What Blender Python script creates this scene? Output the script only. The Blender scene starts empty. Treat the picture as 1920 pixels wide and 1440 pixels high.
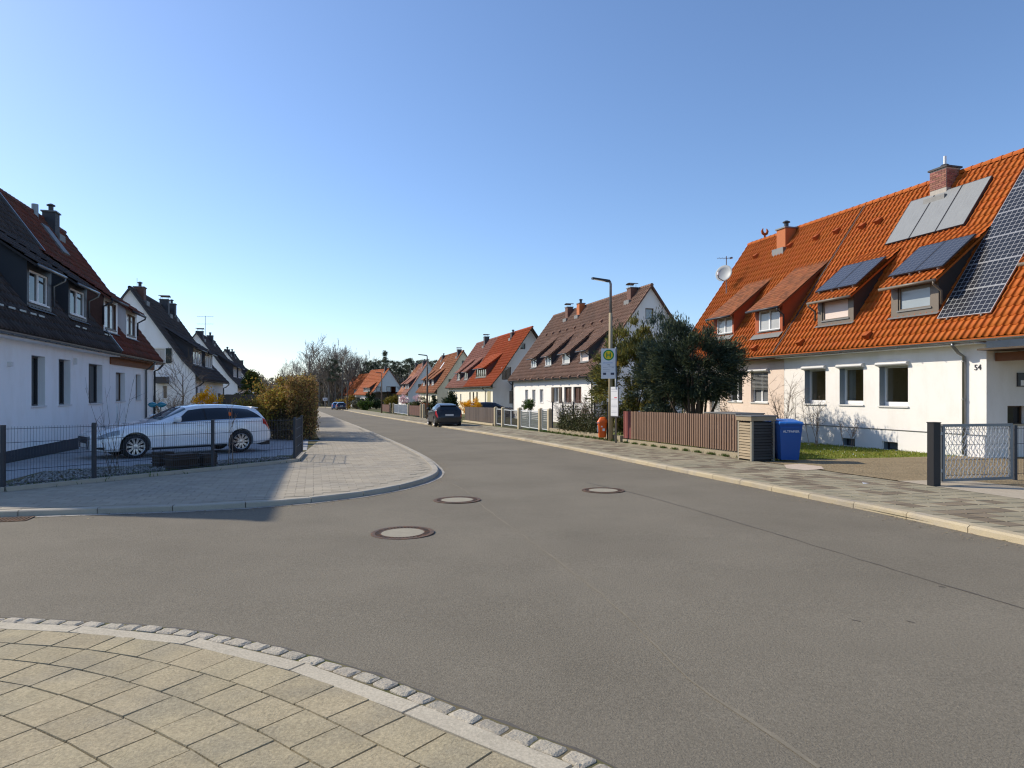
import bpy, math, random
import numpy as np
from mathutils import Vector, Matrix
from mathutils.geometry import tessellate_polygon
random.seed(7); RNG = np.random.default_rng(7)
scene = bpy.context.scene
col = scene.collection
# ------------------------------------------------------------------ camera
F, CX, HY, CZ = 1280.0, 960.0, 737.0, 1.62
cam_data = bpy.data.cameras.new('camera'); cam = bpy.data.objects.new('camera', cam_data); col.objects.link(cam)
cam.location = (0, 0, CZ); cam.rotation_euler = (math.radians(90), 0, 0)
cam_data.sensor_width = 36; cam_data.lens = 24.0; cam_data.shift_y = 17/1920
cam_data.clip_start = 0.05; cam_data.clip_end = 3000
scene.camera = cam
# ------------------------------------------------------------------ sky and sun
SUN_EL = math.radians(34.6)
SUN_H = Vector((-0.928, 0.372)).normalized()          # horizontal direction towards the sun
world = bpy.data.worlds.new('World'); scene.world = world; world.use_nodes = True
wn = world.node_tree.nodes; wl = world.node_tree.links
bg = wn['Background']; sky = wn.new('ShaderNodeTexSky'); sky.sky_type = 'NISHITA'; sky.sun_disc = False
sky.sun_elevation = SUN_EL; sky.sun_rotation = math.atan2(SUN_H.x, SUN_H.y)
sky.altitude = 300; sky.air_density = 1.0; sky.dust_density = 0.6; sky.ozone_density = 7.2
tint = wn.new('ShaderNodeMix'); tint.data_type = 'RGBA'; tint.blend_type = 'MULTIPLY'; tint.inputs[0].default_value = 1.0; tint.inputs[7].default_value = (1.0, 0.895, 0.835, 1)   # white balance of the whole sky
wl.new(sky.outputs[0], tint.inputs[6]); wl.new(tint.outputs[2], bg.inputs[0]); bg.inputs[1].default_value = 0.15
sun_d = bpy.data.lights.new('sun', 'SUN'); sun_d.energy = 3.4; sun_d.angle = math.radians(0.53); sun_d.color = (1.0, 0.90, 0.74)
sun = bpy.data.objects.new('sun', sun_d); col.objects.link(sun); sun.location = (0, 0, 60)
to_sun = Vector((SUN_H.x*math.cos(SUN_EL), SUN_H.y*math.cos(SUN_EL), math.sin(SUN_EL)))
sun.rotation_euler = to_sun.to_track_quat('Z', 'Y').to_euler()
vs = scene.view_settings; vs.view_transform = 'Standard'; vs.look = 'None'; vs.exposure = 0.56; vs.gamma = 1.0; vs.use_curve_mapping = False
scene.render.engine = 'CYCLES'
try:
    scene.cycles.use_denoising = True; scene.cycles.denoiser = 'OPENIMAGEDENOISE'
    scene.cycles.use_adaptive_sampling = True; scene.cycles.adaptive_threshold = 0.012
    scene.cycles.max_bounces = 8; scene.cycles.diffuse_bounces = 5; scene.cycles.glossy_bounces = 3; scene.cycles.transmission_bounces = 3
    scene.cycles.sample_clamp_indirect = 4.0; scene.cycles.pixel_filter_type = 'BLACKMAN_HARRIS'; scene.cycles.filter_width = 1.2
    scene.cycles.caustics_reflective = False; scene.cycles.caustics_refractive = False
except Exception: pass
# ------------------------------------------------------------------ geometry frames
_n = math.hypot(372, 1280); UX, UY = -372/_n, 1280/_n        # along the street, away from the camera
RX, RY = UY, -UX                                             # to the right of the street
def AB(a, b): return (a*UX + b*RX, a*UY + b*RY)
SL = 0.012
def zg(y): return -SL*min(max(y, -40.0), 220.0)
def G(px, py):                                              # point of the street plane seen at a photo pixel
    d = CZ*F/((py-HY) - SL*F); return ((px-CX)/F*d, d)
# ------------------------------------------------------------------ materials
MATS = {}
def nodes_of(name):
    m = bpy.data.materials.new(name); m.use_nodes = True
    nt = m.node_tree; return m, nt, nt.nodes, nt.links, nt.nodes['Principled BSDF']
def mat(name, c, rough=0.75, var=0.12, scale=3.0, fine=0.0, fscale=120.0, bump=0.0, bscale=40.0, bdist=0.01, metal=0.0, spec=0.35,
        island=0.0, c2=None, c2scale=1.2, c2lo=0.45, c2hi=0.62, hue=0.0, coat=0.0, coords='Object', trans=0.0, stretch=None):
    if name in MATS: return MATS[name]
    m, nt, N, K, P = nodes_of(name)
    tc = N.new('ShaderNodeTexCoord'); vec = tc.outputs[coords]
    if coords == 'World':
        pass
    if stretch:
        mp = N.new('ShaderNodeMapping'); mp.inputs['Scale'].default_value = stretch; K.new(vec, mp.inputs[0]); vec = mp.outputs[0]
    def noise(s, det=4.0, ro=0.55):
        n = N.new('ShaderNodeTexNoise'); n.inputs['Scale'].default_value = s; n.inputs['Detail'].default_value = det
        n.inputs['Roughness'].default_value = ro; K.new(vec, n.inputs['Vector']); return n.outputs['Fac']
    def math_(op, a, b, clamp=False):
        n = N.new('ShaderNodeMath'); n.operation = op; n.use_clamp = clamp
        for i, v in enumerate((a, b)):
            if isinstance(v, (int, float)): n.inputs[i].default_value = v
            else: K.new(v, n.inputs[i])
        return n.outputs[0]
    col_out = None
    if c2 is not None:
        r = N.new('ShaderNodeMapRange'); r.inputs[1].default_value = c2lo; r.inputs[2].default_value = c2hi; K.new(noise(c2scale, 6.0, 0.65), r.inputs[0])
        mx = N.new('ShaderNodeMix'); mx.data_type = 'RGBA'; K.new(r.outputs[0], mx.inputs[0])
        mx.inputs[6].default_value = (*c, 1); mx.inputs[7].default_value = (*c2, 1); col_out = mx.outputs[2]
    fac = None
    def addf(v, amt):
        nonlocal fac
        t = math_('MULTIPLY', math_('SUBTRACT', v, 0.5), amt*2)
        fac = t if fac is None else math_('ADD', fac, t)
    if var: addf(noise(scale), var)
    if fine: addf(noise(fscale, 2.0, 0.7), fine)
    rnd = None
    if island or hue:
        g = N.new('ShaderNodeNewGeometry'); oi = N.new('ShaderNodeObjectInfo')
        rnd = math_('FRACT', math_('ADD', g.outputs['Random Per Island'], oi.outputs['Random']), 0.0)
        if island: addf(rnd, island)
    hs = N.new('ShaderNodeHueSaturation')
    if col_out is not None: K.new(col_out, hs.inputs['Color'])
    else: hs.inputs['Color'].default_value = (*c, 1)
    if fac is not None: K.new(math_('ADD', fac, 1.0), hs.inputs['Value'])
    if hue: K.new(math_('ADD', 0.5, math_('MULTIPLY', math_('SUBTRACT', math_('FRACT', math_('MULTIPLY', rnd, 7.31), 0.0), 0.5), hue*2)), hs.inputs['Hue'])
    K.new(hs.outputs[0], P.inputs['Base Color'])
    P.inputs['Roughness'].default_value = rough; P.inputs['Metallic'].default_value = metal
    P.inputs['Specular IOR Level'].default_value = spec
    if coat: P.inputs['Coat Weight'].default_value = coat; P.inputs['Coat Roughness'].default_value = 0.04
    if bump:
        b = N.new('ShaderNodeBump'); b.inputs['Strength'].default_value = bump; b.inputs['Distance'].default_value = bdist
        K.new(noise(bscale, 5.0, 0.65), b.inputs['Height']); K.new(b.outputs[0], P.inputs['Normal'])
    if trans:
        # thin leaves let light through
        t = N.new('ShaderNodeBsdfTranslucent'); K.new(hs.outputs[0], t.inputs['Color']); s = N.new('ShaderNodeMixShader'); s.inputs[0].default_value = trans
        out = [n for n in N if n.type == 'OUTPUT_MATERIAL'][0]
        K.new(P.outputs[0], s.inputs[1]); K.new(t.outputs[0], s.inputs[2]); K.new(s.outputs[0], out.inputs['Surface'])
    MATS[name] = m; return m
# ------------------------------------------------------------------ mesh helpers
class MB:
    def __init__(s): s.v = []; s.f = []
    def quad(s, *p):
        i = len(s.v); s.v.extend(tuple(q) for q in p); s.f.append(tuple(range(i, i+len(p)))); return s
    def box(s, x0, x1, y0, y1, z0, z1):
        if x0 > x1: x0, x1 = x1, x0
        if y0 > y1: y0, y1 = y1, y0
        if z0 > z1: z0, z1 = z1, z0
        i = len(s.v)
        s.v += [(x0,y0,z0),(x1,y0,z0),(x1,y1,z0),(x0,y1,z0),(x0,y0,z1),(x1,y0,z1),(x1,y1,z1),(x0,y1,z1)]
        s.f += [(i,i+3,i+2,i+1),(i+4,i+5,i+6,i+7),(i,i+1,i+5,i+4),(i+1,i+2,i+6,i+5),(i+2,i+3,i+7,i+6),(i+3,i,i+4,i+7)]
        return s
    def hexa(s, p):           # 8 corners: bottom 4 ccw, top 4 ccw
        i = len(s.v); s.v += [tuple(q) for q in p]
        s.f += [(i,i+3,i+2,i+1),(i+4,i+5,i+6,i+7),(i,i+1,i+5,i+4),(i+1,i+2,i+6,i+5),(i+2,i+3,i+7,i+6),(i+3,i,i+4,i+7)]
        return s
    def bar(s, p, q, w, h, up=(0,0,1)):   # box beam from p to q
        p = Vector(p); q = Vector(q); d = (q-p).normalized(); up = Vector(up)
        sd = d.cross(up)
        if sd.length < 1e-5: sd = d.cross(Vector((1,0,0)))
        sd.normalize(); u = sd.cross(d)
        a = sd*(w/2); b = u*(h/2)
        return s.hexa([p-a-b, p+a-b, q+a-b, q-a-b, p-a+b, p+a+b, q+a+b, q-a+b])
    def tube(s, pts, r, n=8, cap=True):
        pts = [Vector(p) for p in pts]; m = len(pts)
        rr = [r]*m if isinstance(r, (int, float)) else list(r)
        base = len(s.v); prev = None
        for k in range(m):
            if k == 0: d = pts[1]-pts[0]
            elif k == m-1: d = pts[-1]-pts[-2]
            else: d = pts[k+1]-pts[k-1]
            if d.length < 1e-9: d = Vector((0,0,1))
            d.normalize()
            if prev is None:
                ref = Vector((0,0,1)) if abs(d.z) < 0.9 else Vector((1,0,0))
                e1 = d.cross(ref).normalized()
            else:
                e1 = (prev - d*prev.dot(d))
                e1 = e1.normalized() if e1.length > 1e-6 else d.cross(Vector((1,0,0))).normalized()
            prev = e1; e2 = d.cross(e1)
            for j in range(n):
                t = 2*math.pi*j/n; s.v.append(tuple(pts[k] + (e1*math.cos(t)+e2*math.sin(t))*rr[k]))
        for k in range(m-1):
            for j in range(n):
                a = base+k*n+j; b = base+k*n+(j+1)%n
                s.f.append((a, b, b+n, a+n))
        if cap:
            s.f.append(tuple(base+j for j in range(n))[::-1]); s.f.append(tuple(base+(m-1)*n+j for j in range(n)))
        return s
    def lathe(s, prof, n=16, c=(0,0,0), axis='z', closed=False):
        base = len(s.v); m = len(prof)
        for r, h in prof:
            for j in range(n):
                t = 2*math.pi*j/n; x, y = r*math.cos(t), r*math.sin(t)
                p = (x, y, h) if axis == 'z' else ((x, h, y) if axis == 'y' else (h, x, y))
                s.v.append((p[0]+c[0], p[1]+c[1], p[2]+c[2]))
        for k in range(m-1):
            for j in range(n):
                a = base+k*n+j; b = base+k*n+(j+1)%n; s.f.append((a, b, b+n, a+n))
        if not closed:
            if prof[0][0] > 1e-6: s.f.append(tuple(base+j for j in range(n))[::-1])
            if prof[-1][0] > 1e-6: s.f.append(tuple(base+(m-1)*n+j for j in range(n)))
        return s
    def poly(s, outer, holes=(), fn=None):
        loops = [[Vector((p[0], p[1], 0)) for p in outer]] + [[Vector((p[0], p[1], 0)) for p in h] for h in holes]
        tris = tessellate_polygon(loops); i = len(s.v)
        for l in loops:
            for p in l: s.v.append(tuple(fn(p.x, p.y)) if fn else (p.x, p.y, 0.0))
        s.f += [(i+a, i+b, i+c) for a, b, c in tris]; return s
    def slab(s, poly, z0, z1):            # prism over a horizontal polygon; z0/z1 functions of (x, y)
        n = len(poly)
        A = sum(poly[k][0]*poly[(k+1)%n][1]-poly[(k+1)%n][0]*poly[k][1] for k in range(n))
        if A < 0: poly = poly[::-1]
        s.poly(poly, fn=lambda x, y: (x, y, z1(x, y)))
        for k in range(n):
            a = poly[k]; b = poly[(k+1)%n]
            s.quad((a[0],a[1],z0(*a)), (b[0],b[1],z0(*b)), (b[0],b[1],z1(*b)), (a[0],a[1],z1(*a)))
        return s
    def mesh(s, name='m', smooth=False):
        me = bpy.data.meshes.new(name); me.from_pydata(s.v, [], s.f); me.update()
        if smooth: me.polygons.foreach_set('use_smooth', [True]*len(me.polygons))
        return me
    def build(s, name, m, parent=None, smooth=False, **kw):
        return link(name, s.mesh(name, smooth), m, parent, **kw)
def link(name, me, m, parent=None, loc=None, rot=None, **kw):
    o = bpy.data.objects.new(name, me)
    if m is not None and me is not None and not isinstance(me, bpy.types.Curve):
        if len(me.materials) == 0: me.materials.append(m)
    col.objects.link(o)
    if parent is not None: o.parent = parent
    if loc is not None: o.location = loc
    if rot is not None: o.rotation_euler = rot
    for k, v in kw.items(): o[k] = v
    return o
def np_mesh(verts, faces, smooth=False):    # verts (N,3) array, faces (M,k) array
    me = bpy.data.meshes.new('m'); n, k = faces.shape
    me.vertices.add(len(verts)); me.vertices.foreach_set('co', np.asarray(verts, np.float32).ravel())
    me.loops.add(n*k); me.loops.foreach_set('vertex_index', faces.astype(np.int32).ravel())
    me.polygons.add(n); me.polygons.foreach_set('loop_start', np.arange(0, n*k, k, dtype=np.int32))
    try: me.polygons.foreach_set('loop_total', np.full(n, k, np.int32))
    except Exception: pass
    me.update(calc_edges=True)
    if smooth: me.polygons.foreach_set('use_smooth', [True]*n)
    return me
def thing(name, label, cat, loc=(0,0,0), rz=0.0, group=None):
    o = bpy.data.objects.new(name, None); col.objects.link(o); o.empty_display_size = 0.2
    o.location = loc; o.rotation_euler = (0, 0, rz); o['label'] = label; o['category'] = cat
    if group: o['group'] = group
    return o
def tag(o, label, cat, group=None):
    o['label'] = label; o['category'] = cat
    if group: o['group'] = group
    return o
def struct(o, label=None):
    o['kind'] = 'structure'
    if label: o['label'] = label
    return o
def text(name, body, size, m, parent, loc, rot, extrude=0.002, align='CENTER'):
    cu = bpy.data.curves.new(name, 'FONT'); cu.body = body; cu.size = size; cu.extrude = extrude; cu.align_x = align; cu.align_y = 'CENTER'; cu.resolution_u = 3
    tmp = bpy.data.objects.new('tmp_text', cu); col.objects.link(tmp)
    me = bpy.data.meshes.new_from_object(tmp.evaluated_get(bpy.context.evaluated_depsgraph_get())); bpy.data.objects.remove(tmp); me.materials.clear()
    return link(name, me, m, parent, loc, rot)
def copy_tree(o, parent=None):
    c = o.copy(); col.objects.link(c); c.parent = parent
    for ch in list(o.children): copy_tree(ch, c)
    return c
def spline(pts, step):
    P = [np.array(p, float) for p in pts]; P = [2*P[0]-P[1]] + P + [2*P[-1]-P[-2]]; out = []
    for i in range(1, len(P)-2):
        p0, p1, p2, p3 = P[i-1:i+3]; n = max(2, int(np.linalg.norm(p2-p1)/0.15))
        for k in range(n):
            t = k/n; out.append(0.5*((2*p1)+(-p0+p2)*t+(2*p0-5*p1+4*p2-p3)*t*t+(-p0+3*p1-3*p2+p3)*t**3))
    out.append(P[-2]); Q = np.array(out); d = np.r_[0, np.cumsum(np.linalg.norm(np.diff(Q, axis=0), axis=1))]
    n = max(1, round(d[-1]/step)); s = np.linspace(0, d[-1], n+1)
    return np.c_[np.interp(s, d, Q[:,0]), np.interp(s, d, Q[:,1])]
def normals(Q):        # left-hand normals of a polyline
    T = np.gradient(Q, axis=0); T /= np.linalg.norm(T, axis=1)[:,None]
    return np.c_[-T[:,1], T[:,0]]
# ------------------------------------------------------------------ materials of the setting
M_ASPH = mat('asphalt', (0.198,0.175,0.133), 0.92, var=0.10, scale=0.9, fine=0.5, fscale=55, bump=0.6, bscale=85, bdist=0.012, c2=(0.168,0.148,0.112), c2scale=0.35, c2lo=0.40, c2hi=0.65, spec=0.2)
M_SEAL = mat('seal_light', (0.212,0.187,0.14), 0.9, var=0.3, scale=6, fine=0.3, spec=0.2)
M_TAR = mat('bitumen', (0.105,0.093,0.076), 0.7, var=0.3, scale=5, spec=0.3)
M_SLABF = mat('slab_sandstone_concrete', (0.38,0.32,0.205), 0.92, var=0.18, scale=5, fine=0.55, fscale=55, bump=0.6, bscale=70, bdist=0.010, island=0.06, hue=0.002, c2=(0.325,0.28,0.19), c2scale=2.3, spec=0.2)
M_KERBF = mat('kerb_pale_concrete', (0.46,0.41,0.315), 0.92, var=0.12, scale=6, fine=0.45, fscale=60, bump=0.5, bscale=90, bdist=0.005, island=0.06, spec=0.2)
M_SETT = mat('granite_sett', (0.42,0.375,0.295), 0.85, var=0.22, scale=14, fine=0.35, fscale=90, bump=0.9, bscale=45, bdist=0.012, island=0.16, hue=0.003, spec=0.25)
M_JOINT = mat('joint_sand', (0.16,0.135,0.085), 0.95, var=0.3, scale=9, fine=0.4, c2=(0.10,0.105,0.04), c2scale=3, spec=0.1)
M_SLABR = mat('slab_mixed_grey', (0.315,0.275,0.19), 0.9, var=0.12, scale=3, fine=0.22, fscale=90, island=0.11, hue=0.003, c2=(0.262,0.236,0.165), c2scale=0.8, spec=0.2)
M_SLABD = mat('slab_dark_brown', (0.205,0.165,0.115), 0.9, var=0.15, scale=4, fine=0.25, island=0.16, spec=0.2)
M_KERBR = mat('kerb_yellow_granite', (0.43,0.36,0.24), 0.85, var=0.18, scale=3, fine=0.3, fscale=90, bump=0.4, bscale=40, island=0.12, c2=(0.38,0.33,0.25), c2scale=2.2, spec=0.25)
M_SLABL = mat('slab_pale_grey', (0.37,0.325,0.25), 0.9, var=0.12, scale=2.2, fine=0.22, fscale=100, island=0.08, c2=(0.33,0.295,0.235), c2scale=0.7, spec=0.2)
M_KERBL = mat('kerb_grey_granite', (0.38,0.345,0.28), 0.85, var=0.15, scale=4, fine=0.28, island=0.08, spec=0.25)
M_GUTL = mat('gutter_concrete', (0.36,0.335,0.29), 0.9, var=0.2, scale=2, fine=0.25, spec=0.2)
M_GRASS = mat('lawn', (0.17,0.20,0.035), 0.95, var=0.35, scale=1.2, fine=0.5, fscale=45, c2=(0.21,0.19,0.055), c2scale=0.6, spec=0.1)
M_SOIL = mat('garden_soil', (0.11,0.095,0.055), 0.95, var=0.3, scale=0.8, fine=0.4, fscale=30, c2=(0.10,0.12,0.04), c2scale=0.25, spec=0.1)
M_GRAVEL = mat('gravel_drive', (0.29,0.225,0.135), 0.95, var=0.25, scale=1.6, fine=0.75, fscale=22, bump=0.9, bscale=26, bdist=0.04, spec=0.15)
M_PEBBLE = mat('pebble', (0.26,0.25,0.23), 0.85, island=0.45, var=0.0, hue=0.03)
M_PAVB = mat('paving_bluish', (0.34,0.345,0.35), 0.9, var=0.12, scale=1.5, fine=0.2, fscale=60, island=0.07, spec=0.2)
# ------------------------------------------------------------------ ground, road
def flat(h): return lambda x, y: zg(y)+h
g = MB()
ys = [-60, 0, 60, 120, 220, 500, 1500]
for i in range(len(ys)-1):
    y0, y1 = ys[i], ys[i+1]
    g.quad((-1500,y0,zg(y0)-0.05), (1500,y0,zg(y0)-0.05), (1500,y1,zg(y1)-0.05), (-1500,y1,zg(y1)-0.05))
struct(g.build('ground', M_SOIL))
KR = [(9.9,-7.0),(7.9,0.5),(6.45,5.2),(5.77,7.69),(5.40,9.5),(4.94,11.26),(4.40,13.38),(3.45,16.97),(2.6,20.3),(1.70,23.7),(-0.6,31.4),(-2.9,38.2),(-5.47,45.7),(-10.2,60),(-18.5,85.3),(-29.3,119.9),(-40,153),(-50,180),(-66,200),(-90,212)]
KL = [(-34,2.4),(-14,7.75),(-7.15,9.53),(-4.3,10.25),(-2.85,11.25),(-1.96,12.78),(-1.62,14.86),(-2.05,17.5),(-2.98,21.2),(-5.0,27.9),(-10.1,44.1),(-17.7,67.8),(-28.3,101),(-37,128),(-47,156),(-58,177),(-75,194)]
KF = [(-13.5,3.9),(-9,5.0),(-6,5.3),(-3.83,5.11),(-2.455,4.88),(-1.547,4.50),(-.787,4.03),(-.341,3.67),(-.051,3.44),(.25,3.207),(.443,3.03),(.95,2.4),(1.55,1.3),(2.15,-.5),(3.0,-3.5)]
QR = spline(KR, 0.5); QL = spline(KL, 0.5); QF = spline(KF, 0.1)
NR = normals(QR); NL = normals(QL)
def road_strip(Q0, Q1, h):
    s = MB(); n = min(len(Q0), len(Q1))
    for k in range(n-1):
        s.quad(*[(p[0], p[1], zg(p[1])+h) for p in (Q0[k], Q1[k], Q1[k+1], Q0[k+1])])
    return s
rd = MB()
far_l = [tuple(p) for p in spline(KL[9:], 1.5)]; 
pr = [tuple(p + 0.1*(-n)) for p, n in zip(QR, NR)]
poly = pr[::3] + [(-92, 205), (-80, 190)] + far_l[::-1][::2] + [(-6,27.9), (-40,27.9), (-40,-8)]
rd.poly(poly, fn=lambda x, y: (x, y, zg(y)))
struct(rd.build('road', M_ASPH))
# ------------------------------------------------------------------ gardens and pavements
WR = 2.9
inR = [tuple(p - WR*n) for p, n in zip(QR, NR)]
gr = MB(); gr.poly(inR[::4] + [(-90, 216), (300, 216), (300, -8)], fn=lambda x, y: (x, y, zg(y)+0.05))
struct(gr.build('garden_ground', M_SOIL))
inL = [tuple(p + 2.75*n) for p, n in zip(QL, NL)]
kfar = next(i for i, p in enumerate(QL) if p[1] > 27.5)
fenceL = [(-34, 4.9), (-20,7.9), (-12.0,10.05),(-9.6,10.9),(-8.76,11.75),(-8.0,13.07),(-6.73,15.35),(-5.57,17.5),(-6.13,19.9)]
edgeL = fenceL + [(-7.75,27.6)] + inL[kfar+2::4]
gl = MB(); gl.poly(edgeL + [(-76,200),(-300,200),(-300,4.9)], fn=lambda x, y: (x, y, zg(y)+0.05))
struct(gl.build('garden_ground', M_SOIL))
# right pavement
pv = MB()
for k in range(len(QR)-1):
    a, b = QR[k]-0.12*NR[k], QR[k+1]-0.12*NR[k+1]; c, d = QR[k+1]-(WR+.05)*NR[k+1], QR[k]-(WR+.05)*NR[k]
    pv.quad(*[(p[0], p[1], zg(p[1])+0.066) for p in (d, c, b, a)])
pav_r = struct(pv.build('pavement', mat('joint_beige',(.30,.25,.165),.95,var=.2,scale=6)))
def sd_frame(Q):
    d = np.r_[0, np.cumsum(np.linalg.norm(np.diff(Q, axis=0), axis=1))]; N = normals(Q)
    def at(s, t):                   # t to the right-hand side of travel
        x = np.interp(s, d, Q[:,0]); y = np.interp(s, d, Q[:,1]); nx = np.interp(s, d, N[:,0]); ny = np.interp(s, d, N[:,1])
        return (float(x - t*nx), float(y - t*ny))
    return at, d[-1]
atR, LR = sd_frame(QR)
def piece(mb, p4, h0, h1, inset=0.0, tilt=0.0):
    cx = sum(p[0] for p in p4)/4; cy = sum(p[1] for p in p4)/4
    b = [(p[0], p[1], zg(p[1])+h0) for p in p4]
    tl = [random.uniform(-tilt, tilt) for _ in range(4)]
    t = [(p[0]+(cx-p[0])*inset, p[1]+(cy-p[1])*inset, zg(p[1])+h1+tl[i]) for i, p in enumerate(p4)]
    return mb.hexa(b + t)
SW = 0.30; rest_a = MB(); rest_b = MB(); cand = []
srow = 9.0
while srow < 75:
    far = srow > 40; st = SW if not far else 0.6
    for r in range(9):
        t0 = 0.19 + r*SW; g_ = 0.010
        p4 = [atR(srow+g_, t0+g_), atR(srow+st-g_, t0+g_), atR(srow+st-g_, t0+SW-g_), atR(srow+g_, t0+SW-g_)][::-1]
        dark = random.random() < (0.34 if 1 <= r <= 6 else 0.06)
        cy = sum(p[1] for p in p4)/4; cx = sum(p[0] for p in p4)/4
        if cx/max(cy, .1) < 0.80 and cy > 3: cand.append((cy, p4, dark))
    srow += st
cand.sort(key=lambda q: q[0])
for i, (cy, p4, dark) in enumerate(cand):
    if i < 280:
        piece(MB(), p4, 0.06, 0.080, 0.02, 0.002).build('paving_slab', M_SLABD if dark else M_SLABR, pav_r)
    else: piece(rest_b if dark else rest_a, p4, 0.06, 0.080, 0.02, 0.002)
rest_a.build('paving_slabs_far', M_SLABR, pav_r, kind='stuff'); rest_b.build('paving_slabs_far_dark', M_SLABD, pav_r, kind='stuff')
fs = road_strip(np.array([atR(s, .19) for s in np.arange(74, LR, 2)]), np.array([atR(s, WR) for s in np.arange(74, LR, 2)]), 0.08)
fs.build('paving_slabs_distant', M_SLABR, pav_r, kind='stuff')
kerb_r = struct(road_strip(np.array([atR(s, -.0) for s in np.arange(0, LR, 1.5)]), np.array([atR(s, .17) for s in np.arange(0, LR, 1.5)]), 0.03).build('kerb', M_JOINT))
def kerb_piece(at, s0, s1, t0, t1, hb, ht, ch=0.03, lip=None):
    m = MB(); n = 3
    ring = []
    for k in range(n):
        s = s0+(s1-s0)*k/(n-1)
        a, b = at(s, t0), at(s, t1); ac = at(s, t0+ch if t0 < t1 else t0-ch)
        j = random.uniform(-.003, .003)
        ring.append([(a[0],a[1],zg(a[1])+hb), (a[0],a[1],zg(a[1])+ht-ch*0.7+j), (ac[0],ac[1],zg(ac[1])+ht+j), (b[0],b[1],zg(b[1])+ht+j), (b[0],b[1],zg(b[1])+hb)])
    base = len(m.v)
    for r in ring: m.v += r
    for k in range(n-1):
        for q in range(4):
            i = base+k*5+q; m.f.append((i, i+1, i+6, i+5))
    m.f.append(tuple(base+q for q in range(5))); m.f.append(tuple(base+(n-1)*5+q for q in range(5))[::-1])
    return m
s = 8.0; kr_far = MB()
while s < LR-2:
    ln = 1.0 if s < 70 else 3.0
    m = kerb_piece(atR, s+.006, s+ln-.006, 0.0, 0.18, -0.02, 0.092, 0.035)
    if s < 70: m.build('kerb_stone', M_KERBR, kerb_r)
    else:
        o = len(kr_far.v); kr_far.v += m.v; kr_far.f += [tuple(i+o for i in f) for f in m.f]
    s += ln
kr_far.build('kerb_stones_far', M_KERBR, kerb_r, kind='stuff')
# left pavement round the corner
kin = [tuple(p + 0.13*n) for p, n in zip(QL, NL)]
pl_poly = kin[::2] + [(-77,197)] + edgeL[::-1]
pl = MB(); pl.poly(pl_poly, fn=lambda x, y: (x, y, zg(y)+0.0725))
pav_l = struct(pl.build('pavement', mat('joint_pale',(.335,.295,.225),.95,var=.15,scale=4,fine=.2,fscale=60)))
def inside(p, poly):
    x, y = p; c = False; n = len(poly); j = n-1
    for i in range(n):
        xi, yi = poly[i]; xj, yj = poly[j]
        if (yi > y) != (yj > y) and x < (xj-xi)*(y-yi)/(yj-yi)+xi: c = not c
        j = i
    return c
pl_shr = [tuple(p + 0.15*n) for p, n in zip(QL, NL)][::2] + [(-77,197)] + edgeL[::-1]
cl = []; rest_l = MB()
for i in range(-40, 260):                 # rows across the side street direction
    a0 = 4 + i*0.2
    for j in range(-60, 40):
        b0 = j*0.3 + (0.15 if i % 2 else 0.0)
        if a0 > 40: continue
        p4 = [AB(a0+.002, b0+.002), AB(a0+.002, b0+.298), AB(a0+.198, b0+.298), AB(a0+.198, b0+.002)]
        if all(inside(p, pl_shr) for p in p4):
            c = AB(a0+.1, b0+.15)
            if c[0]/c[1] > -0.80: cl.append((c[1], p4))
cl.sort(key=lambda q: q[0])
for i, (cy, p4) in enumerate(cl):
    if i < 290: piece(MB(), p4, 0.055, 0.078, 0.02, 0.0015).build('paving_slab', M_SLABL, pav_l)
    else: piece(rest_l, p4, 0.055, 0.078, 0.02, 0.0015)
rest_l.build('paving_slabs_far', M_SLABL, pav_l, kind='stuff')
far_strip = MB()
kf2 = next(i for i, p in enumerate(QL) if p[1] > 40)
for k in range(kf2, len(QL)-3, 3):
    a, b = QL[k]+.15*NL[k], QL[k+3]+.15*NL[k+3]; c, d = QL[k+3]+2.7*NL[k+3], QL[k]+2.7*NL[k]
    far_strip.quad(*[(p[0], p[1], zg(p[1])+0.076) for p in (a, b, c, d)])
far_strip.build('paving_slabs_distant', M_SLABL, pav_l, kind='stuff')
atL, LL = sd_frame(QL); atLn = lambda s, t: atL(s, -t)
kerb_l = struct(road_strip(np.array([atLn(s, -.14) for s in np.arange(0, 150, 1.0)]), np.array([atLn(s, .0) for s in np.arange(0, 150, 1.0)]), 0.005).build('kerb', M_GUTL))
s = 18.0; kl_far = MB()
while s < LL-2:
    ln = 1.0 if s < 75 else 3.0
    m = kerb_piece(atLn, s+.006, s+ln-.006, 0.0, 0.14, -0.02, 0.085, 0.02)
    m.f = [f[::-1] for f in m.f]
    if s < 75: m.build('kerb_stone', M_KERBL, kerb_l)
    else:
        o = len(kl_far.v); kl_far.v += m.v; kl_far.f += [tuple(i+o for i in f) for f in m.f]
    s += ln
kl_far.build('kerb_stones_far', M_KERBL, kerb_l, kind='stuff')
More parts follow.
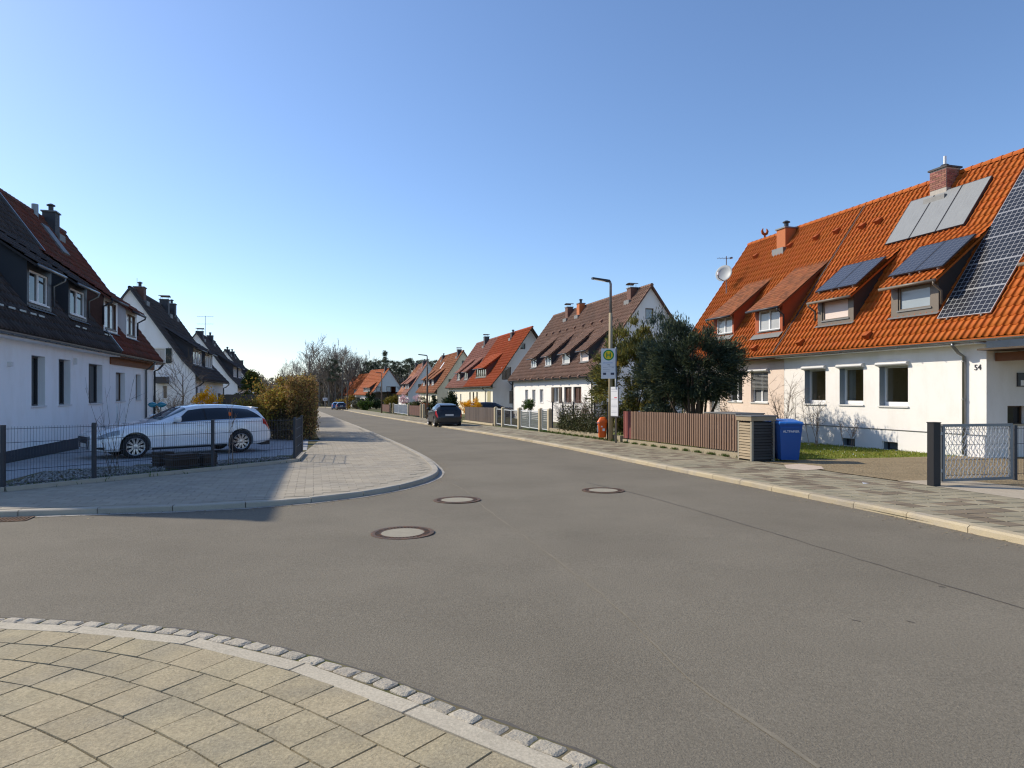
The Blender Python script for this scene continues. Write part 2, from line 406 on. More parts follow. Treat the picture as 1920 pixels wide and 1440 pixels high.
# foreground pavement: setts, kerb stones, slabs
dF = np.r_[0, np.cumsum(np.linalg.norm(np.diff(QF, axis=0), axis=1))]; NF = normals(QF)
fp = MB(); inner = [(3.0,-3.6), (-13.5,-3.6)]
fp.poly([tuple(p) for p in QF[::2]] + inner, fn=lambda x, y: (x, y, zg(y)+0.003))
pav_f = struct(fp.build('pavement', M_JOINT))
def offset_curve(t):
    Q = QF - t*NF
    keep = [0]
    for k in range(1, len(Q)):
        if np.dot(Q[k]-Q[keep[-1]], QF[k]-QF[keep[-1]]) > 0 and np.linalg.norm(Q[k]-Q[keep[-1]]) > .02: keep.append(k)
    Q = Q[keep]; N = NF[keep]; d = np.r_[0, np.cumsum(np.linalg.norm(np.diff(Q, axis=0), axis=1))]
    return Q, N, d
def frow(t0, t1, ln, gap, h1, m, name, jitter=0.0, inset=0.03, tilt=0.002, skew=0.0):
    Q, N, d = offset_curve((t0+t1)/2); s = random.uniform(0, ln)
    def at(s_, t):
        x = np.interp(s_, d, Q[:,0]); y = np.interp(s_, d, Q[:,1]); nx = np.interp(s_, d, N[:,0]); ny = np.interp(s_, d, N[:,1])
        dt = t-(t0+t1)/2; return (float(x-dt*nx), float(y-dt*ny))
    while s < d[-1]-ln:
        l = ln*(1+random.uniform(-jitter, jitter))
        if name == 'paving_slab' and random.random() < 0.07: l = ln*0.5
        j = lambda: random.uniform(-jitter, jitter)*0.06
        p4 = [at(s+gap+j(), t1-gap+j()*.4), at(s+l-gap+j(), t1-gap+j()*.4), at(s+l-gap+j(), t0+gap+j()*.4), at(s+gap+j(), t0+gap+j()*.4)]
        c = np.mean(p4, axis=0)
        if c[1] > 1.6 and abs(c[0]) < 0.95*c[1]+.5:
            if name == 'granite_sett':
                mb = MB(); n = 4; cx, cy = c; top = h1+random.uniform(-.003, .004)
                ring0 = []; ring1 = []; ring2 = []
                for q in range(4):
                    a = np.array(p4[q]); b = np.array(p4[(q+1)%4])
                    for f in (0.12, 0.5, 0.88):
                        p = a+(b-a)*f; p = p + (c-p)*(random.uniform(-.03, .05))
                        ring0.append((p[0], p[1], zg(p[1])-.01)); q1 = p+(c-p)*.05; ring1.append((q1[0], q1[1], zg(p[1])+top-.007+random.uniform(-.002,.002)))
                        q2 = p+(c-p)*.28; ring2.append((q2[0], q2[1], zg(p[1])+top+random.uniform(-.003,.003)))
                mb.v = ring0+ring1+ring2; L = len(ring0)
                for q in range(L):
                    r = (q+1) % L; mb.f += [(q, r, r+L, q+L), (q+L, r+L, r+2*L, q+2*L)]
                mb.f.append(tuple(2*L+q for q in range(L)))
                mb.build(name, m, pav_f, smooth=False)
            else:
                piece(MB(), p4, 0.0, h1, inset, tilt).build(name, m, pav_f)
        s += l
frow(0.010, 0.130, 0.160, 0.005, 0.013, M_SETT, 'granite_sett', 0.12)
frow(0.132, 0.262, 0.96, 0.004, 0.016, M_KERBF, 'kerb_stone', 0.0, 0.012, 0.001)
Q0, N0, d0 = offset_curve(0.266); PITCH = 0.285; DIRX, DIRY = -.62, -.785
def slab_row(k):
    s = random.uniform(0, .29); g_ = .0040
    def at(s_, f):
        x = np.interp(s_, d0, Q0[:,0]); y = np.interp(s_, d0, Q0[:,1])+PITCH*k*DIRY; x += PITCH*k*DIRX; nx = np.interp(s_, d0, N0[:,0]); ny = np.interp(s_, d0, N0[:,1]); dp = max(PITCH*-(DIRX*nx+DIRY*ny), .06)
        t_ = g_+f*(dp-2*g_); return (float(x-nx*t_), float(y-ny*t_))
    while s < d0[-1]-.32:
        l = .29 if random.random() > .07 else .16
        p4 = [at(s+g_, 1), at(s+l-g_, 1), at(s+l-g_, 0), at(s+g_, 0)]; c = np.mean(p4, axis=0); ny = np.interp(s, d0, N0[:,1])
        if 1.6 < c[1] < 6 and abs(c[0]) < 0.95*c[1]+.5 and np.interp(s, d0, N0[:,0])*.62+ny*.785 > .45: piece(MB(), p4, 0.0, 0.016, 0.014, 0.0022).build('paving_slab', M_SLABF, pav_f)
        s += l
for k in range(15): slab_row(k)
t = 9.0
while t < 3.6:
    frow(t, t+0.245, 0.315, 0.0042, 0.016, M_SLABF, 'paving_slab', 0.0, 0.014, 0.0022); t += 0.245
# manholes
M_IRON = mat('cast_iron', (0.11,0.075,0.05), 0.65, var=0.3, scale=20, metal=0.4, c2=(0.20,0.095,0.04), c2scale=14)
M_MHC = mat('manhole_concrete', (0.31,0.28,0.21), 0.9, var=0.2, scale=9, fine=0.3, fscale=150)
def ring(mb, r0, r1, z0, z1, c, n=40):
    mb.lathe([(r0,z0),(r0,z1),(r1,z1),(r1,z0),(r0,z0)], n, c, closed=True)
proto = None
for (px, py, lab) in ((755,1000,'round iron manhole cover with concrete centre, nearest of three in the road'), (857,938,'round iron manhole cover close to the curved pavement corner'), (1131,920,'small looking manhole cover in the middle of the road, farthest of three')):
    x, y = G(px, py)
    if proto is None:
        t_ = thing('manhole_cover', lab, 'manhole cover', (x, y, zg(y)+.002), 0, 'manhole covers in the road')
        a = MB(); ring(a, 0.335, 0.385, -.02, .010, (0,0,0)); ring(a, .262, .275, -.02, .010, (0,0,0)); a.build('frame_ring', M_IRON, t_)
        a = MB()
        for k in range(44):
            w = 2*math.pi*k/44; a.bar((.278*math.cos(w), .278*math.sin(w), .004), (.333*math.cos(w), .333*math.sin(w), .004), .022, .010)
        a.build('vent_ribs', M_IRON, t_); a = MB(); ring(a, .001, .334, -.03, -.004, (0,0,0)); a.build('cover_bed', mat('dark_gap', (.03,.027,.024), .9), t_)
        a = MB(); a.lathe([(.262,-.02),(.262,.007),(.24,.009),(0.0001,.010)], 40); a.build('concrete_centre', M_MHC, t_)
        proto = t_
    else:
        t_ = copy_tree(proto); t_.location = (x, y, zg(y)+.002); t_['label'] = lab
    t_.rotation_euler = (math.atan(SL)*-1, 0, random.random()*3)
# repair seams in the asphalt
def seam(px, w, m, h, name):
    Q = spline([G(*p) for p in px], 0.25); N = normals(Q); a = []; b = []
    for q, n in zip(Q, N):
        ww = w*random.uniform(.35, 1.3); j = random.uniform(-.012, .012); a.append(q+n*(ww/2+j)); b.append(q-n*(ww/2-j))
    struct(road_strip(np.array(b), np.array(a), h).build(name, m))
seam([(850,908),(880,925),(900,945),(975,1000),(1090,1085),(1190,1170),(1290,1270),(1540,1440)], .026, M_SEAL, .0035, 'road_joint')
seam([(1100,905),(1220,933),(1400,985),(1655,1062),(1920,1142)], .022, M_TAR, .0035, 'road_joint')
seam([(625,782),(700,783),(780,784)], .30, M_TAR, .0035, 'road_joint')

for q in ([(1596,1163),(1612,1166)],[(1700,1164),(1716,1168)],[(1760,1099),(1772,1101)]): seam(q, .018, M_TAR, .0035, 'road_mark')
# dark bitumen lip where the asphalt meets the setts
QB = QF[(QF[:,0] > -6) & (QF[:,0] < 2)]; NB = normals(QB); rr = random.Random(4); ia = []; ob = []
for q, n_ in zip(QB, NB): ia.append(q-n_*.006); ob.append(q+n_*(.004+.026*rr.random()**3))
struct(road_strip(np.array(ia), np.array(ob), .0035).build('asphalt_edge', M_TAR))
# grit and leaf crumbs gathered along the kerbs
def grit(at, s0, s1, side, n, seed, m, label):
    rg = np.random.default_rng(seed); V = []; Fc = []
    for k in range(n):
        x, y = at(rg.uniform(s0, s1), side*abs(rg.normal(0, .22))-side*.0); r = rg.uniform(.006, .022); a = rg.uniform(0, 6.28); z = zg(y)+.004; i = len(V)
        for q in range(4): V.append((x+r*rg.uniform(.5,1)*math.cos(a+q*1.57), y+r*rg.uniform(.5,1)*math.sin(a+q*1.57), z+rg.uniform(0,.006)))
        Fc.append((i,i+1,i+2,i+3))
    o = link('grit', np_mesh(np.array(V), np.array(Fc)), m); o['kind'] = 'stuff'; o['label'] = label; o['category'] = 'grit'
M_GRIT = mat('grit', (.26,.20,.12), .95, var=.0, island=.6, hue=.03)
grit(atR, 8, 45, -1, 2600, 41, M_GRIT, 'loose grit and leaf crumbs along the right kerb'); grit(atL, 18, 50, 1, 1900, 42, M_GRIT, 'loose grit along the left corner kerb')

# gully grate at the left kerb
x, y = G(14, 975); gt = thing('gully_grate', 'iron gully grate in the gutter at the left edge of the road', 'drain grate', (x, y, zg(y)+.004), math.atan2(RY, RX))
MB().box(-.27,.27,-.17,.17,-.05,-.02).build('pit', mat('dark_gap', (.03,.027,.024), .9), gt); MB().box(-.27,.27,-.17,-.145,-.02,.008).box(-.27,.27,.145,.17,-.02,.008).box(-.27,-.245,-.1449,.1449,-.02,.008).box(.245,.27,-.1449,.1449,-.02,.008).build('frame', M_IRON, gt)
for k in range(9): MB().box(-.23+k*.052,-.205+k*.052,-.144,.144,-.02,.006).build('bar', M_IRON, gt)
x, y = G(1623, 915); o = MB().quad((-.06,-.03,.0),(.05,-.035,.012),(.06,.03,.004),(-.05,.035,.016)).build('paper_scrap', mat('paper',(.75,.76,.78),.8), None, loc=(x,y,zg(y)+.084)); tag(o, 'scrap of white paper lying on the right pavement', 'litter')
# ------------------------------------------------------------------ house materials
def render_wall(name, c, dirt=(0.90,0.885,0.86)):
    return mat(name, c, 0.9, var=0.035, scale=0.7, fine=0.05, fscale=60, bump=0.25, bscale=90, bdist=0.004, c2=tuple(x*d for x, d in zip(c, dirt)), c2scale=1.6, c2lo=0.48, c2hi=0.78, spec=0.15, stretch=(1,1,.4))
M_WHITE = render_wall('wall_white', (0.83,0.80,0.76))
M_WHITEL = render_wall('wall_white_cool', (0.90,0.89,0.87))
M_PINK = render_wall('wall_pink', (0.78,0.64,0.54))
M_CREAM = render_wall('wall_cream', (0.80,0.75,0.60))
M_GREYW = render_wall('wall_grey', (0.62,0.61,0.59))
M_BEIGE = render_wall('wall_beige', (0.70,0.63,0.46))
M_PLINTH = mat('plinth_anthracite', (0.055,0.058,0.07), 0.8, var=0.15, scale=2)
M_PLW = mat('plinth_white', (0.78,0.76,0.74), 0.85, var=0.05, scale=2, spec=0.2)
def tile_mat(name, c, c2, isl=0.06, rough=0.7, hue=0.003):
    return mat(name, c, rough, var=0.12, scale=1.3, fine=0.12, fscale=25, island=isl, hue=hue, c2=c2, c2scale=0.8, c2lo=0.45, c2hi=0.75, bump=0.2, bscale=60, bdist=0.004, spec=0.18)
M_TORANGE = tile_mat('tile_orange', (0.43,0.108,0.016), (0.36,0.09,0.018))
M_TORANGE2 = tile_mat('tile_orange_old', (0.35,0.085,0.02), (0.30,0.08,0.025))
M_TRED = tile_mat('tile_red', (0.37,0.068,0.016), (0.32,0.062,0.018))
M_TBROWN = tile_mat('tile_brown', (0.215,0.125,0.09), (0.17,0.11,0.085), 0.14)
M_TPINK = tile_mat('tile_faded_pink', (0.29,0.125,0.092), (0.24,0.105,0.08))
M_TRUST = tile_mat('tile_rust', (0.27,0.095,0.038), (0.21,0.085,0.042), 0.2)
M_TDARK = tile_mat('tile_anthracite', (0.058,0.051,0.050), (0.075,0.058,0.050), 0.25)
M_TMIX = tile_mat('tile_red_weathered', (0.15,0.046,0.030), (0.08,0.062,0.048), 0.2)
M_TDORM = tile_mat('tile_plain_weathered', (0.225,0.075,0.028), (0.165,0.066,0.034), 0.32)
M_FWHITE = mat('frame_white', (0.78,0.78,0.77), 0.4, var=0.03)
M_FBROWN = mat('frame_brown', (0.085,0.05,0.03), 0.5, var=0.15, scale=8)
M_FANTH = mat('frame_anthracite', (0.045,0.048,0.055), 0.45, var=0.05)
M_FTAUPE = mat('dormer_taupe_metal', (0.17,0.138,0.105), 0.45, var=0.06, spec=0.4)
M_REVEAL = mat('reveal_shade_bluegrey', (0.25,0.29,0.33), 0.7, var=0.04)  # bluish shade inside the window openings, put into the reveal colour
M_SHADEBOX = mat('shutter_box_grey', (0.60,0.60,0.60), 0.4, var=0.04)
M_SILL = mat('sill_pale', (0.68,0.67,0.65), 0.45, var=0.05)
M_ZINC = mat('zinc', (0.22,0.23,0.235), 0.38, var=0.2, scale=4, metal=0.75)
M_DARKM = mat('dark_metal', (0.05,0.05,0.055), 0.45, var=0.1, metal=0.3)
M_WOODB = mat('beam_brown', (0.19,0.075,0.03), 0.65, var=0.2, scale=6)
M_LEAD = mat('lead_flashing', (0.19,0.19,0.185), 0.6, var=0.15, metal=0.3)
M_BRICK = mat('brick_red', (0.27,0.115,0.085), 0.85, var=0.15, scale=20, island=0.25, hue=0.015)
M_MORTAR = mat('mortar', (0.42,0.38,0.33), 0.9, var=0.15, scale=12)
M_CHDARK = mat('chimney_slate', (0.06,0.06,0.065), 0.7, var=0.2, scale=6, fine=0.2, fscale=20)
M_CHOR = mat('chimney_orange', (0.45,0.135,0.04), 0.7, var=0.12, scale=8, fine=0.12, fscale=15)
M_CHBR = mat('chimney_brown', (0.15,0.075,0.055), 0.8, var=0.2, scale=9, fine=0.25, fscale=22)
def glass(name, c, rough=0.03, spec=0.6, var=0.3, scale=1.4):
    return mat(name, c, rough, var=var, scale=scale, spec=spec)  # noise in the pane colour stands in for uneven reflections
M_GLASS = glass('glass_dark', (0.020,0.022,0.024)); M_GLOLIVE = glass('glass_olive_room', (0.06,0.055,0.035), 0.04, 0.45)
M_GLCURT = glass('glass_curtain', (0.42,0.42,0.41), 0.08, 0.5, 0.12, 5.0); M_GLSKY = glass('glass_painted_sky', (0.30,0.34,0.36), 0.06, 0.5, 0.1)  # M_GLSKY: sky reflection painted as a pale pane colour
M_GLGREY = glass('glass_grey_curtain', (0.17,0.18,0.19), 0.06, 0.5, 0.2, 3.0); M_GLRED = glass('glass_redbrown', (0.10,0.055,0.042), 0.1, 0.4, 0.3, 4.0)
def clear_glass():
    m, nt, N, K, P = nodes_of('glass_clear'); t = N.new('ShaderNodeBsdfTransparent'); t.inputs[0].default_value = (.86,.88,.87,1); g = N.new('ShaderNodeBsdfGlossy'); g.inputs['Roughness'].default_value = .02
    lw_ = N.new('ShaderNodeLayerWeight'); lw_.inputs[0].default_value = .25; fr = N.new('ShaderNodeMapRange'); fr.inputs[3].default_value = .04; fr.inputs[4].default_value = .5; K.new(lw_.outputs['Facing'], fr.inputs[0]); mx = N.new('ShaderNodeMixShader'); K.new(fr.outputs[0], mx.inputs[0]); K.new(t.outputs[0], mx.inputs[1]); K.new(g.outputs[0], mx.inputs[2])
    K.new(mx.outputs[0], [n for n in N if n.type == 'OUTPUT_MATERIAL'][0].inputs['Surface']); return m
M_CLEAR = clear_glass(); M_ROOM = mat('room_wall', (.55,.48,.32), .9, var=.15, scale=1.5); M_CURT = mat('curtain_net', (.55,.54,.50), .9, var=.15, scale=8, stretch=(6,1,.3), trans=.4)
M_BLIND = mat('blind_peach', (0.72,0.60,0.53), 0.6, var=0.03, stretch=(1,1,30)); M_BLINDG = mat('blind_slat_grey', (0.30,0.30,0.29), 0.5, var=0.1)
M_SHUT = mat('shutter_dark_brown', (0.075,0.05,0.03), 0.6, var=0.2, scale=6)
M_SHUTG = mat('shutter_dark_green', (0.02,0.035,0.032), 0.6, var=0.2)
# ------------------------------------------------------------------ roof tiles
XS = np.array([0,.06,.15,.25,.31,.335,.62,1.0]); HS = np.array([.25,.75,1.0,.80,.30,.0,.0,.22])
def tile_verts(w, l, amp=0.052, lift=0.034, thick=0.03):
    v = []
    for row in range(3):
        for x, h in zip(XS, HS):
            if row == 0: v.append((x*w, 0.0, h*amp+lift-thick-.006))
            elif row == 1: v.append((x*w, 0.0, h*amp+lift))
            else: v.append((x*w, l, h*amp+.003))
    n = len(XS); f = []
    for r in range(2):
        for k in range(n-1):
            i = r*n+k; f.append((i, i+1, i+1+n, i+n))
    return np.array(v), np.array(f)
def flat_tile(w, l, amp=0, lift=0.02, thick=0.016):
    g = 0.006
    v = [(g,0,lift-thick),(w-g,0,lift-thick),(g,0,lift),(w-g,0,lift),(g,l,.003),(w-g,l,.003)]
    return np.array(v), np.array([(0,1,3,2),(2,3,5,4)])
def prof_len(p):
    d = [0]
    for k in range(1, len(p)): d.append(d[-1]+math.hypot(p[k][0]-p[k-1][0], p[k][1]-p[k-1][1]))
    return d
def prof_at(p, d, s):
    return np.interp(s, d, [q[0] for q in p]), np.interp(s, d, [q[1] for q in p])
class Field:
    """rows of roof tiles on a profile (list of (y, z) from the eave up), between x0 and x1"""
    def __init__(f, prof, x0, x1, w, l, shape=tile_verts, skip=None):
        f.prof = prof; f.x0 = x0; f.w = (x1-x0)/max(1, round((x1-x0)/w)); f.d = prof_len(prof); S = f.d[-1]
        f.nr = max(1, round(S/l)); f.l = S/f.nr; f.nc = round((x1-x0)/f.w); f.tv, f.tf = shape(f.w*1.02, f.l*1.04); f.skip = skip
    def frames(f):
        out = []
        for r in range(f.nr):
            s0 = r*f.l; s1 = s0+f.l
            y0, z0 = prof_at(f.prof, f.d, s0); y1, z1 = prof_at(f.prof, f.d, s1); ang = math.atan2(z1-z0, y1-y0)
            for c in range(f.nc):
                x = f.x0+c*f.w
                if f.skip and f.skip(x+f.w/2, (y0+y1)/2, (z0+z1)/2): continue
                out.append((x, float(y0), float(z0), ang))
        return out
    def joined(f, frames, jit=0.004):
        n = len(frames)
        if n == 0: return None
        A = np.array(frames); tv = f.tv; nv = len(tv)
        ca, sa = np.cos(A[:,3]), np.sin(A[:,3]); h = RNG.uniform(0, jit, n)
        V = np.empty((n, nv, 3)); V[:,:,0] = A[:,0,None]+tv[None,:,0]
        tz = tv[None,:,2]+h[:,None]
        V[:,:,1] = A[:,1,None]+tv[None,:,1]*ca[:,None]-tz*sa[:,None]; V[:,:,2] = A[:,2,None]+tv[None,:,1]*sa[:,None]+tz*ca[:,None]
        Fc = (f.tf[None]+ (np.arange(n)*nv)[:,None,None]).reshape(-1, f.tf.shape[1])
        return np_mesh(V.reshape(-1,3), Fc)
    def single(f): return np_mesh(f.tv, f.tf)
# ------------------------------------------------------------------ houses
class House:
    def __init__(h, name, label, side, a0, b, L, W, eave, ridge, ov=0.45, kick=None, go=0.18, rot=0.0, cat='house', group=None, xy=None):
        h.L = L; h.W = W; h.side = side
        x, y = xy if xy else AB(a0, b)
        h.rz = (math.atan2(-UY, -UX) if side == 'R' else math.atan2(UY, UX)) + rot
        dx, dy = math.cos(h.rz), math.sin(h.rz)
        h.z0 = zg(y+dy*L/2)+0.05; h.o = Vector((x, y, h.z0))
        h.root = thing(name, label, cat, (x, y, h.z0), h.rz, group)
        h.ze = eave-h.z0; h.zr = ridge-h.z0; h.ov = ov; h.go = go
        h.R = Matrix.Rotation(-h.rz, 3, 'Z')
        run = W/2+ov; rise = h.zr-h.ze
        if kick:          # lower part of the slope is flatter
            ky, kf = kick; h.prof = [(-ov, h.ze), (ky, h.ze+(ky+ov)/run*rise*kf), (W/2, h.zr)]
        else: h.prof = [(-ov, h.ze), (W/2, h.zr)]
    def ray(h, px, py):
        o = h.R @ (Vector((0,0,CZ))-h.o); d = h.R @ Vector(((px-CX)/F, 1.0, (HY-py)/F)); return o, d
    def at(h, px, py, y=0.0):           # facade coordinates seen at a photo pixel
        o, d = h.ray(px, py); t = (y-o.y)/d.y; p = o+d*t; return p.x, p.z
    def onroof(h, px, py, lift=0.0):
        o, d = h.ray(px, py); best = None
        for (y0,z0),(y1,z1) in zip(h.prof[:-1], h.prof[1:]):
            k = (z1-z0)/(y1-y0); t = (z0+lift+k*(o.y*-1+0)+k*0-o.z + k*(2*o.y) - k*y0)/(d.z-k*d.y) if abs(d.z-k*d.y) > 1e-9 else -1
            # z = z0 + lift + k (y - y0)  with y = o.y + t d.y, z = o.z + t d.z
            t = (z0+lift+k*(o.y-y0)-o.z)/(d.z-k*d.y)
            p = o+d*t; best = p
            if y0-1e-6 <= p.y <= y1+1e-6: return p
        return best
    def zroof(h, y): return float(np.interp(y, [p[0] for p in h.prof], [p[1] for p in h.prof]))
    def yroof(h, z): return float(np.interp(z, [p[1] for p in h.prof], [p[0] for p in h.prof]))
    # --- planes: (s, n, z) -> local
    def plane(h, which):
        if which == 'front': return lambda s, n, z: (s, n, z)
        if which == 'right': return lambda s, n, z: (h.L-n, s, z)
        if which == 'left': return lambda s, n, z: (n, h.W-s, z)
    def gable_poly(h, zb=-0.4):
        pr = [(y, z-0.10) for y, z in h.prof if y > 0.01]
        y0 = 0.0; e = (0.0, h.zroof(0.0)-0.10)
        front = [(0.0, zb), (h.W, zb), (h.W, e[1])]
        up = [(h.W-y, z) for y, z in pr][:-1] + [(h.W/2, h.zr-0.12)] + pr[:-1][::-1] + [e]
        return front + up
    def wall(h, which, m, holes=(), depth=0.16, outline=None, reveal=None, zb=-0.4, name='wall'):
        fn = h.plane(which); top = h.zroof(0.0)-0.11
        if outline is None: outline = [(0,zb),(h.L,zb),(h.L,top),(0,top)] if which == 'front' else h.gable_poly(zb)
        hl = [[(a,c),(b,c),(b,d),(a,d)] for a,b,c,d in holes]
        mb = MB(); mb.poly(outline, hl, fn=lambda s, z: fn(s, 0.0, z)); rv = MB(); rvs = []
        for a,b,c,d in holes:
            for p, q in (((a,c),(b,c)),((b,c),(b,d)),((b,d),(a,d)),((a,d),(a,c))):
                (rv if reveal else mb).quad(fn(p[0],0,p[1]), fn(p[0],depth,p[1]), fn(q[0],depth,q[1]), fn(q[0],0,q[1]))
            if reveal: rvs.append(rv); rv = MB()
        w = mb.build(name, m, h.root)
        for r_ in rvs: r_.build('reveal', reveal, w)
        return w
    def window(h, which, r, depth=0.16, fm=None, pane=None, mull=(0.5,), trans=(), fw=0.055, sill=True, sillm=None, box=None, parent=None, name='window', blinds=None, shutters=None, bare=False):
        fn = h.plane(which) if isinstance(which, str) else which
        fm = fm or M_FWHITE; pane = pane or M_GLASS; a,b,c,d = r; par = parent or h.root
        def bx(mb, s0,s1,n0,n1,z0,z1):
            p, q = fn(s0,n0,z0), fn(s1,n1,z1); mb.box(p[0],q[0],p[1],q[1],p[2],q[2])
        mb = MB(); n0, n1 = depth-.075, depth+.004
        bx(mb,a,a+fw,n0,n1,c,d); bx(mb,b-fw,b,n0,n1,c,d); bx(mb,a+fw,b-fw,n0,n1,c,c+fw); bx(mb,a+fw,b-fw,n0,n1,d-fw,d)
        for f in mull: x = a+(b-a)*f; bx(mb,x-fw*.75,x+fw*.75,n0+.005,n1,c+fw,d-fw)
        for f in trans: z = c+(d-c)*f; bx(mb,a+fw,b-fw,n0+.01,n1,z-.025,z+.025)
        w = mb.build(name, fm, par)
        sub = w if parent is None else parent
        pm = MB(); bx(pm,a+fw*.8,b-fw*.8,depth-.03,depth-.018,c+fw*.8,d-fw*.8); pm.build('pane', pane, sub)
        if sill:
            sm = MB(); bx(sm,a-.03,b+.03,-.045,depth-.07,c-.035,c+.012); sm.build('sill', sillm or M_SILL, sub)
        if box:
            bm = MB(); hz = box
            p, q = fn(a-.05,-.14,d+.0), fn(b+.05,.0,d+hz)
            s0,s1 = a-.05,b+.05; n = 8
            ring_pts = [(0.0,d-.01)]+[(-.15*math.sin(t)*1.0, d+hz/2-hz/2*math.cos(t)) for t in np.linspace(.35,math.pi,n)]+[(0.0,d+hz)]
            for k in range(len(ring_pts)-1):
                (n0_,z0_),(n1_,z1_) = ring_pts[k], ring_pts[k+1]
                bm.quad(fn(s0,n0_,z0_), fn(s1,n0_,z0_), fn(s1,n1_,z1_), fn(s0,n1_,z1_))
            for s_ in (s0, s1): bm.quad(*[fn(s_, n_, z_) for n_, z_ in ring_pts])
            bm.build('shutter_box', M_SHADEBOX if fm is not M_FANTH else M_DARKM, sub)
        if blinds:
            z = d-.03; lo = c+(d-c)*(1-blinds); sm = MB()
            while z > lo: bx(sm,a+.03,b-.03,.03,.075,z-.018,z); z -= .055
            sm.build('blind_slats', M_BLINDG, sub)
        if shutters:
            for s0, s1 in ((a-(b-a)*.55, a-.02), (b+.02, b+(b-a)*.55)):
                sm = MB(); bx(sm,s0,s1,-.06,-.015,c,d)
                for k in range(6):
                    z = c+.08+(d-c-.16)*k/6; bx(sm,s0+.06,s1-.06,-.068,-.055,z,z+(d-c-.16)/6*.7)
                sm.build('shutter', shutters, sub)
        return w
    def roof(h, m, tw=0.21, tl=0.34, nind=0, shape=tile_verts, x0=None, x1=None, skip=None, ridge_single=False, vm=None, back=None, side_over=None):
        x0 = -h.go if x0 is None else x0; x1 = h.L+h.go if x1 is None else x1
        th = 0.10; mb = MB(); P = [(y, z-.012) for y, z in h.prof]; Pb = [(h.W-y, z) for y, z in P][::-1][1:]
        top = P+Pb; bot = [(y, z-th) for y, z in top]
        for k in range(len(top)-1):
            (ya,za),(yb,zb) = top[k], top[k+1]; (yc,zc),(yd,zd) = bot[k], bot[k+1]
            mb.quad((x0,ya,za),(x1,ya,za),(x1,yb,zb),(x0,yb,zb)); mb.quad((x0,yd,zd),(x1,yd,zd),(x1,yc,zc),(x0,yc,zc))
            for x, s in ((x0,1),(x1,-1)):
                q = [(x,ya,za),(x,yb,zb),(x,yd,zd),(x,yc,zc)]; mb.quad(*(q if s > 0 else q[::-1]))
        mb.quad((x0,top[0][0],top[0][1]),(x0,bot[0][0],bot[0][1]),(x1,bot[0][0],bot[0][1]),(x1,top[0][0],top[0][1]))
        ro = mb.build('roof', vm or m, h.root)
        f = Field(h.prof, x0, x1, tw, tl, shape, skip); fr = f.frames()
        if nind:
            c = h.R @ (Vector((0,0,CZ))-h.o)
            def seen(q):
                wp = Matrix.Rotation(h.rz, 3, 'Z') @ Vector((q[0]+.1, q[1]+.1, q[2]+.1)) + h.o
                px = 960+1280*wp.x/wp.y; py = 737-1280*(wp.z-CZ)/wp.y
                return (0 if (-5 < px < 1925 and py > 0) else 1)
            fr.sort(key=lambda q: (seen(q), (q[0]-c.x)**2+(q[1]-c.y)**2+(q[2]-c.z)**2))
            me = f.single()
            for q in fr[:nind]: link('roof_tile', me, m, ro, loc=q[:3], rot=(q[3]+random.uniform(-.006,.006), random.uniform(-.004,.004), 0))
            fr = fr[nind:]
        jm = f.joined(fr)
        if jm: link('roof_tiles', jm, m, ro, kind='stuff')
        # ridge tiles
        n = max(3, round((x1-x0)/0.36)); rm = MB(); step = (x1-x0)/n
        for k in range(n):
            r0, r1 = .105, .125; xa = x0+k*step; xb = xa+step*1.06; z = h.zr+.0
            arc = np.linspace(math.radians(-20), math.radians(200), 8); i = len(rm.v)
            for t in arc: rm.v.append((xa, h.W/2+r0*math.cos(t), z+r0*math.sin(t)))
            for t in arc: rm.v.append((xb, h.W/2+r1*math.cos(t), z+r1*math.sin(t)))
            for q in range(7): rm.f.append((i+q, i+q+1, i+q+9, i+q+8))
            rm.f.append(tuple(i+8+q for q in range(8)))
            if ridge_single: rm.build('ridge_tile', m, ro); rm = MB()
        if not ridge_single: rm.build('ridge_tiles', m, ro, kind='stuff')
        h.roof_o = ro; return ro
    def gutter(h, x0=None, x1=None, m=None, r=0.065):
        x0 = -h.go if x0 is None else x0; x1 = h.L+h.go if x1 is None else x1
        y, z = h.prof[0]; y -= r*.7; z -= .05; mb = MB(); n = 9
        out = [(r*math.cos(t), r*math.sin(t)) for t in np.linspace(math.pi, 2*math.pi, n)]
        inn = [(.85*a, .85*b) for a, b in out][::-1]; ring_ = out+inn; k = len(ring_)
        for i in range(k):
            a, b = ring_[i], ring_[(i+1) % k]; mb.quad((x0,y+a[0],z+a[1]),(x0,y+b[0],z+b[1]),(x1,y+b[0],z+b[1]),(x1,y+a[0],z+a[1]))
        mb.quad(*[(x0,y+a,z+b) for a, b in out]); mb.quad(*[(x1,y+a,z+b) for a, b in out])
        for q in np.arange(x0+.3, x1, .8): mb.box(q-.012,q+.012,y-r-.004,y+r,z-.006-r,z+.012-r)
        return mb.build('gutter', m or M_ZINC, h.root)
    def downpipe(h, x, m=None, zb=0.0, r=0.045):
        y, z = h.prof[0]; y -= r*.7; z -= .11
        mb = MB().tube([(x,y,z),(x,y,z-.06),(x,y*.5-.03,z-.26),(x,-.07,z-.36),(x,-.07,zb)], r, 10)
        for q in (z-.5, (z+zb)/2, zb+.3): mb.tube([(x,-.07,q-.015),(x,-.07,q+.015)], r*1.25, 10)
        return mb.build('downpipe', m or M_ZINC, h.root, smooth=True)
    def fascia(h, m, w=0.16):
        y, z = h.prof[0]; mb = MB(); mb.box(-h.go+.004, h.L+h.go-.004, y+.02, .0, h.zroof(0)-.30, h.zroof(0)-.27)
        return mb.build('soffit', m, h.root)
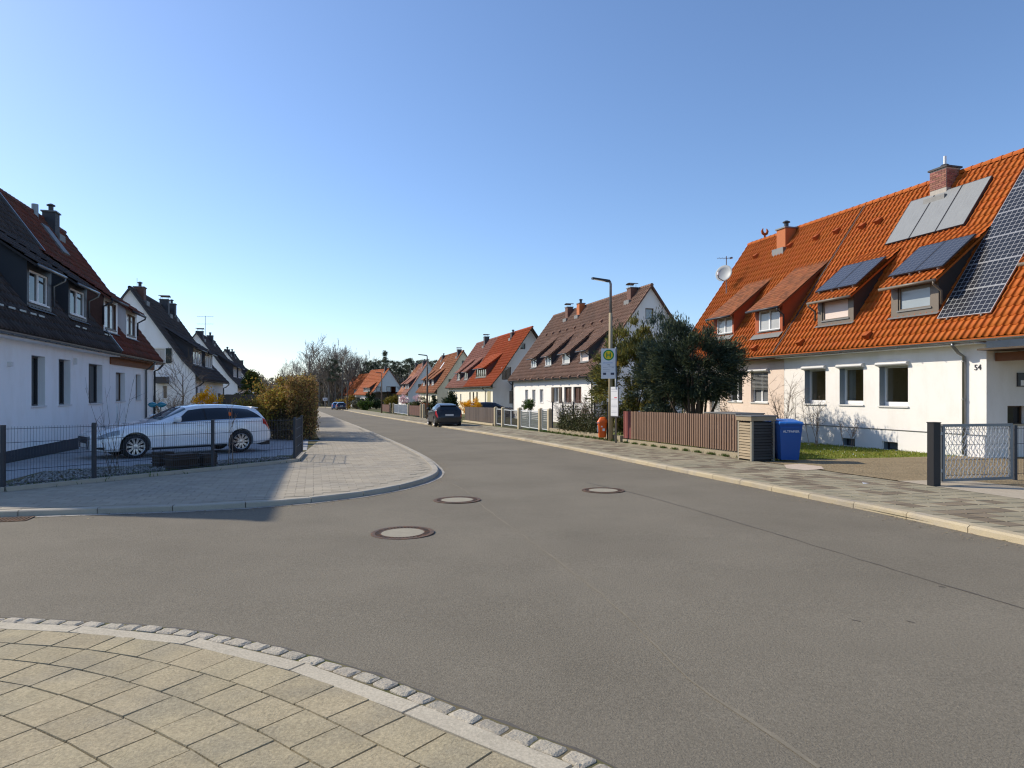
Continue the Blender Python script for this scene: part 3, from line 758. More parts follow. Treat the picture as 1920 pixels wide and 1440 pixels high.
    def dormer(h, x0, x1, zb, zt, tp=0.42, cheek=None, front=None, roofm=None, fm=None, pane=None, mull=(0.5,), margin=(.14,.14,.10,.10), ovx=.17, ovf=.28, tw=0.2, tl=0.3, shape=tile_verts, gut=True, blinds=None, pipe=None, sillm=None, trans=(), apr=.08):
        cheek = cheek or M_CHDARK; front = front or cheek; yf = h.yroof(zb)-.02
        ys = np.linspace(yf, h.W/2, 400); zz = zt+(ys-yf)*tp; zr = np.array([h.zroof(y) for y in ys]); k = int(np.argmax(zr >= zz)); yi = float(ys[k]) if zr[k] >= zz[k] else h.W/2
        zi = zt+(yi-yf)*tp; zt2 = zt-.07
        body = MB()
        for x, s in ((x0,0.03),(x1,-.03)):
            body.quad((x,yf,zb-.15),(x,yf,zt2),(x,yi,zi-.07),(x,yi,zi-.8)); 
        ro_, hl = [(x0,zb-.12),(x1,zb-.12),(x1,zt2),(x0,zt2)], None
        wa, wb, wc, wd = x0+margin[0], x1-margin[1], zb+margin[2], zt2-margin[3]
        body.poly(ro_, [[(wa,wc),(wb,wc),(wb,wd),(wa,wd)]], fn=lambda s, z: (s, yf, z))
        for p, q in (((wa,wc),(wb,wc)),((wb,wc),(wb,wd)),((wb,wd),(wa,wd)),((wa,wd),(wa,wc))):
            body.quad((p[0],yf,p[1]),(p[0],yf+.1,p[1]),(q[0],yf+.1,q[1]),(q[0],yf,q[1]))
        if front is not cheek:
            fb = MB(); 
            fb.poly([(x0-.004,zb-.1),(x1+.004,zb-.1),(x1+.004,zt2-.004),(x0-.004,zt2-.004)], [[(wa,wc),(wb,wc),(wb,wd),(wa,wd)]], fn=lambda s, z: (s, yf-.012, z))
        dm = body.build('dormer', cheek, h.root)
        if front is not cheek: fb.build('front_cladding', front, dm)
        h.window(lambda s, n, z: (s, yf+n, z), (wa,wb,wc,wd), depth=.09, fm=fm, pane=pane, mull=mull, sill=True, sillm=sillm or M_LEAD, parent=dm, name='window_frame', blinds=blinds, trans=trans)
        ap = MB(); ap.quad((x0-.06,yf-.03,zb+.05),(x1+.06,yf-.03,zb+.05),(x1+.06,h.yroof(zb-apr)-.10,zb-apr+.06),(x0-.06,h.yroof(zb-apr)-.10,zb-apr+.06)); ap.build('apron', M_LEAD, dm)
        ye = yf-ovf; ze = zt-ovf*tp; xa, xb = x0-ovx, x1+ovx; rb = MB(); t = .085
        rb.hexa([(xa,ye,ze-t),(xb,ye,ze-t),(xb,yi+.05,zi-t),(xa,yi+.05,zi-t),(xa,ye,ze-.012),(xb,ye,ze-.012),(xb,yi+.05,zi-.012),(xa,yi+.05,zi-.012)])
        rm = roofm or M_TORANGE; rr = rb.build('dormer_roof', rm, dm)
        f = Field([(ye,ze),(yi,zi)], xa, xb, tw, tl, shape); link('roof_tiles', f.joined(f.frames()), rm, dm, kind='stuff')
        if gut:
            g = MB().tube([(xa,ye-.05,ze-.05),(xb,ye-.05,ze-.05)], .05, 8)
            if pipe is not None:
                xp = xa+.06 if pipe < 0 else xb-.06; zz_ = h.zroof(yf-.02)
                g.tube([(xp,ye-.05,ze-.06),(xp,ye-.05,ze-.16),(xp+(.0),yf-.03,ze-.34),(xp,yf-.03,zb+.25)], .035, 8)
            g.build('gutter', M_ZINC if gut is True else gut, dm, smooth=True)
        dm['yf'] = yf; return dm, (ye, ze, yi, zi, tp)
    def chimney(h, x, y, w, d, top, m, cap=True, bricks=False, hood=0, zbase=None):
        zb = (h.zroof(y)-.5) if zbase is None else zbase; ct = top
        c = MB().box(x-w/2,x+w/2,y-d/2,y+d/2,zb,ct).build('chimney', M_MORTAR if bricks else m, h.root)
        MB().box(x-w/2-.05,x+w/2+.05,y-d/2-.05,y+d/2+.05,ct,ct+.06).build('cap', M_LEAD if hood != 3 else M_CHDARK, c)
        if bricks:
            z = zb+.45; row = 0; bh = .072
            while z+bh < ct:
                for face in range(4):
                    ln = w if face in (0,2) else d; s = -ln/2 - (.12 if row % 2 else 0.0)
                    while s < ln/2-.02:
                        a, b = max(s,-ln/2)+.006, min(s+.24, ln/2)-.006; s += .24
                        if b-a < .03: continue
                        mb = MB()
                        if face == 0: mb.box(x+a,x+b,y-d/2-.012,y-d/2+.02,z,z+bh-.012)
                        elif face == 2: continue
                        elif face == 1: mb.box(x+w/2-.02,x+w/2+.012,y+a,y+b,z,z+bh-.012)
                        else: mb.box(x-w/2-.012,x-w/2+.02,y+a,y+b,z,z+bh-.012)
                        mb.build('brick', m, c)
                z += bh; row += 1
        fl = MB().box(x-w/2-.09,x+w/2+.09,y-d/2-.2,y-d/2+.02,h.zroof(y-d/2)-.25,h.zroof(y-d/2)+.10); fl.build('flashing', M_LEAD, c)
        if hood == 1:
            hm = MB()
            for sx in (-1,1):
                for sy in (-1,1): hm.tube([(x+sx*w*.38,y+sy*d*.38,ct+.05),(x+sx*w*.38,y+sy*d*.38,ct+.3)], .012, 5)
            n = 7
            for k in range(n-1):
                a0, a1 = math.pi*k/(n-1), math.pi*(k+1)/(n-1)
                f = lambda a: (x-math.cos(a)*w*.65, ct+.27+.10*math.sin(a))
                p, q = f(a0), f(a1); hm.hexa([(p[0],y-d*.6,p[1]),(q[0],y-d*.6,q[1]),(q[0],y+d*.6,q[1]),(p[0],y+d*.6,p[1]),(p[0],y-d*.6,p[1]+.012),(q[0],y-d*.6,q[1]+.012),(q[0],y+d*.6,q[1]+.012),(p[0],y+d*.6,p[1]+.012)])
            hm.build('hood', M_LEAD, c)
        elif hood == 2:
            MB().lathe([(.1,ct+.05),(.1,ct+.3),(.17,ct+.32),(.17,ct+.36),(.05,ct+.42)], 12, (x,y,0)).build('cowl', M_DARKM, c)
        elif hood == 3:
            MB().lathe([(.16,ct+.06),(.16,ct+.14),(.11,ct+.2)], 14, (x,y,0)).build('cowl', M_DARKM, c); MB().tube([(x,y,ct+.1),(x,y,ct+.5)], .05, 10).build('flue', M_FWHITE, c)
        return c
    def vents(h, rows, m):
        for zz, xs in rows:
            for x in xs:
                y = h.yroof(zz); MB().hexa([(x,y-.06,zz+.0),(x+.2,y-.06,zz+.0),(x+.2,y+.1,zz+.2),(x,y+.1,zz+.2),(x,y-.20,zz+.12),(x+.2,y-.20,zz+.12),(x+.2,y+.02,zz+.27),(x,y+.02,zz+.27)]).build('vent_tile', m, h.roof_o)
    def verge(h, which, m, w=0.16):
        mb = MB(); x = h.L+h.go if which == 'right' else -h.go; s = 1 if which == 'right' else -1
        P = [(y, z+.045) for y, z in h.prof]; P = P+[(h.W-y, z) for y, z in P][::-1][1:]
        for (ya,za),(yb,zb) in zip(P[:-1], P[1:]):
            mb.hexa([(x-.02*s,ya,za-w),(x+.03*s,ya,za-w),(x+.03*s,yb,zb-w),(x-.02*s,yb,zb-w),(x-.02*s,ya,za),(x+.03*s,ya,za),(x+.03*s,yb,zb),(x-.02*s,yb,zb)])
        return mb.build('verge_board', m, h.root)
    def back(h, m):
        top = h.zroof(0)-.1; MB().quad((h.L,h.W,-.4),(0,h.W,-.4),(0,h.W,top),(h.L,h.W,top)).build('wall', m, h.root)
def rect(h, x0, y0, x1, y1, y=0.0, which=None):
    """facade rectangle from two opposite photo pixels (level sides)"""
    a, t = h.at(x0, (y0+y1)/2, y)[0], None
    b = h.at(x1, (y0+y1)/2, y)[0]; xm = (x0+x1)/2
    zt = h.at(xm, y0, y)[1]; zb = h.at(xm, y1, y)[1]
    return (min(a,b), max(a,b), min(zb,zt), max(zb,zt))
# ------------------------------------------------------------------ extra house helpers
def atx(h, px, py, x):
    o, d = h.ray(px, py); t = (x-o.x)/d.x; p = o+d*t; return p.y, p.z
def grect(h, which, x0, y0, x1, y1):
    X = h.L if which == 'right' else 0.0; ym = (y0+y1)/2; xm = (x0+x1)/2
    a = atx(h, x0, ym, X)[0]; b = atx(h, x1, ym, X)[0]; zt = atx(h, xm, y0, X)[1]; zb = atx(h, xm, y1, X)[1]
    if which == 'left': a, b = h.W-a, h.W-b
    return (min(a,b), max(a,b), min(zb,zt), max(zb,zt))
def soffit(h, m, x0=None, x1=None):
    y, z = h.prof[0]; x0 = -h.go+.004 if x0 is None else x0; x1 = h.L+h.go-.004 if x1 is None else x1
    MB().box(x0, x1, y+.03, .03, z-.15, z-.118).build('soffit', m, h.root)
def pv_material(name, nx, ny, w, l, cell, line, lw=0.035):
    m, nt, N, K, P = nodes_of(name); tc = N.new('ShaderNodeTexCoord'); sp = N.new('ShaderNodeSeparateXYZ'); K.new(tc.outputs['Object'], sp.inputs[0])
    def line_mask(out, n, size):
        a = N.new('ShaderNodeMath'); a.operation = 'MULTIPLY'; K.new(out, a.inputs[0]); a.inputs[1].default_value = n/size
        f = N.new('ShaderNodeMath'); f.operation = 'FRACT'; K.new(a.outputs[0], f.inputs[0])
        s = N.new('ShaderNodeMath'); s.operation = 'PINGPONG'; K.new(f.outputs[0], s.inputs[0]); s.inputs[1].default_value = 0.5
        c = N.new('ShaderNodeMath'); c.operation = 'LESS_THAN'; K.new(s.outputs[0], c.inputs[0]); c.inputs[1].default_value = lw; return c.outputs[0]
    mxm = N.new('ShaderNodeMath'); mxm.operation = 'MAXIMUM'; K.new(line_mask(sp.outputs[0], nx, w), mxm.inputs[0]); K.new(line_mask(sp.outputs[1], ny, l), mxm.inputs[1])
    mx = N.new('ShaderNodeMix'); mx.data_type = 'RGBA'; K.new(mxm.outputs[0], mx.inputs[0]); mx.inputs[6].default_value = (*cell,1); mx.inputs[7].default_value = (*line,1)
    K.new(mx.outputs[2], P.inputs['Base Color']); P.inputs['Roughness'].default_value = 0.22; P.inputs['Specular IOR Level'].default_value = 0.4; return m
M_PV = pv_material('pv_monocrystal', 10, 6, 1.65, 0.99, (0.022,0.024,0.030), (0.42,0.42,0.42), 0.034)
M_PVB = pv_material('pv_polycrystal_blue', 6, 10, 0.99, 1.65, (0.050,0.056,0.072), (0.13,0.14,0.16), 0.04)
M_COLL = mat('collector_glass', (0.26,0.265,0.255), 0.25, var=0.16, scale=2.5, stretch=(6,1,1), spec=0.5)
M_ALU = mat('aluminium', (0.45,0.45,0.45), 0.4, metal=0.6, var=0.05)
def roof_panel(h, name, label, cat, group, x, y, z, ang, w, l, m, th=0.04, frame=M_ALU, lift=0.10):
    n = Vector((0, -math.sin(ang), math.cos(ang)))
    o = Matrix.Rotation(h.rz, 3, 'Z'); wp = h.o + o @ (Vector((x,y,z))+n*lift)
    t = thing(name, label, cat, wp, 0, group); t.rotation_euler = (Matrix.Rotation(h.rz, 3, 'Z') @ Matrix.Rotation(ang, 3, 'X')).to_euler()
    MB().box(.008,w-.008,.008,l-.008,-.004,.002).build('glass_face', m, t)
    fr = MB().box(0,w,0,.02,-th,.005).box(0,w,l-.02,l,-th,.005).box(0,.02,.02,l-.02,-th,.005).box(w-.02,w,.02,l-.02,-th,.005); fr.build('frame', frame, t)
    MB().box(w*.18-.02,w*.18+.02,-.03,l+.03,-.12,-th-.002).box(w*.82-.02,w*.82+.02,-.03,l+.03,-.12,-th-.002).build('mounting_rail', M_ALU, t)
    return t
# ================================================================== right side, nearest pair of houses
H54 = House('house', 'white house with bright orange tiled roof, solar panels and the number 54', 'R', 22.7, 17.7, 8.37, 8.0, 3.12, 9.3, go=0.0)
h = H54
ws = [(1.16,2.25,1.44,2.70),(2.93,4.01,1.44,2.70),(4.68,5.80,1.42,2.70)]
cel = [(3.09,3.65,0.03,0.28),(4.86,5.42,0.03,0.28)]
h.wall('front', M_WHITE, ws+cel, depth=0.30, reveal=M_REVEAL)
for i, r in enumerate(ws):
    w = h.window('front', r, depth=.30, pane=M_CLEAR, mull=(), box=.15, fw=.05); a_,b_,c_,d_ = r
    MB().quad((a_-.4,1.7,c_-.6),(b_+.4,1.7,c_-.6),(b_+.4,1.7,d_+.1),(a_-.4,1.7,d_+.1)).quad((a_-.4,.31,c_-.6),(a_-.4,1.7,c_-.6),(a_-.4,1.7,d_+.1),(a_-.4,.31,d_+.1)).quad((b_+.4,1.7,c_-.6),(b_+.4,.31,c_-.6),(b_+.4,.31,d_+.1),(b_+.4,1.7,d_+.1)).quad((a_-.4,.31,d_+.1),(b_+.4,.31,d_+.1),(b_+.4,1.7,d_+.1),(a_-.4,1.7,d_+.1)).quad((a_-.4,.31,c_-.6),(b_+.4,.31,c_-.6),(b_+.4,1.7,c_-.6),(a_-.4,1.7,c_-.6)).build('room_wall', M_ROOM, w)
    MB().box(a_+.05,b_-.05,.215,.255,c_+.05,c_+.14).build('lower_rail', M_FWHITE, w)
    cu = MB(); n_ = 10; x0c = b_-.30 if i != 1 else a_+.02
    for k in range(n_): xx = x0c+k*.03; cu.quad((xx,.40+.03*(k%2),c_+.05),(xx+.03,.40+.03*((k+1)%2),c_+.05),(xx+.03,.40+.03*((k+1)%2),d_),(xx,.40+.03*(k%2),d_))
    cu.build('curtain', M_CURT, w)
    if i == 0: MB().lathe([(.02,0),(.16,-.05),(.17,-.09)], 14, ((a_+b_)/2,.9,d_-.2)).build('pendant_lamp', M_FWHITE, w)
for r in cel: h.window('front', r, depth=.24, pane=M_GLGREY, mull=(), sill=False, fm=M_FANTH, fw=.03)
# plinth band with panel joints, ledge
pb = MB()
for a, b in ((0.02,3.06),(3.68,4.83),(5.45,8.36)): pb.box(a, b-.008, -.035, .0, -.4, .66)
for a, b in ((3.06,3.68),(4.83,5.45)): pb.box(a, b-.008, -.035, .0, .285, .66)
pb.build('plinth', M_PLW, h.root); MB().box(0,8.38,-.05,.0,.66,.685).build('plinth_ledge', M_ZINC, h.root)
g_n = grect(h, 'right', 1889, 761, 1925, 796); g_i = grect(h, 'right', 1906, 699, 1926, 725)
h.wall('right', M_WHITE, [g_n], depth=0.22)
h.window('right', g_n, depth=.22, pane=M_GLASS, mull=(), fm=M_FBROWN, sillm=mat('sill_sandstone', (.45,.38,.27), .8), fw=.04)
s0,s1,z0_,z1_ = g_i; MB().box(8.372,8.42,s0,s1,z0_,z1_).build('intercom', M_DARKM, h.root); MB().box(8.418,8.428,s0+.09,s1-.01,z0_+.03,z0_+.18).build('letter_flap', M_FWHITE, h.root)
h.back(M_WHITE)
h.roof(M_TORANGE, 0.21, 0.335, nind=295, x0=0.0, x1=13.2, ridge_single=True)
h.gutter(0.0, 13.2); h.downpipe(7.75, zb=.1); soffit(h, M_FWHITE, 0.0, 8.37)
MB().box(8.38,13.15,-.36,3.6,3.0,3.05).build('porch_ceiling', M_SHUT, h.root); MB().box(8.42,13.1,.25,.43,2.72,2.945).build('porch_beam', M_WOODB, h.root)
MB().box(12.9,13.1,-.2,.0,-.4,2.95).build('porch_post', M_WOODB, h.root)
text('house_number', '54', .22, M_DARKM, h.root, (8.12,-.012,2.55), (math.pi/2,0,0), .006)
dk = dict(tp=.80, cheek=mat('dormer_cheek_dark',(.055,.048,.042),.6,var=.1), front=M_FTAUPE, roofm=M_TORANGE, fm=M_FTAUPE, mull=(), pipe=None, gut=M_FTAUPE)
d3, r3 = h.dormer(1.63,3.37,4.27,5.42, pane=M_BLIND, margin=(.22,.22,.20,.16), **{**dk, 'pipe':-1})
d4, r4 = h.dormer(5.01,6.74,4.22,5.44, pane=M_GLSKY, margin=(.26,.26,.22,.18), **{**dk, 'pipe':1})
h.dormer(9.55,11.3,4.22,5.44, pane=M_GLASS, margin=(.2,.2,.2,.16), **{**dk, 'fm':M_FWHITE, 'sillm':M_FWHITE})
ct = h.at(1776, 318, 3.66)[1]
h.chimney(3.86,3.66,.66,.62,ct,M_BRICK,bricks=True,hood=3)
pitch = math.atan2(h.zr-h.ze, h.W/2+h.ov)
lab = ['pale grey flat solar collector, left one of the row below the brick chimney','pale grey flat solar collector, middle one of the row below the brick chimney','pale grey flat solar collector, right one of the row below the brick chimney']
for i in range(3): roof_panel(h, 'solar_collector', lab[i], 'solar collector', 'grey solar collectors on the orange roof', 2.68+i*1.05, 2.30, h.zroof(2.30), pitch, 1.03, 2.05, M_COLL, .09, M_DARKM, lift=.12)
rows = ['lowest, above the gutter', 'second from the gutter', 'third from the gutter', 'fourth from the gutter', 'fifth from the gutter', 'topmost, below the ridge']
for i in range(6):
    s = .55+i*1.0; y = -.45+ (s+.22)*math.cos(pitch); z = h.ze+(s+.22)*math.sin(pitch)
    roof_panel(h, 'photovoltaic_module', 'black solar panel with white grid in the right column, '+rows[i], 'solar panel', 'solar panels in the column on the orange roof', 6.90, y, z, pitch, 1.65, .99, M_PV, .035, lift=.11)
for (ye,ze,yi,zi,tp), x0, nm in ((r3,1.63,'over the dormer with the closed peach blind'),(r4,5.01,'over the dormer with the pale window')):
    an = math.atan(tp)
    for q in range(2): roof_panel(h, 'photovoltaic_module', ('left' if q == 0 else 'right')+' blue grey solar panel '+nm, 'solar panel', 'solar panels on the dormer roofs', x0-.10+q*1.0, ye+.42*math.cos(an), ze+.42*math.sin(an), an, .99, 1.65, M_PVB, .04, M_DARKM, lift=.16)
# ------------------------------------------------------------------ its pink neighbour
HP = House('house', 'pale pink house with orange roof, terracotta dormers and a satellite dish', 'R', 30.4, 17.7, 7.69, 8.0, 3.12, 9.3, go=0.2); h = HP
ws = [(5.58,6.71,1.54,2.80),(3.96,4.98,1.56,2.80),(2.45,3.30,1.0,2.80),(.7,1.5,1.55,2.8)]
h.wall('front', M_PINK, ws, depth=.2)
h.window('front', ws[0], .2, pane=M_GLGREY, mull=(.5,), box=.13, blinds=.55); h.window('front', ws[1], .2, pane=M_GLASS, box=.13); h.window('front', ws[2], .2, pane=M_GLCURT, mull=()); h.window('front', ws[3], .2)
h.wall('left', M_PINK); h.back(M_PINK); h.roof(M_TORANGE, 0.21, 0.335, x0=-.2, x1=7.69, ridge_single=True); h.gutter(-.2,7.69); soffit(h, M_WOODB, -.2, 7.69); h.downpipe(.15); h.verge('left', M_TORANGE)
MB().box(0,7.69,-.035,0,-.4,.6).build('plinth', M_PLW, h.root)
dp = dict(tp=.80, cheek=mat('dormer_terracotta', (.36,.085,.028), .7, var=.1, scale=5), roofm=M_TDORM, fm=M_FWHITE, pane=M_GLCURT, tw=.17, tl=.16, shape=flat_tile, gut=M_DARKM, apr=.22)
h.dormer(2.36,3.92,4.50,5.62, pipe=-1, margin=(.24,.12,.14,.14), **dp); h.dormer(5.62,7.37,4.33,5.60, pipe=1, margin=(.24,.16,.16,.18), **dp)
ct = h.at(1468, 432, 3.5)[1]; h.chimney(3.3,3.55,.62,.6,ct,M_CHOR,hood=2)
h.vents([(8.55,(1.4,3.9,5.6,6.8)),(3.65,(3.6,4.7,6.2))], M_TORANGE2); H54.vents([(8.3,(.6,1.4)),(3.6,(1.2,4.4))], M_TORANGE2)
sf = MB(); sf.hexa([(7.665,-.45,h.ze+.03),(7.705,-.45,h.ze+.03),(7.705,4,h.zr+.03),(7.665,4,h.zr+.03),(7.665,-.50,h.ze+.075),(7.705,-.50,h.ze+.075),(7.705,3.95,h.zr+.075),(7.665,3.95,h.zr+.075)]); sf.build('party_seam', M_CHDARK, h.root)
# satellite dish with mast and aerial
def world(h, x, y, z): p = h.o + Matrix.Rotation(h.rz, 3, 'Z') @ Vector((x,y,z)); return p
bp = world(h, .79, 2.0, h.zroof(2.0))
sd = thing('satellite_dish', 'pale grey satellite dish on a mast rising from the orange roof', 'satellite dish', bp)
MB().tube([(0,0,-.1),(0,0,1.9)], .025, 8).build('mast', M_ZINC, sd)
dm = MB(); n = 24
prof_d = [(0.001,0.0),(.15,.012),(.3,.05),(.42,.11)]
dm.lathe(prof_d+[(.425,.105),(.3,.04),(.15,.002),(0.001,-.01)], n); dish = dm.build('dish', mat('dish_grey', (.42,.44,.44), .5, var=.06), sd, smooth=True)
dish.location = (-.12,-.10,1.0); dish.rotation_euler = Vector((-.62,-.72,.25)).to_track_quat('Z','Y').to_euler()
MB().tube([(-.12,-.12,.62),(-.52,-.50,.72),(-.60,-.58,.88)], .018, 6).build('feed_arm', M_DARKM, sd); MB().tube([(-.60,-.58,.86),(-.56,-.55,1.0)], .045, 8).build('receiver', M_FWHITE, sd)
ae = MB().tube([(-.45,0,1.8),(.3,0,1.8)], .012, 5)
for k in range(5): ae.tube([(-.4+k*.16,-.22,1.8),(-.4+k*.16,.22,1.8)], .006, 4)
ae.tube([(.18,0,1.8),(.3,0,1.83)], .05, 6); ae.build('aerial', M_ZINC, sd)
# terracotta ridge ornament
rp = world(h, 1.1, 4.0, h.zr+.1)
ro = MB().tube([(0,0,0),(0,0,.12),(0,0,.2)], [.05,.04,.09], 10)
for s in (-1,1): ro.tube([(0,0,.16),(.11*s,.03*s,.22),(.15*s,.04*s,.33),(.10*s,.03*s,.46)], [.07,.07,.06,.02], 8)
o = ro.build('ridge_ornament', M_TORANGE2, None, smooth=True, loc=rp); tag(o, 'small forked terracotta ornament on the far end of the orange ridge', 'roof ornament')
# ================================================================== brown roofed house
HB = House('house', 'white house with long brown tiled roof and four dormers', 'R', 60.4, 17.7, 19.0, 8.0, 2.8, 8.85, go=0.22); h = HB
ws = [(3.6,4.5,1.5,2.5),(5.6,6.5,1.5,2.5),(7.6,8.5,1.45,2.52),(11.15,12.2,1.5,2.66),(13.25,14.75,1.5,2.66),(15.1,16.6,1.5,2.66)]
h.wall('front', M_WHITE, ws, depth=.18)
for r in ws[:3]: h.window('front', r, .18, pane=M_GLGREY, fm=M_FWHITE, mull=(.5,))
h.window('front', ws[3], .18, pane=M_GLASS, shutters=M_SHUT); h.window('front', ws[4], .18, pane=M_GLRED, fm=M_FBROWN, mull=(.5,)); h.window('front', ws[5], .18, pane=M_GLRED, fm=M_FBROWN, mull=(.5,))
g1 = grect(h, 'right', 1210, 578, 1225.6, 599); h.wall('right', M_WHITE, [g1], depth=.15); h.window('right', g1, .15, fm=M_FBROWN, pane=M_GLSKY, mull=())
h.wall('left', M_WHITE); h.back(M_WHITE); h.roof(M_TBROWN, 0.30, 0.36, vm=M_CHBR); h.gutter(m=M_DARKM); soffit(h, M_DARKM); h.downpipe(.1, M_DARKM); h.downpipe(18.6, M_DARKM); h.verge('right', M_CHBR); h.verge('left', M_CHBR)
for i, (x0, x1) in enumerate(((4.52,6.22),(8.24,9.92),(12.2,13.99),(15.8,17.5))):
    h.dormer(x0+.15,x1-.1,4.32,5.36, tp=.82, cheek=M_CHDARK, front=M_FWHITE if i < 2 else M_GREYW, roofm=M_TBROWN, fm=M_FWHITE, pane=[M_GLSKY,M_GLSKY,M_GLCURT,M_BLIND][i], tw=.3, tl=.36, margin=(.1,.1,.08,.1), pipe=1, gut=M_DARKM, mull=() if i > 1 else (.5,))
sg = MB()
for zz, n, x0 in ((3.25,9,3.2),(7.35,9,2.0)):
    for k in range(n):
        x = x0+k*1.75; y = h.yroof(zz); sg.hexa([(x,y-.10,zz-.0),(x+.28,y-.10,zz),(x+.28,y+.1,zz+.2),(x,y+.1,zz+.2),(x,y-.16,zz+.12),(x+.28,y-.16,zz+.12),(x+.28,y+.02,zz+.24),(x,y+.02,zz+.24)])
sg.build('vent_tiles', M_TBROWN, h.roof_o, kind='stuff')
for px, py, hd, m in ((1067,577,1,M_CHBR),(1089,570,2,M_CHOR),(1185,541,1,M_CHBR)):
    x, z = h.at(px, py, 3.6); h.chimney(x,3.6,.6,.5,z,m,hood=hd)
# ================================================================== further houses on the right
def front_windows(h, spec, m, depth=.15, **kw):
    h.wall('front', m, spec, depth=depth)
    for r in spec: h.window('front', r, depth, **kw)
HO = House('house', 'cream house with orange roof, wide dormer and wooden balcony on its gable', 'R', 80.2, 17.7, 12.2, 8.0, 2.35, 8.45, go=.0, kick=(.7,.86)); h = HO
front_windows(h, [(1.2,1.9,1.4,2.6),(3.0,3.7,1.4,2.6),(4.8,5.5,1.4,2.6)], M_CREAM, fm=M_FBROWN, pane=M_GLASS, mull=())
g1 = grect(h, 'right', 955, 733, 968, 757); gd = grect(h, 'right', 941, 688, 958, 712); gt = grect(h, 'right', 975, 643, 985, 655)
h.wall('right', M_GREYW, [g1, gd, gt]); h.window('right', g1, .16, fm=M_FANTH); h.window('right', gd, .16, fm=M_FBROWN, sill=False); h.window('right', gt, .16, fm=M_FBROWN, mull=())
bal = MB().box(12.21,13.3,2.0,6.2,2.75,2.9)
for k in range(22): y = 2.02+k*.19; bal.box(13.27,13.31,y,y+.13,2.75,3.75)
for k in range(5): x = 12.3+k*.2; bal.box(x,x+.13,2.0,2.04,2.75,3.75); bal.box(x,x+.13,6.16,6.2,2.75,3.75)
bal.build('balcony', M_SHUT, h.root)
h.back(M_CREAM); h.roof(M_TRED, .30, .36, x0=0, x1=13.1, vm=M_SHUT); h.gutter(0,13.1,M_DARKM); soffit(h, M_DARKM, 0, 13.1); h.downpipe(9.3, M_ZINC)
MB().box(10.0,11.3,-.03,.01,-.3,2.7).build('entrance_panel', mat('panel_olive',(.36,.32,.18),.7), h.root)
h.dormer(3.0,8.0,4.2,5.45, tp=.75, cheek=M_CHBR, roofm=M_TRED, fm=mat('frame_tan',(.32,.28,.2),.6), pane=M_GLASS, mull=(.2,.4,.6,.8), tw=.3, tl=.36, gut=M_DARKM)
x, z = h.at(962, 625, 3.7); h.chimney(x,3.7,.6,.5,z,M_CHDARK,hood=2)
HQ = House('house', 'cream house half under a faded pink tiled roof beside the orange one', 'R', 91.9, 17.7, 11.69, 8.0, 2.35, 8.45, go=.15, kick=(.7,.86)); h = HQ
front_windows(h, [(5.0,5.8,1.3,2.5),(7.6,8.4,1.3,2.5),(1.6,2.4,1.3,2.5)], M_CREAM, fm=M_FWHITE, pane=M_GLCURT, mull=())
h.wall('left', M_CREAM); h.back(M_CREAM); h.roof(M_TPINK, .30, .36, x0=-.15, x1=11.69); h.gutter(-.15,11.69,M_DARKM); soffit(h, M_DARKM, -.15, 11.69)
h.dormer(4.4,6.4,4.2,5.4, tp=.8, roofm=M_TPINK, pane=M_GLASS, tw=.3, tl=.36, gut=M_DARKM); h.dormer(8.8,10.9,4.2,5.4, tp=.8, roofm=M_TPINK, pane=M_GLASS, tw=.3, tl=.36, gut=M_DARKM)
x, z = h.at(912, 632, 3.7); h.chimney(x,3.7,.7,.6,z,M_CHDARK,hood=1)
HR = House('house', 'cream house with rust brown roof and beige gable behind the dark hatchback', 'R', 119.9, 17.7, 18.9, 8.0, 1.75, 8.0, go=.2, kick=(.7,.86)); h = HR
front_windows(h, [(6.5,7.3,1.2,2.6),(9.0,9.8,1.2,2.6),(11.5,12.3,1.2,2.6),(15.4,16.6,1.2,2.6)], M_CREAM, fm=M_FWHITE, pane=M_GLSKY, mull=())
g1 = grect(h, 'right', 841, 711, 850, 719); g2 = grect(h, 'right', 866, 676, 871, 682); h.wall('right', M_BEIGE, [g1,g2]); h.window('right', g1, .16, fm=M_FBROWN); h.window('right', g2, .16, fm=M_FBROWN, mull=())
h.wall('left', M_CREAM); h.back(M_CREAM); h.roof(M_TRUST, .5, .4); h.gutter(m=M_DARKM); soffit(h, M_DARKM); h.verge('right', M_CHBR)
for x0, x1 in ((2.6,4.6),(7.4,9.4),(11.4,13.6)): h.dormer(x0,x1,4.1,5.35, tp=.8, roofm=M_TRUST, pane=M_GLCURT, tw=.5, tl=.4, gut=M_DARKM)
for px, py, hd in ((832,667,2),(861,656,1)):
    x, z = h.at(px, py, 3.7); h.chimney(x,3.7,.8,.6,z,M_CHDARK,hood=hd)
sk = MB(); sk.hexa([(8.2,2.2,h.zroof(2.2)+.06),(8.9,2.2,h.zroof(2.2)+.06),(8.9,3.0,h.zroof(3.0)+.06),(8.2,3.0,h.zroof(3.0)+.06),(8.2,2.2,h.zroof(2.2)+.16),(8.9,2.2,h.zroof(2.2)+.16),(8.9,3.0,h.zroof(3.0)+.16),(8.2,3.0,h.zroof(3.0)+.16)]); sk.build('skylight', M_FWHITE, h.root)
HS_ = House('house', 'white house with pinkish and rust roof behind the pink blossom tree', 'R', 149.0, 17.7, 15.2, 8.0, 1.35, 7.75, go=.2, kick=(.7,.86)); h = HS_
front_windows(h, [(3,4,1.2,2.5),(8,9,1.2,2.5),(12,13,1.2,2.5)], M_WHITE, fm=M_FWHITE, pane=M_GLASS, mull=())
g1 = grect(h, 'right', 784, 720, 790, 727); h.wall('right', M_GREYW, [g1]); h.window('right', g1, .16, fm=M_FBROWN)
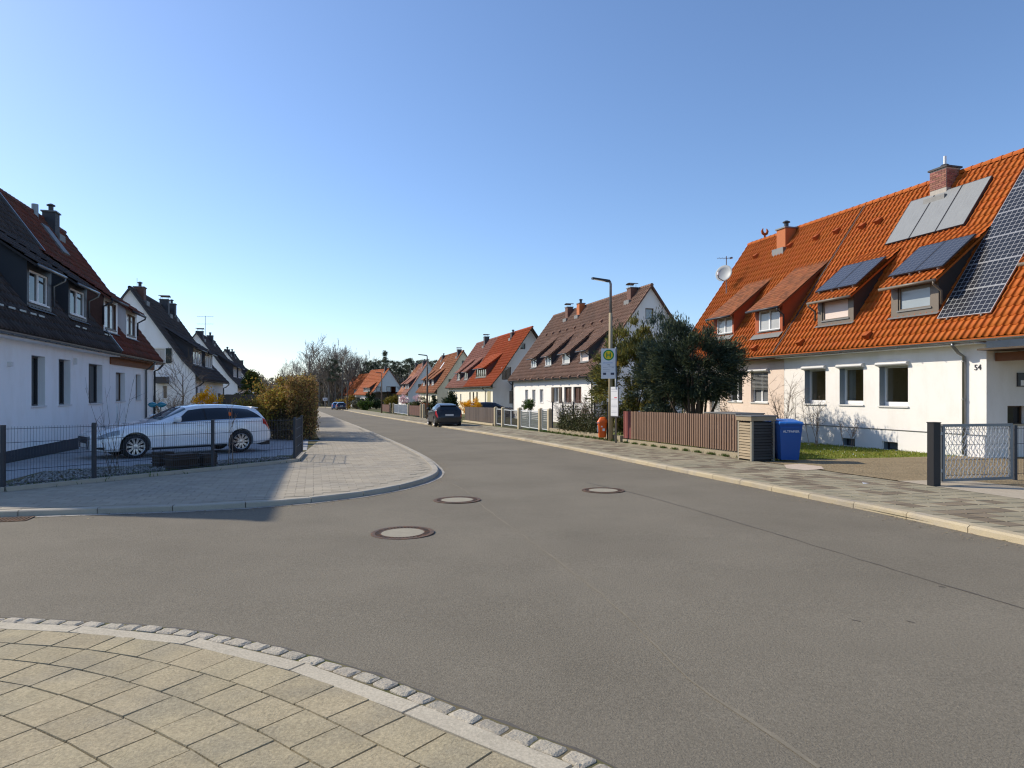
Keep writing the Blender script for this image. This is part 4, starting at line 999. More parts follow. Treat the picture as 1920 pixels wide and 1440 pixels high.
h.wall('left', M_WHITE); h.back(M_WHITE); h.roof(M_TPINK, .6, .4, x0=7.4, x1=15.4); h.gutter(m=M_DARKM)
f = Field(h.prof, -.2, 7.38, .6, .4); link('roof_tiles', f.joined(f.frames()), M_TRUST, h.roof_o, kind='stuff')
MB().hexa([(-.2,-.45,h.ze-.1),(7.39,-.45,h.ze-.1),(7.39,4,h.zr-.1),(-.2,4,h.zr-.1),(-.2,-.45,h.ze-.012),(7.39,-.45,h.ze-.012),(7.39,4,h.zr-.012),(-.2,4,h.zr-.012)]).build('roof_rust_half', M_TRUST, h.root)
for x0, x1 in ((3,5),(8,10),(11.2,13.4)): h.dormer(x0,x1,4.1,5.35, tp=.8, roofm=M_TPINK, fm=M_FWHITE, pane=M_GLCURT, tw=.6, tl=.4, gut=M_DARKM)
x, z = h.at(796, 677, 3.7); h.chimney(x,3.7,.9,.7,z,M_CHDARK,hood=2); x, z = h.at(781, 682, 3.7); h.chimney(x,3.7,.8,.6,z,M_CHDARK,hood=2)
def far_house(label, px_apex, d, W, L, rot, roofm, wallm, ridge, eave, gwin=True, dorm=True, half=None):
    # gable apex seen at px_apex; nearer gable at distance d
    ax = (px_apex-CX)/F*d; rz = math.atan2(-UY, -UX)+rot; dx, dy = math.cos(rz), math.sin(rz); nx, ny = -dy, dx
    x = ax - dx*L - nx*W/2; y = d - dy*L - ny*W/2
    h = House('house', label, 'R', 0, 0, L, W, eave, ridge, go=.2, rot=rot, xy=(x, y), kick=(.6,.86))
    gw = [(1.0,2.2,3.9,5.2),(3.6,4.8,3.9,5.2),(6.0,7.2,3.9,5.2)] if gwin else []
    gw = [g for g in gw if g[1] < W-.3]
    h.wall('right', wallm, gw)
    for i, g in enumerate(gw): h.window('right', g, .16, fm=M_FBROWN, pane=M_GLSKY if i < 2 else M_GLRED, fw=.14, mull=())
    front_windows(h, [(2,3,1.2,2.5),(L-3,L-2,1.2,2.5)], wallm, pane=M_GLASS)
    h.wall('left', wallm); h.back(wallm); h.roof(roofm, .7, .45); h.gutter(m=M_DARKM)
    if dorm: h.dormer(L-7,L-2,3.9,5.1, tp=.7, roofm=roofm, fm=M_FWHITE, pane=M_GLGREY, mull=(.25,.5,.75), tw=.7, tl=.45, gut=M_DARKM)
    h.chimney(L-1.5,W/2-.3,.6,.5,h.zr+.5,M_CHDARK,hood=2)
    h.verge('right', M_CHBR); return h
HF1 = far_house('grey gabled house with orange roof and three framed gable windows, far down the street', 729, 165, 8.4, 13, math.radians(14), M_TORANGE2, M_GREYW, 7.45, 1.2)
HF2 = far_house('small far house with dull orange roof next to the distant wood', 706, 190, 8.0, 13, math.radians(17), M_TORANGE2, M_WHITE, 7.1, 1.0, False)
HF3 = far_house('farthest house with white barge board and red roof before the wood', 690, 205, 8.0, 11, math.radians(20), M_TRED, M_WHITE, 6.4, .9, False)
# ================================================================== left side
HL1 = House('house', 'white house with black roof and two black dormers behind the white car', 'L', 18.3, -7.48, 11.0, 7.7, 3.15, 9.2, ov=.4, go=0.0); h = HL1
o_ = 0.5
ws = [(3.0+o_,4.0+o_,1.45,2.87),(5.1+o_,6.15+o_,1.45,2.87),(8.0+o_,9.6+o_,1.45,2.85)]
h.wall('front', M_WHITEL, ws, depth=.26, zb=.34)
MB().quad((0,.03,-.4),(11,.03,-.4),(11,.03,.345),(0,.03,.345)).quad((0,.03,.345),(11,.03,.345),(11,0.0,.345),(0,0.0,.345)).build('plinth', M_PLINTH, h.root)
for r in ws: h.window('front', r, .26, fm=M_FANTH, pane=M_GLASS, mull=(.5,) if r is not ws[0] else (), sillm=M_SILL)
h.wall('left', M_WHITEL); h.back(M_WHITEL); h.roof(M_TDARK, .26, .34, nind=200, x0=-.15, x1=11.0, ridge_single=False); h.gutter(-.15,11.0); soffit(h, M_FWHITE, 0, 11); h.verge('left', M_CHDARK)
for x0, x1, yy in ((3.3,5.25,4.2),(6.75,8.75,4.24)):
    h.dormer(x0+o_-.1,x1+o_-.2,yy,5.62, tp=.72, cheek=M_FANTH, roofm=M_TDARK, fm=M_FWHITE, pane=M_GLASS, tw=.26, tl=.34, margin=(.16,.30,.2,.26), pipe=1, mull=(.5,), sillm=M_SILL)
sf = MB()
for (ya,za),(yb,zb_) in zip(h.prof[:-1],h.prof[1:]): sf.hexa([(10.96,ya,za+.02),(11.06,ya,za+.02),(11.06,yb,zb_+.02),(10.96,yb,zb_+.02),(10.96,ya-.06,za+.10),(11.06,ya-.06,za+.10),(11.06,yb-.06,zb_+.10),(10.96,yb-.06,zb_+.10)])
sf.build('party_wall_flashing', M_ZINC, h.root)
hk = MB()
for x in (1.2,1.9,2.6,3.3,3.9,7.0,7.7,10.2,10.8):
    for z in (3.95,):
        y = h.yroof(z); hk.bar((x,y-.06,z+.06),(x+.42,y-.06,z+.06),.02,.05)
hk.build('snow_guards', M_ZINC, h.roof_o, kind='stuff')
MB().box(1.95,2.05,-.1,0,2.5,2.62).build('wall_lamp', M_SILL, h.root); MB().box(6.9,6.98,-.1,0,2.75,2.95).build('wall_lamp', M_SILL, h.root)
HL2 = House('house', 'white house half under a weathered red brown roof with a wood band below its gutter', 'L', 29.31, -7.48, 7.4, 7.7, 3.15, 9.2, ov=.4, go=0.15); h = HL2
ws = [(.85,2.2,1.6,2.75),(4.0,4.9,1.62,2.75)]
h.wall('front', M_WHITEL, ws, depth=.24); h.window('front', ws[0], .24, fm=M_FBROWN, pane=M_GLCURT); h.window('front', ws[1], .24, fm=M_FBROWN, pane=M_GLASS, mull=())
h.wall('right', M_WHITEL); h.back(M_WHITEL); h.roof(M_TMIX, .26, .34, nind=80, x0=0.0, x1=7.55); h.gutter(0,7.55); h.downpipe(5.6); h.downpipe(7.35, M_DARKM); soffit(h, M_WOODB, 0, 7.5)
y_, z_ = h.prof[0]; MB().box(0,7.4,-.06,-.005,z_-.42,z_-.15).build('wood_band', M_WOODB, h.root); h.verge('right', M_CHDARK)
h.dormer(-.3,1.6,4.24,5.72, tp=.72, cheek=M_CHBR, front=M_FWHITE, roofm=M_TMIX, fm=M_FBROWN, pane=M_GLCURT, tw=.26, tl=.34, pipe=-1, gut=M_DARKM, margin=(.2,.25,.16,.22)); h.dormer(2.9,4.7,4.24,5.6, tp=.72, cheek=M_WHITEL, front=M_FWHITE, roofm=M_TMIX, fm=M_FBROWN, pane=M_GLCURT, tw=.26, tl=.34, pipe=1, gut=M_DARKM, margin=(.2,.25,.16,.22))
p0 = h.onroof(90,437); p1 = h.onroof(119,478)
sk = MB(); xk = p1.x-.2; ya, yb = min(p0.y,p1.y), max(p0.y,p1.y)+.15
sk.hexa([(xk,ya,h.zroof(ya)+.02),(xk+.8,ya,h.zroof(ya)+.02),(xk+.8,yb,h.zroof(yb)+.02),(xk,yb,h.zroof(yb)+.02),(xk,ya-.08,h.zroof(ya)+.10),(xk+.8,ya-.08,h.zroof(ya)+.10),(xk+.8,yb-.08,h.zroof(yb)+.10),(xk,yb-.08,h.zroof(yb)+.10)]); w = sk.build('skylight', M_LEAD, h.root)
pn = MB().quad((xk+.08,ya-.02,h.zroof(ya+.08)+.06),(xk+.72,ya-.02,h.zroof(ya+.08)+.06),(xk+.72,yb-.16,h.zroof(yb-.06)+.06),(xk+.08,yb-.16,h.zroof(yb-.06)+.06)); pn.build('pane', M_GLSKY, w)
x, z = h.at(98, 400, 3.55); h.chimney(x,3.6,.55,.5,z,M_CHDARK,hood=2); x2, z2 = h.at(68, 383, 3.7); MB().tube([(x2,3.75,z2-1.3),(x2,3.75,z2)], .13, 12).build('metal_flue', M_ZINC, h.root)
def left_house(label, a0, L, eave, ridge, gable_px, wallm, seed, chim):
    h = House('house', label, 'L', a0, -7.48, L, 7.7, eave, ridge, ov=.45, go=.18, kick=(.8,.80))
    gr = [grect(h, 'left', *g[:4]) for g in gable_px]
    h.wall('left', wallm, gr)
    for r, g in zip(gr, gable_px): h.window('left', r, .16, fm=M_FWHITE, pane=g[4], mull=(), shutters=None)
    front_windows(h, [(2.0,3.2,1.4,2.5),(4.4,5.6,1.4,2.5),(8.0,9.0,1.4,2.5)], wallm, fm=M_FWHITE, pane=M_GLASS)
    h.wall('right', wallm); h.back(wallm); h.roof(M_TDARK, .3, .36); h.gutter(m=M_DARKM); h.downpipe(.15, M_DARKM); h.downpipe(L-.2, M_DARKM); h.verge('left', M_CHDARK); h.verge('right', M_CHDARK)
    for x0, x1 in ((L*.14,L*.42),(L*.52,L*.80)): h.dormer(x0,x1,4.1,5.45, tp=.66, cheek=M_CHDARK, roofm=M_TDARK, fm=M_FWHITE, pane=M_GLCURT, mull=(.34,.66), tw=.3, tl=.36, gut=M_DARKM)
    for px, py, hd, m in chim:
        x, z = h.at(px, py, 3.6); h.chimney(x,3.65,.7,.6,z,m,hood=hd)
    return h
HL3 = left_house('white gabled house with black roof and green gable shutter beyond the white car', 49, 14.3, 2.5, 8.4, [(288.6,653,310,681,M_GLCURT),(304,722,314,748,M_GLASS)], M_WHITEL, 3, [(264,540,2,M_CHBR),(310,563,1,M_CHDARK),(323,571,2,M_CHDARK)])
h = HL3; r = grect(h, 'left', 311, 653, 322, 681); fn = h.plane('left'); p, q = fn(r[0],-.06,r[2]), fn(r[1],-.01,r[3]); MB().box(p[0],q[0],p[1],q[1],p[2],q[2]).build('shutter', M_SHUTG, h.root)
r = grect(h, 'left', 295, 707, 317, 719); p, q = fn(r[0],-.9,r[2]), fn(r[1],-.0,r[3]); MB().box(p[0],q[0],p[1],q[1],p[2],q[2]).build('porch_canopy', M_FANTH, h.root)
HL4 = left_house('second white gabled house with black roof, carrying a tall aerial', 75, 13.0, 2.1, 7.75, [], M_WHITEL, 4, [(376,622,1,M_CHDARK),(395,630,2,M_CHDARK)])
HL5 = left_house('third grey white gabled house with black roof on the shaded side', 98, 12.5, 1.75, 7.4, [], M_WHITEL, 5, [(427,656,2,M_CHDARK),(436,660,2,M_CHDARK)])
def aerial(h, px, py, hgt, label):
    x, z = h.at(px, py, 3.85); wp = world(h, x, 3.85, h.zr)
    t = thing('roof_aerial', label, 'aerial', wp); MB().tube([(0,0,-.1),(0,0,hgt)], .025, 6).build('mast', M_ZINC, t)
    m = MB()
    for k, zz in enumerate((hgt-.1, hgt-.9)):
        m.tube([(-.9,0,zz),(.9,0,zz)], .010, 4)
        for q in range(6): m.tube([(-.8+q*.3,-.3,zz),(-.8+q*.3,.3,zz)], .008, 4)
    m.build('antenna_rods', M_ZINC, t)
aerial(HL4, 385, 640, 2.3, 'rake aerial on the ridge of the second black roofed house')
x, z = HL3.at(257, 545, 3.85); wp = world(HL3, x, 3.85, HL3.zr); t = thing('roof_aerial', 'thin whip aerial beside the brown chimney of the black roofed gable house', 'aerial', wp); MB().tube([(0,0,-.1),(0,0,.9)], .012, 5).build('whip', M_ZINC, t); MB().tube([(0,0,-.1),(0,0,.25)], .025, 6).build('mast', M_ZINC, t)
h = House('house', 'small steep grey gable peeping over the hedge, far end of the shaded side', 'L', 0, 0, 12, 7.4, .9, 7.2, rot=math.radians(12), xy=(-48.2,131), go=.2)
h.wall('left', M_GREYW); front_windows(h, [(3,4,1.2,2.4)], M_GREYW); h.wall('right', M_GREYW); h.back(M_GREYW); h.roof(M_TDARK, .7, .45); h.chimney(.8,3.4,.8,.6,h.zr+.6,M_CHDARK); h.chimney(3.0,3.4,.7,.6,h.zr+.5,M_CHDARK)
# ------------------------------------------------------------------ cars
M_PWHITE = mat('car_paint_white', (0.84,0.86,0.88), 0.25, var=0.0, coat=0.8, spec=0.5)
M_PGREY = mat('car_paint_dark_grey', (0.022,0.022,0.023), 0.3, var=0.0, coat=0.4, spec=0.4)
M_PBLACK = mat('car_paint_blackblue', (0.012,0.014,0.022), 0.2, var=0.0, coat=0.9, spec=0.5)
M_PBLUE = mat('car_paint_blue', (0.05,0.12,0.28), 0.25, var=0.0, coat=0.8, spec=0.5)
M_CGLASS = mat('car_glass', (0.012,0.016,0.022), 0.03, var=0.0, spec=0.7)
M_CGLASSF = mat('car_windscreen', (0.10,0.16,0.19), 0.03, var=0.0, spec=0.8)
M_TYRE = mat('tyre', (0.02,0.02,0.021), 0.85, var=0.1)
M_RIM = mat('alloy_rim', (0.55,0.55,0.56), 0.3, var=0.0, metal=0.8)
M_BLK = mat('black_plastic', (0.018,0.018,0.02), 0.5, var=0.0)
M_RED = mat('tail_light_red', (0.45,0.012,0.012), 0.15, var=0.0, spec=0.6, coat=.5)
M_HEAD = mat('headlight', (0.28,0.32,0.36), 0.08, var=0.0, spec=0.8, coat=1.0)
M_CHROME = mat('chrome', (0.6,0.6,0.62), 0.15, var=0.0, metal=0.95)
M_PLATE = mat('number_plate', (0.7,0.7,0.68), 0.5, var=0.03)
def smooth_fn(pts, L, k=0.10):
    xs = np.linspace(-.5, L+.5, 600); ys = np.interp(xs, [p[0] for p in pts], [p[1] for p in pts])
    n = max(1, int(k/(xs[1]-xs[0]))); ker = np.hanning(2*n+3)[1:-1]; ker /= ker.sum()
    yp = np.convolve(np.pad(ys, n, mode='edge'), ker, 'valid'); return lambda x: np.interp(x, xs, yp)
def make_car(name, label, S, paint, loc, rz, detail=True, group=None):
    L, Wd = S['L'], S['W']; t = thing(name, label, 'car', loc, rz, group)
    zt = smooth_fn(S['zt'], L, .09); zb = smooth_fn(S['zb'], L, .15); wm = smooth_fn(S['wm'], L, .10); wt = smooth_fn(S['wt'], L, .15); zl = smooth_fn(S['zl'], L, .1)
    def section(x):
        a, b, m, tt, l = float(zt(x)), float(zb(x)), float(wm(x)), float(wt(x)), float(zl(x))
        b = min(b, a-.04); tt = min(tt, m*.97)
        P = [(0,l),(m*.80,l),(m*.965,l+.07),(m*.99,l+.25*(b-l)+.02),(m,l+.60*(b-l)),(m*.965,b),((m*.965*.5+tt*.5)+.012*min(1,(a-b)*3),(a+b)/2-.01),(tt,a-.10*min(1,(a-b)*2.6)),(tt*.80,a-.022),(0,a)]
        return np.array(P)
    def surf(x, v):                    # catmull-rom through the section points
        P = section(x); v = min(max(v, 0.0), 8.9999); i = int(v); f = v-i
        p0 = P[i-1] if i > 0 else np.array((-P[1][0], P[1][1])); p1, p2 = P[i], P[i+1]; p3 = P[i+2] if i+2 < 10 else np.array((-P[8][0], P[8][1]))
        q = 0.5*((2*p1)+(-p0+p2)*f+(2*p0-5*p1+4*p2-p3)*f*f+(-p0+3*p1-3*p2+p3)*f**3)
        return np.array((x, max(q[0], 0.0), q[1]))
    xs = np.unique(np.r_[np.linspace(0, .5, 12), np.linspace(.5, L-.6, 46), np.linspace(L-.6, L, 16)])
    vs_ = np.unique(np.r_[0, np.linspace(1, 8, 29), 8.5, 9]); rings = []
    for x in xs:
        h_ = [surf(x, v) for v in vs_]; ring_ = [tuple(p) for p in h_] + [(p[0],-p[1],p[2]) for p in h_[1:-1][::-1]]; rings.append(ring_)
    n = len(rings[0]); mb = MB()
    for r in rings: mb.v += r
    for k in range(len(xs)-1):
        for j in range(n):
            a = k*n+j; b = k*n+(j+1) % n; mb.f.append((a, b, b+n, a+n))
    mb.f.append(tuple(range(n))[::-1]); mb.f.append(tuple((len(xs)-1)*n+j for j in range(n)))
    body = mb.build('body', paint, t, smooth=True)
    cut = MB(); R = S['R']
    for ax in S['axles']:
        for s in (-1,1): cut.lathe([(0.001,s*.50),(R+.055,s*.50),(R+.055,s*1.3),(0.001,s*1.3)], 36, (ax,0,R), axis='y')
    co = cut.build('tmp_cut', None, t); bm_ = body.modifiers.new('b', 'BOOLEAN'); bm_.operation = 'DIFFERENCE'; bm_.solver = 'EXACT'; bm_.object = co
    dg = bpy.context.evaluated_depsgraph_get(); me = bpy.data.meshes.new_from_object(body.evaluated_get(dg)); body.modifiers.clear(); body.data = me
    bpy.data.objects.remove(co)
    me.polygons.foreach_set('use_smooth', [True]*len(me.polygons))
    try: me.set_sharp_from_angle(angle=math.radians(38))
    except Exception: pass
    me.materials.clear(); me.materials.append(paint)
    def patch(nm, m, fx, v0, v1, sides=(1,-1), off=.006, nu=14, nv=7, mirror=False, parent=None):
        out = []
        for s in sides:
            q = MB(); idx = {}
            for i in range(nu+1):
                for j in range(nv+1):
                    fv = j/nv; v = v0+(v1-v0)*fv; xa, xb = fx(fv); x = xa+(xb-xa)*i/nu
                    p = surf(x, v); e = .01; du = surf(min(x+e, L), v)-surf(max(x-e, 0), v); dv = surf(x, min(v+.05, 9))-surf(x, max(v-.05, 0))
                    nn = np.cross(dv, du); nn = nn/(np.linalg.norm(nn)+1e-9)
                    if nn[1] < 0 and v < 7.3: nn = -nn
                    if v >= 7.3 and nn[2] < 0: nn = -nn
                    p = p+nn*off; q.v.append((p[0], s*p[1], p[2]))
            for i in range(nu):
                for j in range(nv):
                    a = i*(nv+1)+j; f = (a, a+1, a+nv+2, a+nv+1); q.f.append(f if s > 0 else f[::-1])
            out.append(q)
        if mirror:
            a = MB(); o = 0
            for q in out: a.f += [tuple(i+len(a.v) for i in f) for f in q.f]; a.v += q.v
            return a.build(nm, m, parent or t, smooth=True)
        for q in out: q.build(nm, m, parent or t, smooth=True)
    g = S['glass']
    for (b0,b1,r0,r1) in g['side']: patch('side_window', M_CGLASS, lambda f, b0=b0, b1=b1, r0=r0, r1=r1: (b0+(r0-b0)*f, b1+(r1-b1)*f), 5.22, 6.82)
    b0 = g['side'][0][0]; b1 = g['side'][-1][1]; r0 = g['side'][0][2]; r1 = g['side'][-1][3]
    patch('window_surround', M_BLK, lambda f: (b0-.03+(r0-b0)*f, b1+.03+(r1-b1)*f), 5.17, 6.9, off=.004)
    if detail:
        b0 = g['side'][0][0]; r0 = g['side'][0][2]; b1 = g['side'][-1][1]
        patch('window_trim', M_CHROME if S.get('chrome') else M_BLK, lambda f: (b0-.02, b1+.05), 5.10, 5.20, off=.008, nv=1)
    patch('windscreen', M_CGLASSF, lambda f: g['front'], 7.25, 9, mirror=True, off=.008); patch('rear_window', M_CGLASS, lambda f: g['rear'], 7.25, 9, mirror=True, off=.008)
    for x0, x1, v0, v1 in S['head']: patch('headlight', M_HEAD, lambda f: (x0, x1), v0, v1, off=.008)
    for x0, x1, v0, v1 in S['tail']: patch('tail_light', M_RED, lambda f: (x0, x1), v0, v1, off=.010)
    if detail:
        for x in S['doors']: patch('door_gap', M_BLK, lambda f, x=x: (x-.005, x+.005), 2.1, 5.0, nu=1, nv=10, off=.003)
        patch('sill_trim', M_BLK, lambda f: (S['axles'][0]+R+.08, S['axles'][1]-R-.08), 1.3, 2.0, nv=3, off=.006)
        for x in S['handles']:
            for s in (1,-1):
                p = surf(x, 4.75); MB().box(p[0]-.09,p[0]+.09,s*(p[1]-.01),s*(p[1]+.035),p[2]-.014,p[2]+.014).build('door_handle', paint, t)
    for s in (1,-1):
        p = surf(S['mirror'], 5.3); mm = MB(); mm.tube([(p[0],s*(p[1]-.03),p[2]+.02),(p[0],s*(p[1]+.08),p[2]+.05)], .03, 6)
        c = np.array((p[0]+.02, s*(p[1]+.16), p[2]+.09)); prof = [(-.11,.02),(-.09,.065),(-.03,.085),(.04,.085),(.09,.07)]
        mm.tube([(c[0]-.09,c[1],c[2]),(c[0]-.07,c[1],c[2]),(c[0]+.02,c[1],c[2]),(c[0]+.08,c[1],c[2])], [.03,.075,.095,.085], 12); mm.build('wing_mirror', paint, t, smooth=True)
    # front and rear ends
    wz = S['nose']; gm = MB()
    zb_, zt_, w0, w1 = wz
    gm.quad((-.012,-w0,zb_),(-.012,w0,zb_),(-.012,w1,zt_),(-.012,-w1,zt_)); gm.build('grille', M_BLK, t)
    sl = MB()
    for k in range(6):
        z = zb_+(zt_-zb_)*(k+.5)/6; w = w0+(w1-w0)*(k+.5)/6; sl.box(-.03,-.008,-w*.95,w*.95,z-.008,z+.008)
    sl.build('grille_bars', M_BLK, t); MB().tube([(-.03,-w0,zb_),(-.03,w0,zb_),(-.03,w1,zt_),(-.03,-w1,zt_),(-.03,-w0,zb_)], .012, 6).build('grille_surround', M_CHROME, t)
    patch('bumper_intake', M_BLK, lambda f: (.035, .26), 2.15, 3.1, off=.006)
    MB().box(-.04,-.015,-.26,.26,zb_+.03,zb_+.14).build('number_plate', M_PLATE, t); pz = S['plate']; MB().box(L-.01,L+.02,-.26,.26,pz,pz+.11).build('number_plate', M_PLATE, t)
    MB().box(L-.25,L+.012,-Wd*.36,Wd*.36,.18,.30).build('rear_valance', M_BLK, t)
    # wheels
    w = S['wheelw']; ty = MB().lathe([(R*.70,-w/2),(R*.93,-w/2),(R*.99,-w*.36),(R,0),(R*.99,w*.36),(R*.93,w/2),(R*.70,w/2)], 36, axis='y', closed=True).mesh(smooth=True)
    rm = MB().lathe([(R*.70,-w/2),(R*.72,-w/2-.004),(R*.66,-w/2+.01),(R*.64,-w*.1),(R*.64,w/2),(R*.7,w/2)], 36, axis='y', closed=True)
    ns = S.get('spokes', 10)
    for k in range(ns):
        a = 2*math.pi*k/ns
        for da in (-.09,.09):
            c0, s0 = math.cos(a+da*1.6), math.sin(a+da*1.6); c1, s1 = math.cos(a+da), math.sin(a+da)
            rm.bar((.05*c0,-w/2+.02,.05*s0),(R*.66*c1,-w/2+.012,R*.66*s1), .024, .03, up=(0,1,0))
    rm.lathe([(0.001,-w/2+.0),(.06,-w/2+.004),(.075,-w/2+.03)], 20, axis='y'); rmm = rm.mesh(smooth=False)
    dk = MB().lathe([(0.001,-w/2+.075),(R*.66,-w/2+.075)], 24, axis='y').mesh()
    for ax in S['axles']:
        for s in (1,-1):
            wo = link('wheel', ty, M_TYRE, t, loc=(ax, s*(Wd/2-w/2-.025), R), rot=(0,0,0 if s < 0 else math.pi)); link('rim', rmm, M_RIM, wo); link('brake_disc', dk, M_BLK, wo)
    if S.get('rails'):
        for s in (1,-1): MB().tube([(x, s*(float(wt(x))*.93), float(zt(x))+dz) for x, dz in ((2.35,-.02),(2.5,.02),(3.2,.03),(4.1,.03),(4.3,-.02))], .014, 6).build('roof_rail', M_CHROME, t, smooth=True)
    if S.get('spoiler'):
        x0, x1, z, w_ = S['spoiler']; MB().hexa([(x0,-w_,z-.03),(x1,-w_*.95,z-.05),(x1,w_*.95,z-.05),(x0,w_,z-.03),(x0,-w_,z+.012),(x1,-w_*.95,z-.025),(x1,w_*.95,z-.025),(x0,w_,z+.012)]).build('spoiler', paint, t)
    return t
ESTATE = dict(L=4.93, W=1.87, R=.335, wheelw=.25, axles=(1.0,3.92), chrome=True, rails=False, spokes=10,
    zt=[(0,.68),(.10,.77),(.4,.86),(.9,.94),(1.5,1.0),(1.62,1.02),(2.45,1.40),(2.85,1.452),(3.4,1.46),(4.0,1.43),(4.42,1.375),(4.55,1.34),(4.80,1.06),(4.88,.92),(4.93,.66)],
    zb=[(0,.54),(.4,.72),(1.0,.82),(1.6,.90),(2.5,.935),(3.5,.96),(4.3,1.0),(4.7,.99),(4.93,.60)],
    wm=[(0,.56),(.06,.70),(.2,.82),(.5,.895),(1.0,.935),(4.0,.935),(4.5,.90),(4.8,.83),(4.93,.72)],
    wt=[(0,.5),(.5,.72),(1.5,.76),(2.3,.60),(3.0,.60),(4.3,.56),(4.6,.60),(4.93,.6)], zl=[(0,.24),(.3,.20),(4.5,.22),(4.93,.30)],
    glass=dict(side=[(1.98,2.86,2.50,2.86),(2.92,3.70,2.92,3.70),(3.76,4.56,3.76,4.22)], front=(1.70,2.42), rear=(4.56,4.78)), head=[(.13,.62,4.55,5.3)], tail=[(4.62,4.87,4.5,5.15)],
    doors=(1.72,2.90,3.78), handles=(2.70,3.62), mirror=2.02, nose=(.30,.62,.36,.50), plate=.72, spoiler=(4.40,4.62,1.365,.56))
HATCH = dict(L=4.05, W=1.74, R=.31, wheelw=.21, axles=(.80,3.29), chrome=False, spokes=7,
    zt=[(0,.62),(.1,.74),(.4,.86),(.9,.97),(1.1,1.02),(1.95,1.42),(2.4,1.475),(3.0,1.46),(3.5,1.40),(3.62,1.36),(3.86,1.05),(3.98,.92),(4.05,.66)],
    zb=[(0,.54),(.4,.76),(1.0,.90),(2.0,.97),(3.2,1.04),(3.8,1.03),(4.05,.6)], wm=[(0,.52),(.06,.66),(.25,.80),(.6,.855),(3.3,.87),(3.75,.84),(3.95,.78),(4.05,.68)],
    wt=[(0,.5),(.9,.72),(1.9,.56),(2.6,.565),(3.4,.53),(3.7,.57),(4.05,.55)], zl=[(0,.24),(.3,.20),(3.7,.22),(4.05,.32)],
    glass=dict(side=[(1.5,2.36,2.02,2.36),(2.42,3.25,2.42,3.10)], front=(1.2,1.92), rear=(3.60,3.85)), head=[(.12,.6,4.6,5.3)], tail=[(3.72,4.0,4.2,5.1)],
    doors=(1.32,2.39,3.2), handles=(2.2,3.05), mirror=1.55, nose=(.30,.60,.4,.5), plate=.70, spoiler=(3.44,3.72,1.385,.52))
ex = Vector((.70,.714)); ey = Vector((-.714,.70)); wc = Vector(G(252,863.5)); rt = wc - ex*1.0 + ey*.80
make_car('parked_car', 'white estate car parked in the paved yard behind the wire fence', ESTATE, M_PWHITE, (rt.x, rt.y, zg(rt.y+1)+.062), math.atan2(.714,.70))
def place_rear(x, y, hx, hy, L): n = math.hypot(hx,hy); hx/=n; hy/=n; return (x+hx*L, y+hy*L, zg(y+hy*L/2)), math.atan2(-hy,-hx)
lc, rz = place_rear(-3.90, 42.6, -.27, .963, 4.05); make_car('parked_car', 'dark grey hatchback parked half on the right pavement', HATCH, M_PGREY, (lc[0],lc[1],lc[2]+.03), rz)
cx, cy = AB(61.8, 16.7); make_car('parked_car', 'black car in the driveway behind the yellow forsythia', ESTATE, M_PBLACK, (cx+RX*2.0, cy+RY*2.0, zg(cy)+.1), math.atan2(-RY,-RX), detail=False)
lc, rz = place_rear(-31.1, 124.5, -.31, .95, 4.05); make_car('parked_car', 'dark blue car parked at the far bend of the street', HATCH, M_PBLACK, (lc[0],lc[1],lc[2]+.03), rz, detail=False)
lc, rz = place_rear(-33.9, 132.0, -.31, .95, 4.05); make_car('parked_car', 'light blue car just beyond the dark blue one at the far bend', HATCH, M_PBLUE, (lc[0],lc[1],lc[2]+.02), rz, detail=False)
# ------------------------------------------------------------------ street lamps
M_POLEW = mat('pole_beige_concrete', (0.40,0.33,0.21), 0.85, var=0.18, scale=3, fine=0.15, fscale=40, stretch=(1,1,.2))
M_POLEG = mat('pole_galvanised', (0.26,0.27,0.28), 0.45, var=0.12, scale=5, metal=0.6)
M_POLED = mat('pole_dark_wood', (0.13,0.095,0.07), 0.85, var=0.25, scale=3, stretch=(1,1,.2))
def lamp(px, py, label, hgt, m_low, b=None):
    x, y = G(px, py); t = thing('street_lamp', label, 'street lamp', (x, y, zg(y)+.05), math.atan2(-RY,-RX), 'street lamps along the right pavement')
    MB().tube([(0,0,-.1),(0,0,hgt*.80)], [.095,.072], 14).build('pole', m_low, t, smooth=True); MB().tube([(0,0,hgt*.80),(0,0,hgt-.12),(.03,0,hgt-.03),(.10,0,hgt)], [.055,.048,.046,.045], 10).build('pole_top', M_POLEG, t, smooth=True)
    hd = MB().hexa([(.06,-.09,hgt-.055),(.78,-.085,hgt+.035),(.78,.085,hgt+.035),(.06,.09,hgt-.055),(.06,-.08,hgt+.03),(.78,-.075,hgt+.10),(.78,.075,hgt+.10),(.06,.08,hgt+.03)]); ho = hd.build('lamp_head', M_FANTH, t)
    MB().hexa([(.22,-.06,hgt-.042),(.70,-.06,hgt+.018),(.70,.06,hgt+.018),(.22,.06,hgt-.042),(.22,-.06,hgt-.034),(.70,-.06,hgt+.026),(.70,.06,hgt+.026),(.22,.06,hgt-.034)]).build('lens', M_GLCURT, ho)
    return t
lamp(1145, 830.5, 'tall street lamp with beige lower pole beside the bus stop sign', 6.25, M_POLEW)
lamp(801, 787, 'street lamp with brown pole beyond the dark hatchback', 5.6, M_POLED)
lamp(715.6, 775.5, 'thin far street lamp before the grey gabled house', 5.3, M_POLED)
lamp(651, 769.5, 'farthest lamp pole next to the dark blue car', 5.2, M_POLED)
